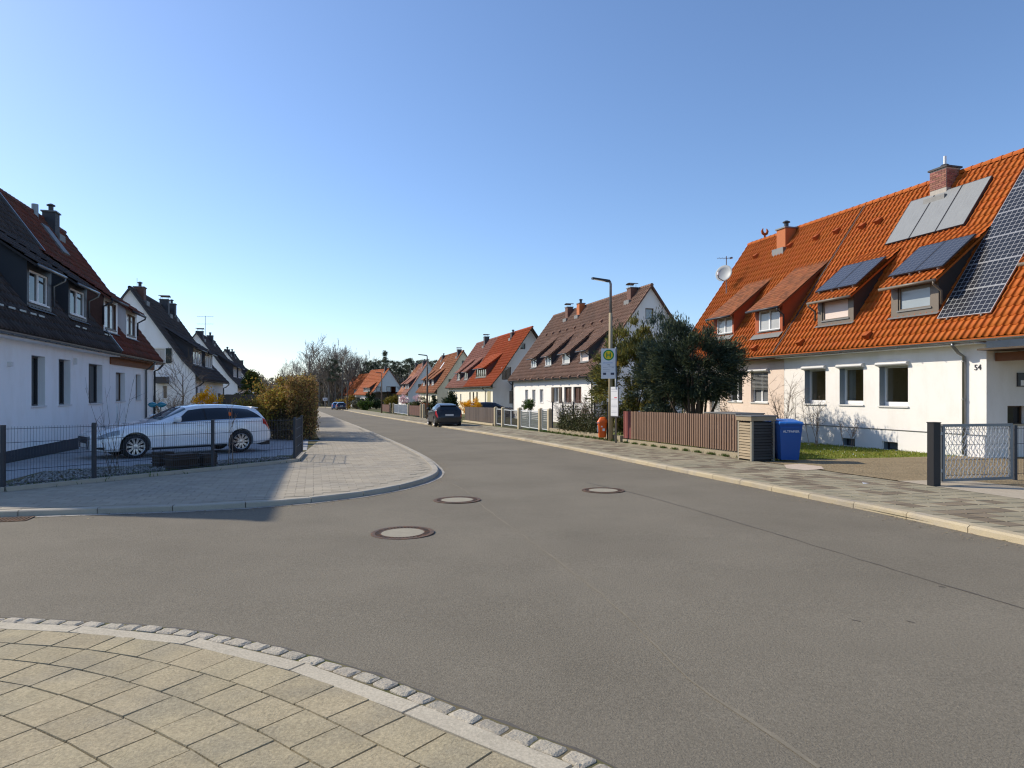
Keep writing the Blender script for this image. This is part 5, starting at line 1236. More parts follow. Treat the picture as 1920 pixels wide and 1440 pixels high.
# ------------------------------------------------------------------ bus stop
M_SGREEN = mat('sign_green', (0.0,0.26,0.07), 0.5, var=0.0); M_SYEL = mat('sign_yellow', (0.85,0.60,0.02), 0.5, var=0.0); M_SWHITE = mat('sign_white', (0.74,0.75,0.77), 0.5, var=0.02)
M_INK = mat('print_dark', (0.06,0.07,0.11), 0.6, var=0.0); M_INKL = mat('print_grey', (0.36,0.37,0.42), 0.6, var=0.0); M_INKR = mat('print_red', (0.62,0.10,0.13), 0.6, var=0.0); M_INKB = mat('print_blue', (0.35,0.42,0.62), .6, var=0.0)
M_TTW = mat('timetable_white', (0.80,0.80,0.80), 0.4, var=0.02)
sx, sy = 3.86, 25.35; rzs = math.radians(-12)        # the sign looks at people coming from the left side of the picture's front
bs = thing('bus_stop_sign', 'bus stop sign with green and yellow H above a white timetable', 'bus stop sign', (sx, sy, zg(sy)+.08), rzs)
MB().tube([(0,0,-.1),(0,0,3.55)], .038, 12).build('pole', M_POLEG, bs, smooth=True)
zt_, zb_ = 3.50, 2.38
pl_ = MB().box(-.52,-.015,-.06,-.025,zb_,zt_).build('sign_plate', M_SWHITE, bs); MB().box(-.545,-.521,-.064,-.02,zb_,zt_).build('edge_profile', M_FWHITE, bs)
cxs, czs = -.268, zt_-.245
MB().lathe([(.20,-.066),(.20,-.061),(.153,-.061),(.153,-.066)], 40, (cxs,0,czs), axis='y', closed=False).build('green_ring', M_SGREEN, pl_)
MB().lathe([(0.001,-.068),(.155,-.068),(.155,-.0615)], 40, (cxs,0,czs), axis='y').build('yellow_disc', M_SYEL, pl_)
MB().box(cxs-.085,cxs-.045,-.074,-.069,czs-.095,czs+.095).box(cxs+.045,cxs+.085,-.074,-.069,czs-.095,czs+.095).box(cxs-.0445,cxs+.0445,-.0735,-.069,czs-.02,czs+.02).build('letter_h', M_SGREEN, pl_)
ln = MB(); r_ = random.Random(3)
def words(mb, x0, x1, z, hh, y=-.063):
    x = x0
    while x < x1-.01:
        w = r_.uniform(.012,.03); mb.box(x, min(x+w, x1), y-.001, y, z-hh/2, z+hh/2); x += w+r_.uniform(.003,.009)
words(ln, -.47,-.12, 2.965, .026); ln.build('stop_name_print', M_INKB, pl_, kind='stuff'); text('stop_name_line', 'weg', .055, M_INK, pl_, (cxs,-.062,2.90), (math.pi/2,0,0), .0005)
l2 = MB(); words(l2,-.47,-.30,2.80,.014); words(l2,-.27,-.05,2.82,.012); words(l2,-.47,-.2,2.72,.012); words(l2,-.15,-.06,2.785,.022); words(l2,-.46,-.22,2.66,.012); l2.build('line_print', M_INKL, pl_, kind='stuff')
MB().box(-.47,-.36,-.063,-.0605,2.52,2.60).box(-.19,-.06,-.063,-.0605,2.52,2.60).build('logo_print', M_INK, pl_, kind='stuff')
MB().box(.03,.10,-.03,.03,2.85,3.02).build('button_box', mat('amber_plastic',(.62,.30,.01),.4), bs)
tt = MB().box(-.19,.19,-.085,-.045,.98,2.08).build('timetable_case', M_ALU, bs, rot=(0,0,math.radians(-40))); MB().box(-.175,.175,-.089,-.0855,1.0,2.065).build('timetable_sheet', M_TTW, tt)
l3 = MB()
for z in (2.0,1.97,1.9,1.62,1.40,1.36,1.33,1.18,1.12): words(l3,-.15,.14,z,.012,-.0895)
l3.build('timetable_print', M_INKL, tt, kind='stuff'); MB().box(.0,.14,-.0905,-.0893,1.655,1.69).build('red_band', M_INKR, tt)
MB().box(-.19,.19,-.083,-.045,.94,.978).build('case_foot', M_BLK, tt)
# litter bin
M_ORANGE = mat('litter_orange', (0.72,0.12,0.012), 0.45, var=0.06, scale=4)
lx, ly = 3.55, 26.85; lb = thing('litter_bin', 'orange litter bin on a short post beside the lamp', 'litter bin', (lx, ly, zg(ly)+.06), math.radians(-10))
MB().tube([(.20,.16,-.1),(.20,.16,.7)], .035, 8).build('post', M_DARKM, lb)
bb = MB(); prof = [(.0,.0),(.04,.0)]; n = 20
def sup(r, z, k=1.0): return [(r*k*math.copysign(abs(math.cos(t))**.6, math.cos(t)), r*math.copysign(abs(math.sin(t))**.6, math.sin(t)), z) for t in np.linspace(0, 2*math.pi, n, endpoint=False)]
rg = [sup(.12,.14),sup(.14,.15),sup(.15,.2),sup(.185,.68),sup(.195,.69),sup(.195,.72)]
for r in rg: bb.v += r
for k in range(len(rg)-1):
    for j in range(n): a = k*n+j; b = k*n+(j+1) % n; bb.f.append((a,b,b+n,a+n))
bb.f.append(tuple(range(n))[::-1]); bb.f.append(tuple((len(rg)-1)*n+j for j in range(n))); bb.build('bin_body', M_ORANGE, lb, smooth=False)
ld = MB(); rg = [sup(.205,.725),sup(.205,.75),sup(.18,.82),sup(.11,.92),sup(.05,.94)]
for r in rg: ld.v += [(p[0]+.02*(p[2]>.8), p[1], p[2]) for p in r]
for k in range(len(rg)-1):
    for j in range(n): a = k*n+j; b = k*n+(j+1) % n; ld.f.append((a,b,b+n,a+n))
ld.f.append(tuple((len(rg)-1)*n+j for j in range(n))); ld.build('hood', M_ORANGE, lb)
MB().box(-.21,-.10,-.22,-.19,.70,.735).build('ash_plate', M_SILL, lb); MB().box(.02,.11,-.200,-.176,.40,.50).build('sticker', M_FWHITE, lb); MB().box(-.04,.02,-.200,-.178,.55,.60).build('sticker', M_FWHITE, lb); MB().box(-.193,-.15,-.12,-.05,.35,.62).build('sticker', M_FWHITE, lb)
# ------------------------------------------------------------------ fences
def a_on(px, b): k = (px-CX)/F; return (RX*b-k*RY*b)/(-UX+k*UY)
M_PICK = mat('picket_brown', (0.20,0.125,0.085), 0.75, var=0.18, scale=5, fine=.12, fscale=30, island=0.10, stretch=(1,1,.25)); M_PICKR = mat('picket_reddish', (0.27,0.085,0.075), 0.75, var=0.15, scale=5, island=0.1, stretch=(1,1,.25))
M_LOWW = mat('low_wall_aggregate', (0.33,0.28,0.19), 0.95, var=0.2, scale=5, fine=0.4, fscale=60, bump=.6, bscale=60, bdist=.02)
M_CONC = mat('post_concrete_beige', (0.50,0.42,0.28), 0.9, var=0.2, scale=3, fine=0.2, fscale=60)
def fence_frame(p, q): p = Vector(p); q = Vector(q); d = q-p; return p, math.atan2(d.y, d.x), d.length
P0, P1 = AB(23.4, 11.2), AB(15.75, 11.2); p, rz, ln_ = fence_frame(P0, P1); tilt = math.asin((zg(P1[1])-zg(P0[1]))/ln_)
pf = thing('picket_fence', 'brown picket fence on a low wall between the bus stop and the bin box', 'fence', (p.x, p.y, zg(p.y)+.08), rz)
def sl(x): return x*math.tan(tilt)
MB().hexa([(0,-.08,-.2),(ln_,-.08,-.2+sl(ln_)),(ln_,.10,-.2+sl(ln_)),(0,.10,-.2),(0,-.08,.13),(ln_,-.08,.13+sl(ln_)),(ln_,.10,.13+sl(ln_)),(0,.10,.13)]).build('low_wall', M_LOWW, pf)
n = 62
for k in range(n):
    x = (k+.5)*ln_/n; w = ln_/n*.58; z0 = .17+sl(x); hh = 1.0+random.uniform(-.008,.008)
    MB().box(x-w/2,x+w/2,-.055+random.uniform(-.004,.004),-.022,z0,z0+hh).build('picket', M_PICKR if k < 5 else M_PICK, pf)
for z in (.35,1.0): MB().hexa([(0,-.02,z),(ln_,-.02,z+sl(ln_)),(ln_,.02,z+sl(ln_)),(0,.02,z),(0,-.02,z+.07),(ln_,-.02,z+.07+sl(ln_)),(ln_,.02,z+.07+sl(ln_)),(0,.02,z+.07)]).build('rail', M_SHUT, pf)
for k in range(4): x = .1+k*(ln_-.2)/3; MB().box(x-.035,x+.035,.02,.09,-.1+sl(x),1.1+sl(x)).build('post', M_SHUT, pf)
# slatted bin box
M_SLATW = mat('slat_weathered', (0.33,0.26,0.17), 0.8, var=0.2, scale=4, island=0.14, stretch=(.3,1,1)); M_SLATG = mat('slat_frame', (0.30,0.27,0.21), 0.8, var=0.15, scale=4)
M_SLATD = mat('slat_shade_dark', (0.055,0.05,0.045), 0.8, var=0.2, scale=4, island=.2)  # shade of the side turned from the sun, put into its slats
def bin_box(name, label, a0, b0, la, lb_, hh, nsl):
    x, y = AB(a0, b0); t = thing(name, label, 'bin box', (x, y, zg(y)+.07), math.atan2(-UY,-UX))   # local x towards the camera, local y away from the street
    po = MB()
    for px_ in (0, la-.06):
        for py_ in (0, lb_-.06): po.box(px_,px_+.06,py_,py_+.06,-.05,hh-.12)
    po.build('corner_post', M_SLATG, t, kind='stuff')
    step = (hh-.22)/nsl
    for k in range(nsl):
        z = .06+k*step
        MB().hexa([(.062,-.008,z),(la-.062,-.008,z),(la-.062,.02,z),(.062,.02,z),(.062,.012,z+step*.8),(la-.062,.012,z+step*.8),(la-.062,.034,z+step*.8),(.062,.034,z+step*.8)]).build('slat', M_SLATW, t)
        MB().hexa([(la-.02,.062,z),(la+.008,.062,z),(la+.008,lb_-.062,z),(la-.02,lb_-.062,z),(la-.034,.062,z+step*.8),(la-.012,.062,z+step*.8),(la-.012,lb_-.062,z+step*.8),(la-.034,lb_-.062,z+step*.8)]).build('slat', M_SLATD, t)
    MB().box(.06,la-.06,.06,lb_-.06,.0,hh-.14).build('inner_lining', M_BLK, t)
    MB().box(-.02,la+.03,-.03,lb_+.02,hh-.12,hh-.01).build('fascia', M_SLATW, t); MB().box(-.04,la+.05,-.05,lb_+.04,hh-.008,hh+.02).build('lid', M_LEAD, t); return t
bin_box('bin_box', 'slatted wooden bin box at the end of the brown picket fence', 15.69, 10.78, .60, .70, 1.17, 13)
bin_box('bin_box', 'low grey box half hidden behind the picket fence', 18.7, 11.7, 1.6, .9, 1.20, 6)
M_BINB = mat('bin_blue', (0.014,0.08,0.30), 0.45, var=0.06, scale=3); M_BINL = mat('bin_lid_blue', (0.03,0.17,0.52), 0.4, var=0.05)
def wheelie(label, x, y, rz, word):
    t = thing('wheelie_bin', label, 'wheelie bin', (x, y, zg(y)+.07), rz, 'blue paper bins')
    MB().hexa([(-.22,-.26,.05),(.22,-.26,.05),(.22,.24,.05),(-.22,.24,.05),(-.285,-.36,.98),(.285,-.36,.98),(.285,.34,.98),(-.285,.34,.98)]).build('bin_body', M_BINB, t)
    MB().box(-.30,.30,-.385,.36,.955,.985).build('rim', M_BINB, t); MB().box(-.26,.26,-.372,-.345,.86,.90).build('front_lip', M_BINB, t); MB().box(-.16,.16,-.41,-.385,.985,1.01).build('lid_handle', M_BINL, t)
    MB().hexa([(-.30,-.40,.99),(.30,-.40,.99),(.30,.38,.99),(-.30,.38,.99),(-.27,-.36,1.03),(.27,-.36,1.03),(.25,.36,1.085),(-.25,.36,1.085)]).build('lid', M_BINL, t)
    for s in (-1,1):
        MB().lathe([(.0001,-.025),(.10,-.025),(.10,.025),(.0001,.025)], 18, (s*.25,.27,.10), axis='x').build('wheel', M_TYRE, t); MB().box(s*.20-.03,s*.20+.03,.34,.43,.93,.98).build('handle', M_BINB, t)
    if word: text('bin_lettering', word, .085, M_FWHITE, t, (0,-.352,.78), (math.pi/2-.11,0,0), .001)
    return t
wheelie('blue wheelie bin with white lettering on the gravel next to the bin box', 7.14, 17.75, math.radians(-4), 'ALTPAPIER')
wheelie('second blue wheelie bin mostly hidden behind the slatted box', 6.95, 18.95, math.radians(30), None)
# wire mesh fences
M_MESH = mat('mesh_anthracite', (0.05,0.055,0.065), 0.5, var=0.1, metal=.2)
def mesh_fence(name, label, pts, hh, base=.08, skip=(), rows=5, vstep=.05, posts=True, m=M_MESH, vr=.0028, hr=.004):
    x0, y0 = pts[0]; t = thing(name, label, 'fence', (x0, y0, zg(y0)+base))
    for k, (x, y) in enumerate(pts):
        if posts: MB().box(x-x0-.03,x-x0+.03,y-y0-.03,y-y0+.03,zg(y)-zg(y0)-.2,zg(y)-zg(y0)+hh+.03).build('post', m, t)
    for k in range(len(pts)-1):
        if k in skip: continue
        a = Vector((pts[k][0]-x0, pts[k][1]-y0, zg(pts[k][1])-zg(y0))); b = Vector((pts[k+1][0]-x0, pts[k+1][1]-y0, zg(pts[k+1][1])-zg(y0))); d = (b-a); L_ = d.length; q = MB(); nrm = Vector((-d.y,d.x,0)).normalized()*.007
        u0 = .05/L_
        for i in range(int(L_/vstep)): 
            c = a+d*((i+.5)*vstep/L_); q.tube([c+Vector((0,0,.04)), c+Vector((0,0,hh))], vr, 4, cap=False)
        for i in range(rows):
            z = .08+(hh-.12)*i/(rows-1)
            for s in (-1,1): q.tube([a+d*u0+nrm*s+Vector((0,0,z)), b-d*u0+nrm*s+Vector((0,0,z))], hr, 4, cap=False)
        q.build('mesh_panel', m, t, kind='stuff')
    return t
mesh_fence('wire_fence', 'dark wire mesh fence around the yard with the white car', fenceL[2:], 1.08, .10)
ed = MB()
for k in range(2, len(fenceL)-1):
    a = Vector(fenceL[k]); b = Vector(fenceL[k+1]); d = (b-a).normalized(); nn = Vector((d.y,-d.x))*.05
    off = Vector((d.y,-d.x))*.06
    P_ = [a+off-nn, a+off+nn, b+off+nn, b+off-nn]; ed.hexa([(p.x,p.y,zg(p.y)-.02) for p in P_]+[(p.x,p.y,zg(p.y)+.15) for p in P_])
struct(ed.build('garden_edging', M_KERBL))
B_ = 11.3
mp = [AB(a_on(px, B_), B_) for px in (1036,1055.5,1075.5,1115,1140)]
mesh_fence('wire_fence', 'dark wire fence with ivy in front of the brown roofed house', mp, 1.35, .22, rows=6, vstep=.12)
lw = [AB(a_on(1034, B_), B_-.12), AB(a_on(1168, B_), B_-.12), AB(a_on(1168, B_), B_+.12), AB(a_on(1034, B_), B_+.12)]
o = MB().slab(lw, flat(-.05), flat(.30)).build('low_wall', M_LOWW); tag(o, 'low beige garden wall under the ivy covered wire fence', 'wall')
# stone posts and gates before the brown roofed house
names = ['first beige gate post from the dark plank fence','second beige gate post from the dark plank fence','middle beige gate post between the ornate and the plain gate','fourth beige gate post, before the narrow gate','last beige gate post, next to the ivy fence']
for px, lab in zip((929.8,943.7,974.6,1014,1031), names):
    x, y = AB(a_on(px, B_), B_); z = zg(y)+.07; w = .11
    m = MB().hexa([(-w,-w,-.1),(w,-w,-.1),(w,w,-.1),(-w,w,-.1),(-w,-w,1.14),(w,-w,1.14),(w,w,1.14),(-w,w,1.14)]).hexa([(-w,-w,1.141),(w,-w,1.141),(w,w,1.141),(-w,w,1.141),(-.03,-.03,1.20),(.03,-.03,1.20),(.03,.03,1.20),(-.03,.03,1.20)])
    o = m.build('gate_post', M_CONC, None, loc=(x,y,z), rot=(0,0,math.atan2(UY,UX))); tag(o, lab, 'gate post', 'beige gate posts')
M_GATEW = mat('gate_light_grey', (0.52,0.55,0.57), 0.45, var=0.06); M_GATEG = mat('gate_infill_grey', (0.10,0.115,0.115), 0.6, var=0.12, island=.15)
def gate(name, label, px0, px1, hh, fm, im, mode, nleaf=2, b=B_):
    p0, p1 = AB(a_on(px0, b), b), AB(a_on(px1, b), b); p, rz, L_ = fence_frame(p0, p1); t = thing(name, label, 'gate', (p.x, p.y, zg(p.y)+.09), rz)
    zs = (zg(p1[1])-zg(p0[1]))/L_
    w = L_/nleaf
    for k in range(nleaf):
        x0, x1 = k*w+.02, (k+1)*w-.02; f = MB(); s0, s1 = x0*zs, x1*zs; sm = (s0+s1)/2
        f.box(x0,x0+.045,-.025,.025,.08+sm,hh+sm).box(x1-.045,x1,-.025,.025,.08+sm,hh+sm).box(x0+.045,x1-.045,-.024,.024,.08+sm,.125+sm).box(x0+.045,x1-.045,-.024,.024,hh-.045+sm,hh+sm); lf = f.build('gate_leaf', fm, t)
        q = MB()
        if mode == 'slats':
            n_ = 9
            for i in range(n_): z = .15+(hh-.22)*i/n_; MB().box(x0+.046,x1-.046,-.01,.01,z+sm,z+(hh-.22)/n_*.86+sm).build('slat', im, lf)
        elif mode == 'bars':
            n_ = int(w/.11)
            for i in range(n_): x = x0+.08+(w-.18)*i/max(1,n_-1); q.tube([(x,0,.11+sm),(x,0,hh-.03+sm)], .010, 5)
            for i in range(4):
                c = (x0+.15+(w-.3)*i/3, hh*.72+sm); q.tube([(c[0]+.09*math.cos(t_)*(1-.06*k_), 0, c[1]+.09*math.sin(t_)*(1-.06*k_)) for k_, t_ in enumerate(np.linspace(0,5.5,12))], .009, 5)
            q.build('bars', im, lf, kind='stuff')
        elif mode == 'wave':
            for rep in range(2):
                dirs = 1 if rep == 0 else -1; n_ = 16
                for i in range(-10, n_+10):
                    xs_ = x0+.05+(w-.1)*i/n_; pts_ = []
                    for j in range(33):
                        f_ = j/32; z = .13+(hh-.18)*f_; x = xs_+dirs*(hh-.18)*.55*f_+.016*math.sin(j*math.pi/2)
                        if x0+.045 < x < x1-.045: pts_.append((x, .006*dirs, z+sm))
                    if len(pts_) > 2: q.tube(pts_, .0065, 5)
            q.build('wavy_wire', im, lf, kind='stuff')
    return t
gate('garden_gate', 'narrow dark garden gate with pale frame between two beige posts', 931.5, 942, 1.05, M_GATEW, M_DARKM, 'bars', 1)
gate('garden_gate', 'double ornate iron gate with scrolls left of the plain gate', 945.5, 973, 1.02, M_GATEW, M_DARKM, 'bars', 2)
gate('garden_gate', 'double pale grey gate with dark horizontal boards', 977, 1012, 1.02, M_GATEW, M_GATEG, 'slats', 2)
gate('garden_gate', 'narrow pale framed gate next to the ivy fence', 1016.5, 1029, 1.12, M_GATEW, M_GATEG, 'slats', 1)
def plank_fence(label, px0, px1, b, hh, pw, m, name='plank_fence', base=.12):
    p0, p1 = AB(a_on(px0, b), b), AB(a_on(px1, b), b); p, rz, L_ = fence_frame(p0, p1); t = thing(name, label, 'fence', (p.x, p.y, zg(p.y)+.08), rz); zs = (zg(p1[1])-zg(p0[1]))/L_
    n_ = max(2, round(L_/pw))
    for k in range(n_): x = k*L_/n_; MB().box(x+.008,x+L_/n_-.008,-.02,.0,base+x*zs,hh+x*zs+random.uniform(-.01,.01)).build('plank', m, t)
    for z in (.35, hh-.2): MB().hexa([(0,.002,z),(L_,.002,z+L_*zs),(L_,.05,z+L_*zs),(0,.05,z),(0,.002,z+.07),(L_,.002,z+.07+L_*zs),(L_,.05,z+.07+L_*zs),(0,.05,z+.07)]).build('rail', m, t)
    return t
M_PLANKD = mat('plank_dark', (0.085,0.065,0.055), 0.8, var=0.2, scale=4, island=0.25, stretch=(1,1,.2)); M_PLANKB = mat('plank_brown', (0.10,0.045,0.032), 0.8, var=0.2, scale=4, island=0.25)
plank_fence('dark weathered plank fence behind the dark grey hatchback', 872, 928.5, B_, 1.12, .20, M_PLANKD)
o = MB().slab([AB(a_on(872,B_),B_-.2), AB(a_on(929,B_),B_-.2), AB(a_on(929,B_),B_+.05), AB(a_on(872,B_),B_+.05)], flat(0), flat(.16)).build('low_wall', M_CONC); tag(o, 'pale footing strip under the dark plank fence', 'wall')
B2 = 9.9
plank_fence('red brown plank fence right of the far pale gate', 767.5, 789, B2, 1.1, .25, M_PLANKB); gate('garden_gate', 'far double gate with pale vertical bars', 739.5, 765.5, 1.15, M_GATEW, M_GATEW, 'bars', 3, b=B2); plank_fence('red brown plank fence left of the far pale gate', 717, 730.5, B2-.4, 1.1, .3, M_PLANKB)
for px, lab in zip((731.5,738,766.5,790,794.5), ('far pale post left of the distant gate, first one','far pale post at the left hinge of the distant gate','far pale post at the right hinge of the distant gate','pale post at the right end of the red brown fence','pale post just left of the brown lamp pole')):
    x, y = AB(a_on(px, B2), B2); o = MB().box(-.12,.12,-.12,.12,-.1,1.25).hexa([(-.12,-.12,1.251),(.12,-.12,1.251),(.12,.12,1.251),(-.12,.12,1.251),(-.02,-.02,1.34),(.02,-.02,1.34),(.02,.02,1.34),(-.02,.02,1.34)]).build('gate_post', M_CONC, None, loc=(x,y,zg(y)+.07), rot=(0,0,math.atan2(UY,UX))); tag(o, lab, 'gate post', 'far gate posts')
# open driveway gate at number 54
gx, gy = G(1751, 919); o = MB().box(-.075,.075,-.075,.075,-.1,1.14).box(-.082,.082,-.082,.082,1.141,1.16).build('gate_post', M_BLK, None, loc=(gx,gy,zg(gy)+.08), rot=(0,0,.2)); tag(o, 'black square gate post at the driveway of number 54', 'gate post')
dg = thing('driveway_gate', 'open galvanised driveway gate with wavy wire infill', 'gate', (gx+.13, gy+.03, zg(gy)+.10), math.radians(13)); L_ = 1.62; hh = 1.10
M_GALV = mat('galvanised_tube', (0.20,0.215,0.23), 0.45, var=0.15, scale=6, metal=.5)
f = MB().box(.04,.09,-.025,.025,.05,hh).box(L_-.06,L_,-.025,.025,.05,hh).box(.091,L_-.061,-.024,.024,.05,.10).box(.091,L_-.061,-.024,.024,hh-.05,hh); f.build('gate_frame', M_GALV, dg)
for z in (.22, hh-.2): MB().box(-.06,.04,-.02,.02,z,z+.06).build('hinge', M_ALU, dg)
q = MB(); M_WIRE = mat('crimped_wire', (0.50,0.52,0.54), 0.4, var=.1, metal=.5)
for dirs in (1,-1):
    for i in range(-9, 20):
        pts_ = []
        for j in range(61):
            f_ = j/60; z = .10+(hh-.15)*f_; ph = j*math.pi/6*1.0; x = .09+i*.095+dirs*(hh-.15)*.58*f_+(.45 if dirs < 0 else 0)+.014*math.sin(ph)
            if .085 < x < L_-.055: pts_.append((x, .007*dirs, z))
            elif len(pts_) > 2: q.tube(pts_, .0055, 5); pts_ = []
            else: pts_ = []
        if len(pts_) > 2: q.tube(pts_, .0055, 5)
q.build('wavy_wire', M_WIRE, dg, kind='stuff')
mesh_fence('wire_fence', 'thin dark wire panel behind the open driveway gate', [(gx+.35,gy+.55),(gx+2.2,gy+.98),(gx+4.4,gy+1.5)], 1.0, .12, vstep=.06, rows=4, posts=True)
# timber screen on the left, beyond the hedge
x0, y0 = (-14.6, 41.0)
tw_ = thing('timber_screen', 'tall dark timber screen behind the bushes left of the street', 'screen', (-18.6, 43.2, zg(43)), math.atan2(-2.9,5.6))
M_TIMB = mat('timber_grey', (0.085,0.072,0.058), 0.85, var=0.3, scale=2.5, island=.25, stretch=(1,1,.2))
for k in range(26): MB().box(k*.24,k*.24+.225,0,.025,.05,2.05+random.uniform(-.01,.01)).build('plank', M_TIMB, tw_)
for k in range(4): MB().box(k*2.0-.05,k*2.0+.06,.03,.13,-.1,2.12).build('post', M_PLANKD, tw_)
# small things in the left yard
M_TROUGH = mat('trough_wood', (0.045,0.032,0.025), 0.85, var=0.3, scale=6, island=.2)
for (px, py, w, hh, lab) in ((330,889,.62,.36,'dark wooden planting trough in the gravel strip, the larger middle one'),(295,881,.36,.34,'dark wooden block at the left of the planting trough'),(378,884,.34,.33,'dark wooden block at the right of the planting trough, next to the fence post')):
    x, y = G(px, py); y += .25; t = thing('planting_trough', lab, 'planter', (x, y, zg(y)+.07), math.radians(58), 'dark troughs behind the wire fence')
    MB().hexa([(-w/2*.94,-.14,0),(w/2*.94,-.14,0),(w/2*.94,.14,0),(-w/2*.94,.14,0),(-w/2,-.17,hh),(w/2,-.17,hh),(w/2,.17,hh),(-w/2,.17,hh)]).build('trough_body', M_TROUGH, t)
    for z in (.08,.24): MB().box(-w/2-.008,w/2+.008,-.178,.178,z,z+.03).build('band', M_DARKM, t)
x, y = G(228, 872); t = thing('garden_ornament', 'teal glass birds on thin stakes before the white wall', 'garden ornament', (x-.35, y+2.4, zg(y+2.4)+.06)); M_TEAL = mat('teal_glass', (0.02,0.20,0.26), .1, var=.2, scale=8, spec=.7)
for s in (-1,1):
    MB().tube([(s*.10,0,0),(s*.10,0,1.42)], .008, 5).build('stake', M_DARKM, t); MB().lathe([(.001,-.15),(.06,-.08),(.085,0),(.05,.09),(.02,.13),(.001,.15)], 10, (s*.13,0,1.46), axis='x').build('bird_body', M_TEAL, t, smooth=True)
t = thing('house_sign_post', 'white panel on a dark post at the corner of the white house', 'post', (-13.05, 22.6, zg(22.6)+.05), math.radians(106)); MB().box(-.05,.05,-.04,.04,0,.75).build('post', M_BLK, t); MB().box(-.09,.09,-.03,.03,.75,1.45).build('panel', M_FWHITE, t)
# far sign before the wood
t = thing('road_sign', 'small white and blue road sign at the far bend', 'sign', (-41.6,152,zg(152)), math.radians(5)); MB().tube([(0,0,0),(0,0,2.7)], .05, 6).build('pole', M_POLEG, t); MB().box(-.5,.5,-.06,-.03,1.75,2.4).build('plate', M_SWHITE, t); MB().box(-.2,-.05,-.07,-.061,1.95,2.2).build('pictogram', M_INK, t); MB().box(.1,.3,-.07,-.061,1.95,2.2).build('pictogram', M_INK, t)
# concrete barrier or low wall closing the bend
o = MB().slab([(-46,196),(-20,186),(-20,187),(-46,197)], flat(0), flat(1.0)).build('low_wall', mat('wall_dark',(.05,.048,.045),.9)); tag(o, 'low dark wall along the foot of the far wood', 'wall')
# ------------------------------------------------------------------ yards
yard = [(-13.5,11.2),(-9.45,12.6),(-10.3,14.96),(-9.78,15.9),(-8.8,16.6),(-7.8,17.85),(-6.35,19.3),(-6.16,19.95),(-7.70,27.4),(-9.3,29.5),AB(36.8,-7.44),AB(12,-7.44)]
yd = struct(MB().poly(yard, fn=lambda x, y: (x, y, zg(y)+.0535)).build('driveway', M_JOINT)); sl_ = MB()
for i in range(0, 64):
    for j in range(-1, 30):
        a0 = 10+i*.4; b0 = -7.4+j*.4; p4 = [AB(a0+.004,b0+.004),AB(a0+.004,b0+.396),AB(a0+.396,b0+.396),AB(a0+.396,b0+.004)]
        if all(inside(p, yard) for p in p4): piece(sl_, p4, .05, .062, .01, .001)
sl_.build('paving_slabs', M_PAVB, yd, kind='stuff')
lawn = [AB(15.05,11.35),AB(15.25,13),AB(15.0,17.66),AB(31,17.66),AB(31,11.35)]
struct(MB().poly(lawn, fn=lambda x, y: (x, y, zg(y)+.062)).build('lawn', M_GRASS))
grav = [AB(6,10.85),AB(15.05,11.05),AB(15.05,11.36),AB(15.24,13),AB(14.99,17.6),AB(14.3,17.72),AB(14.3,30),AB(6,30)]
struct(MB().poly(grav, fn=lambda x, y: (x, y, zg(y)+.072)).build('gravel_drive', M_GRAVEL))
ap = [AB(6,10.6),AB(10.6,10.85),AB(10.4,12.2),AB(6,12.2)]
struct(MB().poly(ap, fn=lambda x, y: (x, y, zg(y)+.082)).build('driveway_apron', mat('apron_pale_brick', (.42,.36,.27), .9, var=.15, scale=4, fine=.25, fscale=30)))
px_ = [G(1470,878),G(1500,876),G(1540,881),G(1545,886),G(1510,889),G(1475,885)]
struct(MB().poly(px_, fn=lambda x, y: (x, y, zg(y)+.085)).build('pale_patch', mat('pale_grit', (.52,.42,.33), .9, var=.2, scale=5, fine=.3, fscale=60)))
# ------------------------------------------------------------------ leaf helpers
def rvec(n): v = RNG.normal(size=(n,3)); return v/np.linalg.norm(v, axis=1)[:,None]
def diamonds(P, D, ln, wd, fold=0.0):
    """elongated four-sided leaves at P pointing along D"""
    n = len(P); D = D/np.linalg.norm(D, axis=1)[:,None]; S = np.cross(D, rvec(n)); S /= np.linalg.norm(S, axis=1)[:,None]
    ln = np.broadcast_to(ln, (n,))[:,None]; wd = np.broadcast_to(wd, (n,))[:,None]
    V = np.stack([P, P+D*ln*.45+S*wd/2, P+D*ln, P+D*ln*.45-S*wd/2], axis=1).reshape(-1,3)
    return V, np.arange(4*n).reshape(-1,4)
def leaf_obj(name, m, parent, parts, **kw):
    V = np.concatenate([p[0] for p in parts]); off = 0; Fs = []
    for p in parts: Fs.append(p[1]+off); off += len(p[0])
    return link(name, np_mesh(V, np.concatenate(Fs)), m, parent, **kw)
M_BARK = mat('bark_brown', (0.075,0.055,0.04), 0.95, var=0.3, scale=6, fine=.2, fscale=30); M_BARKG = mat('bark_grey', (0.13,0.115,0.095), 0.95, var=0.3, scale=3)
M_TWIG = mat('twig', (0.10,0.08,0.06), 0.95, var=0.2, scale=2); M_TWIGF = mat('twig_far_hazed', (0.225,0.195,0.165), 0.95, var=0.2, scale=.5); M_TWIGP = mat('twig_pale', (0.27,0.19,0.14), .9, var=.2, scale=3)  # M_TWIGF carries distance haze as a paler colour
def leafm(name, c, isl=.35, hue=.02, trans=.25): return mat(name, c, 0.7, var=0.15, scale=1.5, island=isl, hue=hue, trans=trans, spec=.25)
M_YEW = leafm('leaf_yew', (0.032,0.052,0.032), .5, .02, .1); M_YEW2 = leafm('leaf_yew_tip', (0.085,0.10,0.045), .4, .02, .2); M_SPR = leafm('leaf_spruce_olive', (0.215,0.20,0.05), .5, .03, .3); M_BLUE = leafm('leaf_bluegreen', (0.055,0.085,0.068), .45, .02, .15)
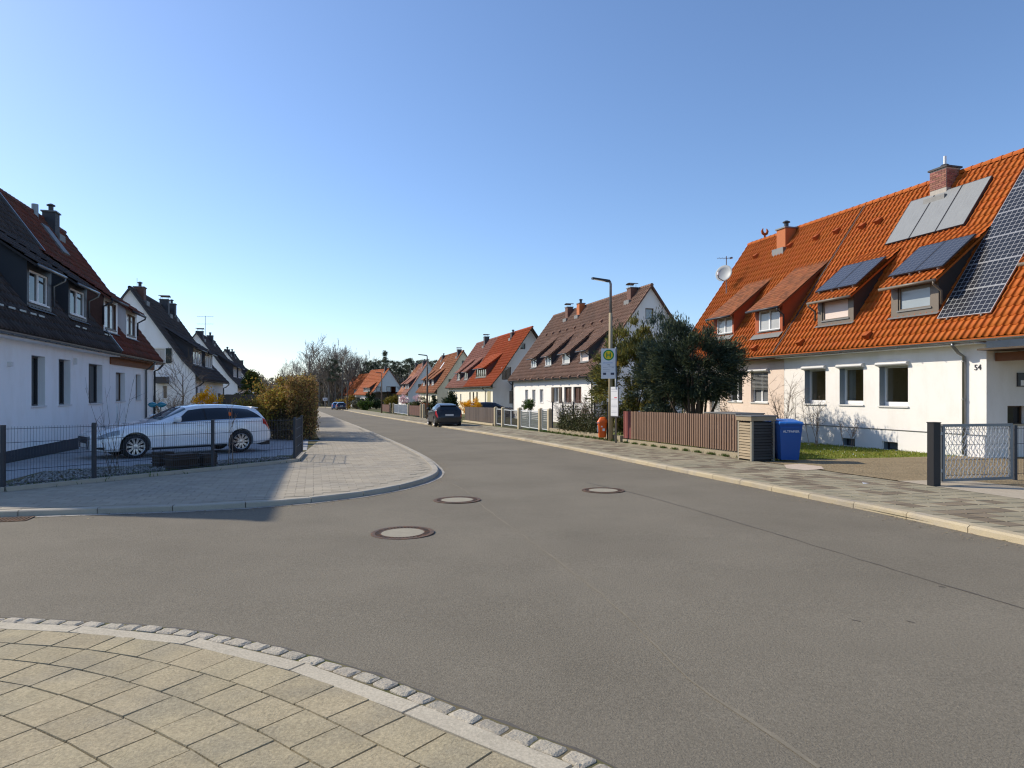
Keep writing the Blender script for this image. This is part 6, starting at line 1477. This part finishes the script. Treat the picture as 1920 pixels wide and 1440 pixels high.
M_FORS = leafm('forsythia_yellow', (0.78,0.44,0.012), .25, .012, .3); M_BEECH = leafm('leaf_beech_dry', (0.28,0.185,0.065), .55, .035, .3); M_BUSHY = leafm('leaf_bush_yellowgreen', (0.33,0.235,0.05), .5, .04, .35)
M_GREENB = leafm('leaf_green', (0.075,0.12,0.02), .4, .03, .25); M_DKGR = leafm('leaf_dark_green', (0.028,0.05,0.016), .45, .02, .12); M_PINKB = leafm('blossom_pink', (0.74,0.54,0.57), .25, .012, .3); M_PINE = leafm('needles_pine_hazed', (0.10,0.115,0.07), .45, .03, .15)  # M_PINE is lightened to paint in the haze of distance
M_BROWNF = leafm('wood_brown_hazed', (0.235,0.18,0.14), .5, .02, .1); M_OLIVEF = leafm('wood_olive_hazed', (0.17,0.165,0.115), .5, .03, .1)  # tones of the far wood paled, haze painted into the colour
def branches(h, seed, levels=4, nch=(5,5,4,3), r0=.2, trunk=.35, spread=.9, up=.25, crook=.16, lenf=(.62,.6,.58,.55)):
    R_ = random.Random(seed); out = [[] for _ in range(levels+1)]
    def rv(): return Vector((R_.gauss(0,1), R_.gauss(0,1), R_.gauss(0,1))).normalized()
    def grow(p, d, ln, r, lvl):
        ns = 5 if lvl == 0 else (4 if lvl < 3 else 2); pts = [p.copy()]; dd = d.copy()
        for k in range(ns):
            dd = (dd + rv()*crook*(1.0 if lvl else .35) + Vector((0,0,up*.35*(1 if lvl else .2)))).normalized(); p = p+dd*(ln/ns); pts.append(p.copy())
        rr = [r*(1-.55*k/ns) for k in range(ns+1)]
        if lvl == levels: rr[-1] = r*.25
        out[lvl].append((pts, rr))
        if lvl < levels:
            n = nch[lvl]
            for c in range(n):
                f = (trunk+(1-trunk)*(c+R_.random()*.8)/n) if lvl == 0 else (.25+.75*(c+R_.random()*.9)/n); f = min(f, 1.0)
                q = f*ns; i = min(int(q), ns-1); base = pts[i].lerp(pts[i+1], q-i); axis = (pts[i+1]-pts[i]).normalized()
                side = axis.cross(rv()).normalized(); ang = R_.uniform(.45,.95)*spread
                nd = (axis*math.cos(ang)+side*math.sin(ang)).normalized(); grow(base, nd, ln*lenf[lvl]*R_.uniform(.75,1.15)*(1.15-.45*f if lvl == 0 else 1), rr[i]*R_.uniform(.42,.62), lvl+1)
    grow(Vector((0,0,0)), Vector((0,0,1)), h, r0, 0); return out
def bare_meshes(h, seed, thick=2, min_r=.008, **kw):
    o = branches(h, seed, **kw); a = MB(); b = MB()
    for lvl, segs in enumerate(o):
        for pts, rr in segs: (a if lvl < thick else b).tube(pts, [max(x, min_r) for x in rr], 7 if lvl == 0 else (5 if lvl < 2 else 3), cap=False)
    return a.mesh(smooth=True), b.mesh(smooth=True)
def bare_tree(name, label, x, y, ms, rz, sc, tm, cm, group=None, cat='tree'):
    t = thing(name, label, cat, (x, y, zg(y)), rz, group); t.scale = (sc,)*3; link('trunk', ms[0], tm, t); link('crown', ms[1], cm, t); return t
# ------------------------------------------------------------------ conifers beside the bus stop
def yew(name, label, x, y, c, rad, nclump, trunks, m, m2, seed, ln=.17, wd=.035, per=130):
    global RNG; RNG = np.random.default_rng(seed); t = thing(name, label, 'tree', (x, y, zg(y)+.05)); tk = MB(); R_ = random.Random(seed)
    C = []
    while len(C) < nclump:
        v = RNG.normal(size=3); v /= np.linalg.norm(v); r = RNG.uniform(.35,1.0)**.45*RNG.uniform(.82,1.12)
        C.append(np.array(c)+v*np.array(rad)*r)
    for k in range(trunks):
        e = Vector(C[k*3 % len(C)]); e.z = max(e.z, c[2]); b = Vector((R_.uniform(-.25,.25), R_.uniform(-.2,.2), 0)); mid = b.lerp(e, .5)+Vector((0,0,-.1)); tk.tube([b, b.lerp(mid,.6), mid, mid.lerp(e,.6), e], [.065,.055,.045,.03,.012], 6)
    tk.build('trunk', M_BARK, t, smooth=True)
    pa = []; pb = []
    for q in C:
        n = per; out = q-np.array(c); out = out/(np.linalg.norm(out)+1e-6); cr = RNG.uniform(.22,.40)
        P = q+rvec(n)*cr*RNG.uniform(.1,1,(n,1))*np.array((1,1,.75)); D = rvec(n)*.75+out*.9+np.array((0,0,.25))
        pa.append(diamonds(P, D, RNG.uniform(.6,1.3,n)*ln, wd)); k = n//6; P2 = q+out*cr*.8+rvec(k)*cr*.6; pb.append(diamonds(P2, rvec(k)*.6+out+np.array((0,0,.4)), RNG.uniform(.6,1.2,k)*ln, wd*.9))
    leaf_obj('crown', m, t, pa); leaf_obj('crown_tips', m2, t, pb); return t
yew('yew_tree', 'broad dark yew with fanned bare trunks behind the brown picket fence', 6.55, 24.3, (0.0,0,2.85), (1.72,1.4,1.42), 200, 14, M_YEW, M_YEW2, 11, .14, .03, 190)
yew('cypress_tree', 'blue green cypress rising behind the dark yew', 6.0, 26.6, (0,0,2.55), (1.15,1.0,2.25), 130, 3, M_BLUE, M_YEW2, 12)
def spruce(name, label, x, y, H, R0, m, seed, nb=130, per=70, zlo=.25, ln=.16, wd=.04, droop=.35, trunk=M_BARK):
    rg = np.random.default_rng(seed); t = thing(name, label, 'tree', (x, y, zg(y)+.03)); global RNG; RNG = rg
    MB().tube([(0,0,-.1),(.02,.01,H*.5),(0,0,H)], [.11*H/5,.07*H/5,.015], 8).build('trunk', trunk, t, smooth=True); parts = []; br = MB()
    for k in range(nb):
        f = rg.uniform(0,1)**.85; z = zlo*H*(1-f)+f*H*.97; L_ = R0*(1-f)**.75*rg.uniform(.65,1.12)+.12; a = rg.uniform(0,2*math.pi); d = np.array((math.cos(a), math.sin(a), .12))
        e = np.array((0,0,z))+d*L_+np.array((0,0,-droop*L_*.6)); br.tube([(0,0,z),tuple(np.array((0,0,z))+d*L_*.5),tuple(e)], [.02,.014,.005], 3, cap=False)
        n = int(per*(.35+L_/R0)); s = rg.uniform(.15,1,(n,1)); P = np.array((0,0,z))+d*L_*s+np.array((0,0,-droop*L_*.6))*s**2+rvec(n)*.10
        D = rvec(n)*.7+d*.6+np.array((0,0,-.35)); parts.append(diamonds(P, D, rg.uniform(.6,1.4,n)*ln, wd))
    br.build('branches', M_BARK, t); leaf_obj('crown', m, t, parts); return t
yew('evergreen_tree', 'broad olive green evergreen between the street lamp and the dark yew', 5.0, 28.4, (0,0,2.35), (1.5,1.2,2.3), 180, 4, M_SPR, M_YEW2, 21, .2, .045, 130)
# ------------------------------------------------------------------ shrubs
def shrub(name, label, x, y, c, rad, n, m, seed, ln=.09, wd=.05, stems=18, sm=None, shell=.5, cat='shrub', group=None, up=.3, base=.05, jag=.25, clumps=40):
    global RNG; RNG = np.random.default_rng(seed); R_ = random.Random(seed); t = thing(name, label, cat, (x, y, zg(y)+base), 0, group); st = MB()
    c = np.array(c, float); rad = np.array(rad, float); C = c+rvec(clumps)*rad*(RNG.uniform(shell,1,(clumps,1)))*RNG.uniform(1-jag,1+jag*.6,(clumps,1))
    for k in range(stems):
        e = Vector(C[k % clumps]); b = Vector((R_.uniform(-.3,.3)*rad[0], R_.uniform(-.3,.3)*rad[1], 0)); m_ = b.lerp(e,.5)+Vector((R_.uniform(-.1,.1),R_.uniform(-.1,.1),.1)); st.tube([b,m_,e], [.016,.011,.004], 4, cap=False)
    st.build('stems', sm or M_TWIG, t)
    i = RNG.integers(0, clumps, n); P = C[i]+rvec(n)*rad*RNG.uniform(.05,.33,(n,1)); P[:,2] = np.maximum(P[:,2], .02); leaf_obj('foliage', m, t, [diamonds(P, rvec(n)+np.array((0,0,up)), RNG.uniform(.6,1.3,n)*ln, wd)]); return t
x, y = AB(52.8,12.0); shrub('forsythia_bush', 'bright yellow forsythia behind the dark plank fence', x, y, (0,0,1.05), (.85,.75,.75), 5200, M_FORS, 31, .09, .05, 30, M_TWIGP)
x, y = AB(45,-6.2); shrub('forsythia_bush', 'small yellow forsythia before the black roofed gable house', x, y, (0,0,1.45), (.85,.7,.95), 4600, M_FORS, 32, .10, .05, 24)
x, y = AB(39.1,12.4); shrub('topiary_bush', 'round clipped bush with green top behind the plain grey gate', x, y, (0,0,1.35), (.46,.46,.34), 2200, M_GREENB, 33, .07, .04, 14, M_TWIG, jag=.1)
x, y = AB(64.4,12.6); t = shrub('monkey_puzzle_shrub', 'dark spiky evergreen shrub beyond the hatchback', x, y, (0,0,1.25), (.75,.7,1.1), 2600, M_DKGR, 34, .30, .07, 10, up=.8)
x, y = AB(67.3,11.5); spruce('garden_spruce', 'slim dark green little spruce next to the brown lamp pole', x, y, 2.2, .62, M_DKGR, 35, 70, 40, .05, .16, .06)
x, y = AB(91,11.6); shrub('blossom_tree', 'pink blossoming ornamental tree before the white house', x, y, (0,0,1.7), (.75,.7,.7), 1300, M_PINKB, 36, .12, .07, 24, M_BARK, cat='tree'); x, y = AB(94,13.2); shrub('blossom_tree', 'second paler pink blossom tree at the white house wall', x, y, (.6,0,2.0), (.7,.6,.6), 700, M_PINKB, 37, .12, .07, 20, M_BARK, cat='tree')
x, y = AB(104,11.3); shrub('garden_bush', 'rounded olive yellow bush left of the pink blossom', x, y, (0,0,1.5), (1.1,1.0,1.1), 3000, leafm('leaf_olive_gold',(.20,.16,.02)), 38, .18, .10); x, y = AB(88,11.6); shrub('garden_bush', 'low green bush below the pink blossom', x, y, (.6,0,.8), (1.0,.8,.6), 2400, M_GREENB, 39, .16, .09)
x, y = AB(86,13); shrub('garden_bush', 'mixed reddish green bush right of the pink blossom', x, y, (0,0,1.1), (1.2,.9,.9), 2600, leafm('leaf_olive_red',(.13,.11,.03)), 40, .16, .09); x, y = AB(79,12.2); shrub('garden_bush', 'dark arched bush at the cream house corner', x, y, (0,0,.9), (.9,.8,.7), 2200, M_DKGR, 41, .16, .09); x, y = AB(76,11.9); shrub('garden_bush', 'small orange bush above the red brown fence', x, y, (0,0,.95), (.55,.5,.5), 1200, leafm('leaf_orange',(.36,.11,.03)), 42, .14, .08)
for (px, d, hh, w, m, lab) in ((694,138,3.4,1.0,M_DKGR,'dark columnar conifer before the grey gabled house'),(706,134,1.9,1.4,M_DKGR,'dark clipped hedge block at the grey gabled house'),(661,140,2.8,1.5,leafm('leaf_golden',(.28,.17,.02)),'golden bush beside the farthest lamp pole'),(674,130,2.3,1.5,M_OLIVEF,'olive bush before the farthest houses'),(684,122,1.8,1.3,M_GREENB,'green bush at the far pavement edge'),(640,150,2.0,1.5,M_BUSHY,'yellow green bush behind the far cars')):
    x = (px-CX)/F*d; shrub('garden_bush', lab, x, d, (0,0,hh*.52), (w,w*.8,hh*.5), 1700, m, int(px), .30, .18, 10, jag=.15)
# beech hedge and mixed bush on the left pavement
def hedge(name, label, p0, u, L_, W_, H_, n, m, seed, ln=.10, wd=.06, sm=M_TWIG, inner=None):
    global RNG; RNG = np.random.default_rng(seed); t = thing(name, label, 'hedge', (p0[0], p0[1], zg(p0[1])+.05), math.atan2(u[1],u[0])); st = MB(); R_ = random.Random(seed)
    for k in range(int(L_*26)):
        x = R_.uniform(.05,L_-.05); y = R_.uniform(.1,W_-.1); z = H_*R_.uniform(.75,1.0); st.tube([(x,y,0),(x+R_.uniform(-.15,.15),y+R_.uniform(-.15,.15),z*.5),(x+R_.uniform(-.25,.25),y+R_.uniform(-.25,.25),z)], [.012,.008,.003], 3, cap=False)
    st.build('stems', sm, t)
    P = RNG.uniform(0,1,(n,3))*np.array((L_,W_,H_)); f = RNG.random(n); s = RNG.integers(0,5,n); j = RNG.normal(0,.07,n)
    P[:,1] = np.where((f < .75)&(s == 0), 0+j, P[:,1]); P[:,1] = np.where((f < .75)&(s == 1), W_+j, P[:,1]); P[:,0] = np.where((f < .75)&(s == 2), 0+j, P[:,0]); P[:,2] = np.where((f < .75)&(s == 3), H_+j*1.5, P[:,2]); P[:,2] = np.maximum(P[:,2], .03)
    rnd = (P[:,2] > H_*.8); P[:,0] += np.where(rnd, .0, 0); keep = (RNG.random(n) < np.clip(.25+P[:,2]/H_*1.4, 0, 1))
    P = P[keep]; n = len(P); leaf_obj('foliage', m, t, [diamonds(P, rvec(n), RNG.uniform(.6,1.3,n)*ln, wd)]); return t
hu = Vector((UX, UY)); hp = (-7.95, 27.5)
hedge('beech_hedge', 'clipped beech hedge with dry russet leaves at the left pavement', hp, (UX,UY), 8.5, 1.05, 2.42, 16000, M_BEECH, 51)
shrub('garden_bush', 'wide bush with yellow green and brown leaves beside the beech hedge', -9.9, 28.2, (0,0,1.15), (1.5,.95,1.2), 11500, M_BUSHY, 52, .11, .055, 60, M_TWIG, shell=.35, clumps=110); shrub('garden_bush', 'taller yellow green bush top behind the wide bush', -9.5, 29.3, (0,0,1.75), (.95,.8,1.0), 4200, M_BUSHY, 53, .12, .06, 40, shell=.3, clumps=60)
shrub('garden_bush', 'brown leafed bush low at the rear of the white car', -8.9, 27.6, (0,0,.75), (.9,.6,.75), 4200, leafm('leaf_brown_low',(.12,.09,.045),.5,.03), 54, .10, .05, 50, shell=.3, clumps=60)
hedge('beech_hedge', 'long brown hedge running on behind the clipped beech hedge', (-12.1,41.5), (UX,UY), 26, 1.0, 1.7, 9000, M_BROWNF, 55, .18, .12)
spruce('garden_pine', 'small bright green pine above the timber screen', -21.0, 55, 4.1, 1.5, leafm('needles_bright',(.13,.15,.03),.4,.03), 56, 90, 50, .35, .25, .08)
# ------------------------------------------------------------------ bare shrubs and saplings
def twig_shrub(name, label, x, y, hh, n, seed, m, sp=.35, base=.05, lv=2, cat='shrub', thick=.012):
    R_ = random.Random(seed); t = thing(name, label, cat, (x, y, zg(y)+base)); q = MB()
    for k in range(n):
        a = R_.uniform(0,6.28); b = Vector((R_.uniform(-.15,.15), R_.uniform(-.15,.15), 0)); o_ = Vector((math.cos(a)*sp, math.sin(a)*sp, 1)).normalized(); H_ = hh*R_.uniform(.6,1.05)
        p1 = b+o_*H_*.5+Vector((R_.uniform(-.06,.06),R_.uniform(-.06,.06),0)); p2 = b+o_*H_+Vector((R_.uniform(-.12,.12),R_.uniform(-.12,.12),0)); q.tube([b,p1,p2],[thick,thick*.7,thick*.25],4,cap=False)
        for c in range(5*lv):
            f = R_.uniform(.25,.95); s = b.lerp(p2,f); d = (o_+Vector((R_.gauss(0,.6),R_.gauss(0,.6),R_.gauss(0,.3)))).normalized(); e = s+d*hh*.28*R_.uniform(.4,1.1); q.tube([s,e],[thick*.5,thick*.18],3,cap=False)
            if lv > 1:
                for w in range(2): s2 = s.lerp(e,R_.uniform(.3,.9)); q.tube([s2,s2+(d+Vector((R_.gauss(0,.7),R_.gauss(0,.7),R_.gauss(0,.4)))).normalized()*hh*.12],[thick*.35,thick*.15],3,cap=False)
    q.build('twigs', m, t); return t
x, y = G(212,893); twig_shrub('sapling', 'bare young sapling spreading in front of the white car bonnet', x, y, 2.0, 6, 61, M_TWIG, .24, thick=.007, lv=1)
x, y = G(431,878); t = twig_shrub('sapling', 'thin young sapling with an orange tag before the rear wheel', x, y, 1.9, 2, 62, M_TWIGP, .06, thick=.012, lv=1); MB().tube([(0.0,0,1.22),(0.0,0,1.30)], .03, 8).build('orange_tag', M_ORANGE, t)
for i, (px, d, hh, n, lab) in enumerate(((312,35.5,2.6,16,'bare twiggy shrub at the corner beyond the white house'),(335,37,2.2,14,'second bare shrub before the gable of the black roofed house'),(352,38.5,1.9,10,'low bare shrub right of the gable shrubs'))):
    x = (px-CX)/F*d; twig_shrub('bare_shrub', lab, x, d, hh, n, 63+i, M_TWIG, .4)
ms = bare_meshes(3.2, 70, thick=2, levels=3, nch=(6,4,4), r0=.05, trunk=.4, spread=1.0); x = (341-CX)/F*39; bare_tree('bare_tree', 'small bare garden tree against the white gable wall', x, 39, ms, 0, 1.0, M_BARK, M_TWIG)
for i, (a, b, hh, n, lab, m) in enumerate(((24.8,16.6,1.4,16,'bare pale shrub below the blinds of the pink house',M_TWIGP),(27.2,16.4,1.3,14,'bare brown shrub at the far window of the pink house',M_TWIG),(21.6,16.9,2.3,9,'tall thin bare shrub at the boundary of pink and white walls',M_TWIGP),(20.0,16.8,1.9,5,'slender reddish shrub before the white wall near the first window',M_TWIGP),(18.9,17.2,1.3,3,'tiny bare twigs at the white wall between two windows',M_TWIGP))):
    x, y = AB(a, b); twig_shrub('bare_shrub', lab, x, y, hh, n, 80+i, m, .22)
for i, (px, lab) in enumerate(((1085,'brown leafless shrub behind the ivy fence'),(1062,'pale twiggy shrub behind the left part of the ivy fence'),(1112,'brown shrub behind the right part of the ivy fence'))):
    x, y = AB(a_on(px, 12.3), 12.3); twig_shrub('bare_shrub', lab, x, y, 1.75, 22, 90+i, M_TWIGP if i != 1 else mat('twig_silver',(.36,.34,.32),.8,var=.2), .35)
# ivy on the wire fence
RNG = np.random.default_rng(95); n = 5200; f = RNG.random(n); pA, pB = AB(a_on(1050,B_),B_), AB(a_on(1124,B_),B_); P = np.c_[pA[0]+(pB[0]-pA[0])*f, pA[1]+(pB[1]-pA[1])*f, np.zeros(n)]
P[:,2] = np.abs(RNG.normal(0,.42,n)); P[:,2] = np.minimum(P[:,2],1.1); P[:,0] += RNG.normal(0,.10,n); P[:,2] += np.array([zg(y)+.3 for y in P[:,1]])
o = leaf_obj('ivy', leafm('leaf_ivy',(.07,.075,.03),.5,.05), None, [diamonds(P, rvec(n), RNG.uniform(.06,.11,n), .06)]); tag(o, 'ivy growing low through the dark wire fence', 'ivy'); o['kind'] = 'stuff'
# weeds, grass, gravel
def tufts(name, pts, n, m, label, hh=(.04,.10), jit=.06, seed=5, base=.06, kind='stuff', wd=.012):
    rg = np.random.default_rng(seed); pts = np.array(pts); d = np.r_[0,np.cumsum(np.linalg.norm(np.diff(pts,axis=0),axis=1))]; s = rg.uniform(0,d[-1],n)
    s = (np.round(s/.7)*.7*.6+s*.4); X = np.interp(s,d,pts[:,0])+rg.normal(0,jit,n); Y = np.interp(s,d,pts[:,1])+rg.normal(0,jit,n); P = np.c_[X,Y,[zg(y)+base for y in Y]]
    D = rg.normal(0,.45,(n,3)); D[:,2] = 1; o = leaf_obj(name, m, None, [diamonds(P, D, rg.uniform(*hh,n), wd)]); o['kind'] = 'stuff'; o['label'] = label; o['category'] = 'weeds'; return o
tufts('weeds', [AB(a,11.07) for a in (16,18,20,22,23.4)], 1500, M_GREENB, 'green weeds at the foot of the brown picket fence wall', (.05,.12), .04, 6, .07)
tufts('weeds', [AB(a,11.12) for a in (24,27,30,33)], 1400, M_GREENB, 'green weeds at the foot of the ivy fence wall', (.06,.16), .07, 7, .07, wd=.02)
RNG = np.random.default_rng(8); n = 26000; P = []
while len(P) < n:
    a = RNG.uniform(15,26); b = RNG.uniform(11.4,17.6)
    P.append(AB(a,b)) if inside(AB(a,b), lawn) else None
P = np.array(P); P = np.c_[P, [zg(y)+.06 for y in P[:,1]]]; D = RNG.normal(0,.5,(n,3)); D[:,2] = 1
o = leaf_obj('grass', leafm('grass_blade',(.21,.24,.035),.4,.04,.35), None, [diamonds(P, D, RNG.uniform(.03,.09,n), .014)]); o['kind'] = 'stuff'; o['label'] = 'short green lawn grass with daisies before the white wall'; o['category'] = 'grass'
n = 260; q = P[RNG.integers(0,len(P),n)]; o = leaf_obj('daisies', M_FWHITE, None, [diamonds(q+np.array((0,0,.07)), RNG.normal(0,1,(n,3))*np.array((1,1,.1)), .03, .03)]); o['kind'] = 'stuff'; o['label'] = 'white daisies dotting the lawn'; o['category'] = 'flowers'
strip = [tuple(Vector(p)) for p in fenceL[3:8]] + [(-6.35,19.3),(-7.8,17.85),(-8.8,16.6),(-9.78,15.9),(-10.3,14.96),(-9.45,12.6),(-13.5,11.2)]
ico_v = np.array([(1,0,0),(-1,0,0),(0,1,0),(0,-1,0),(0,0,1),(0,0,-1)],float); ico_f = np.array([(0,2,4),(2,1,4),(1,3,4),(3,0,4),(2,0,5),(1,2,5),(3,1,5),(0,3,5)])
n = 5200; P = []
while len(P) < n:
    p = (RNG.uniform(-13,-5.5), RNG.uniform(11,19.5))
    if inside(p, strip): P.append(p)
P = np.array(P); S = RNG.uniform(.014,.04,(n,1,3))*np.array((1,1,.6)); V = ico_v[None]*S; A = RNG.uniform(0,6.28,n); ca, sa = np.cos(A)[:,None], np.sin(A)[:,None]; V = np.stack([V[:,:,0]*ca-V[:,:,1]*sa, V[:,:,0]*sa+V[:,:,1]*ca, V[:,:,2]], axis=2)
V[:,:,0] += P[:,0,None]; V[:,:,1] += P[:,1,None]; V[:,:,2] += np.array([zg(y)+.06 for y in P[:,1]])[:,None]
o = link('gravel', np_mesh(V.reshape(-1,3), (ico_f[None]+(np.arange(n)*6)[:,None,None]).reshape(-1,3)), M_PEBBLE); o['kind'] = 'stuff'; o['label'] = 'loose grey gravel strip inside the wire fence'; o['category'] = 'gravel'
tufts('weeds', [(p[0]-.15,p[1]+.10) for p in fenceL[2:8]], 2600, M_GREENB, 'grass tufts along the inside of the yard wire fence', (.05,.16), .14, 9, .05, wd=.014)
# ------------------------------------------------------------------ far wood
M_TRKF = mat('trunk_far_hazed', (0.22,0.19,0.16), .95, var=.25, scale=.4)  # pale trunk tone in place of distance haze
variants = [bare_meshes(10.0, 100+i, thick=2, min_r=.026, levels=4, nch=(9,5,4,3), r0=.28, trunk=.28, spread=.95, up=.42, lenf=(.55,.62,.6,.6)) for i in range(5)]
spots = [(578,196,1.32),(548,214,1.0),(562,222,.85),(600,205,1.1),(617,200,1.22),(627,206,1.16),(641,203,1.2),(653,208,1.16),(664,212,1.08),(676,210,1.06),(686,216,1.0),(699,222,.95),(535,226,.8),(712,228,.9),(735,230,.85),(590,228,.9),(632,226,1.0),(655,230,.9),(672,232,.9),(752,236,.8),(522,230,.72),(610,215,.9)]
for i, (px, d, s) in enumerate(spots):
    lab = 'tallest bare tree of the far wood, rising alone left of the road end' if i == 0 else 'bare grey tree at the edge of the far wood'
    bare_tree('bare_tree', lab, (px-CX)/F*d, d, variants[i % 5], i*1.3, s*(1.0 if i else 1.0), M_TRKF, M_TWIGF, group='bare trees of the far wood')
def pine_mesh(seed, H, conical=False):
    rg = np.random.default_rng(seed); global RNG; RNG = rg; tk = MB().tube([(0,0,0),(rg.normal(0,.15),rg.normal(0,.15),H*.5),(rg.normal(0,.2),rg.normal(0,.2),H*.96)], [.24,.17,.05], 6, cap=False); parts = []
    nc = 46
    for k in range(nc):
        if conical: f = rg.uniform(.25,1); r = (1-f)*2.6+.25
        else: f = rg.uniform(.52,1.0); r = 2.4*math.sqrt(max(.05,1-((f-.72)/.34)**2))
        a = rg.uniform(0,6.28); rr = r*rg.uniform(.3,1); c = np.array((rr*math.cos(a), rr*math.sin(a), f*H)); n = 75
        if not conical and k % 3 == 0: tk.tube([(0,0,f*H-.6),tuple(c)], [.05,.02], 4, cap=False)
        P = c+rvec(n)*rg.uniform(.1,1,(n,1))*np.array((.75,.75,.42)); parts.append(diamonds(P, rvec(n)*.8+np.array((0,0,.5)), rg.uniform(.25,.5,n), .12))
    V = np.concatenate([p[0] for p in parts]); off = 0; Fs = []
    for p in parts: Fs.append(p[1]+off); off += len(p[0])
    return tk.mesh(smooth=True), np_mesh(V, np.concatenate(Fs))
pv_ = [pine_mesh(200+i, 14) for i in range(4)]; cv_ = pine_mesh(210, 16, True)
ps = [(624,198,.98),(606,212,.85),(690,206,.96),(703,204,1.0),(714,210,1.02),(730,208,.98),(742,214,1.0),(757,216,1.0),(771,212,1.06),(783,215,1.02),(795,218,1.06),(808,220,1.0),(822,224,1.05),(838,226,1.1),(765,228,1.1),(790,232,1.1),(812,235,1.1),(748,234,1.05),(590,240,.8),(560,245,.75),(540,246,.72),(525,245,.72),(508,250,.7),(490,255,.7),(470,258,.72),(576,248,.75),(640,242,.8),(660,244,.8),(845,232,1.1),(720,238,1.0)]
for i, (px, d, s) in enumerate(ps):
    bare_tree('pine_tree', 'dark green pine standing in the far wood', (px-CX)/F*d, d, pv_[i % 4], i*2.1, s, M_BARK, M_PINE, group='pines of the far wood')
bare_tree('spruce_tree', 'pointed dark spruce rising above the far wood', (722-CX)/F*202, 202, cv_, 0, 1.02, M_BARK, M_PINE)
# brushwood mass below and between the trunks
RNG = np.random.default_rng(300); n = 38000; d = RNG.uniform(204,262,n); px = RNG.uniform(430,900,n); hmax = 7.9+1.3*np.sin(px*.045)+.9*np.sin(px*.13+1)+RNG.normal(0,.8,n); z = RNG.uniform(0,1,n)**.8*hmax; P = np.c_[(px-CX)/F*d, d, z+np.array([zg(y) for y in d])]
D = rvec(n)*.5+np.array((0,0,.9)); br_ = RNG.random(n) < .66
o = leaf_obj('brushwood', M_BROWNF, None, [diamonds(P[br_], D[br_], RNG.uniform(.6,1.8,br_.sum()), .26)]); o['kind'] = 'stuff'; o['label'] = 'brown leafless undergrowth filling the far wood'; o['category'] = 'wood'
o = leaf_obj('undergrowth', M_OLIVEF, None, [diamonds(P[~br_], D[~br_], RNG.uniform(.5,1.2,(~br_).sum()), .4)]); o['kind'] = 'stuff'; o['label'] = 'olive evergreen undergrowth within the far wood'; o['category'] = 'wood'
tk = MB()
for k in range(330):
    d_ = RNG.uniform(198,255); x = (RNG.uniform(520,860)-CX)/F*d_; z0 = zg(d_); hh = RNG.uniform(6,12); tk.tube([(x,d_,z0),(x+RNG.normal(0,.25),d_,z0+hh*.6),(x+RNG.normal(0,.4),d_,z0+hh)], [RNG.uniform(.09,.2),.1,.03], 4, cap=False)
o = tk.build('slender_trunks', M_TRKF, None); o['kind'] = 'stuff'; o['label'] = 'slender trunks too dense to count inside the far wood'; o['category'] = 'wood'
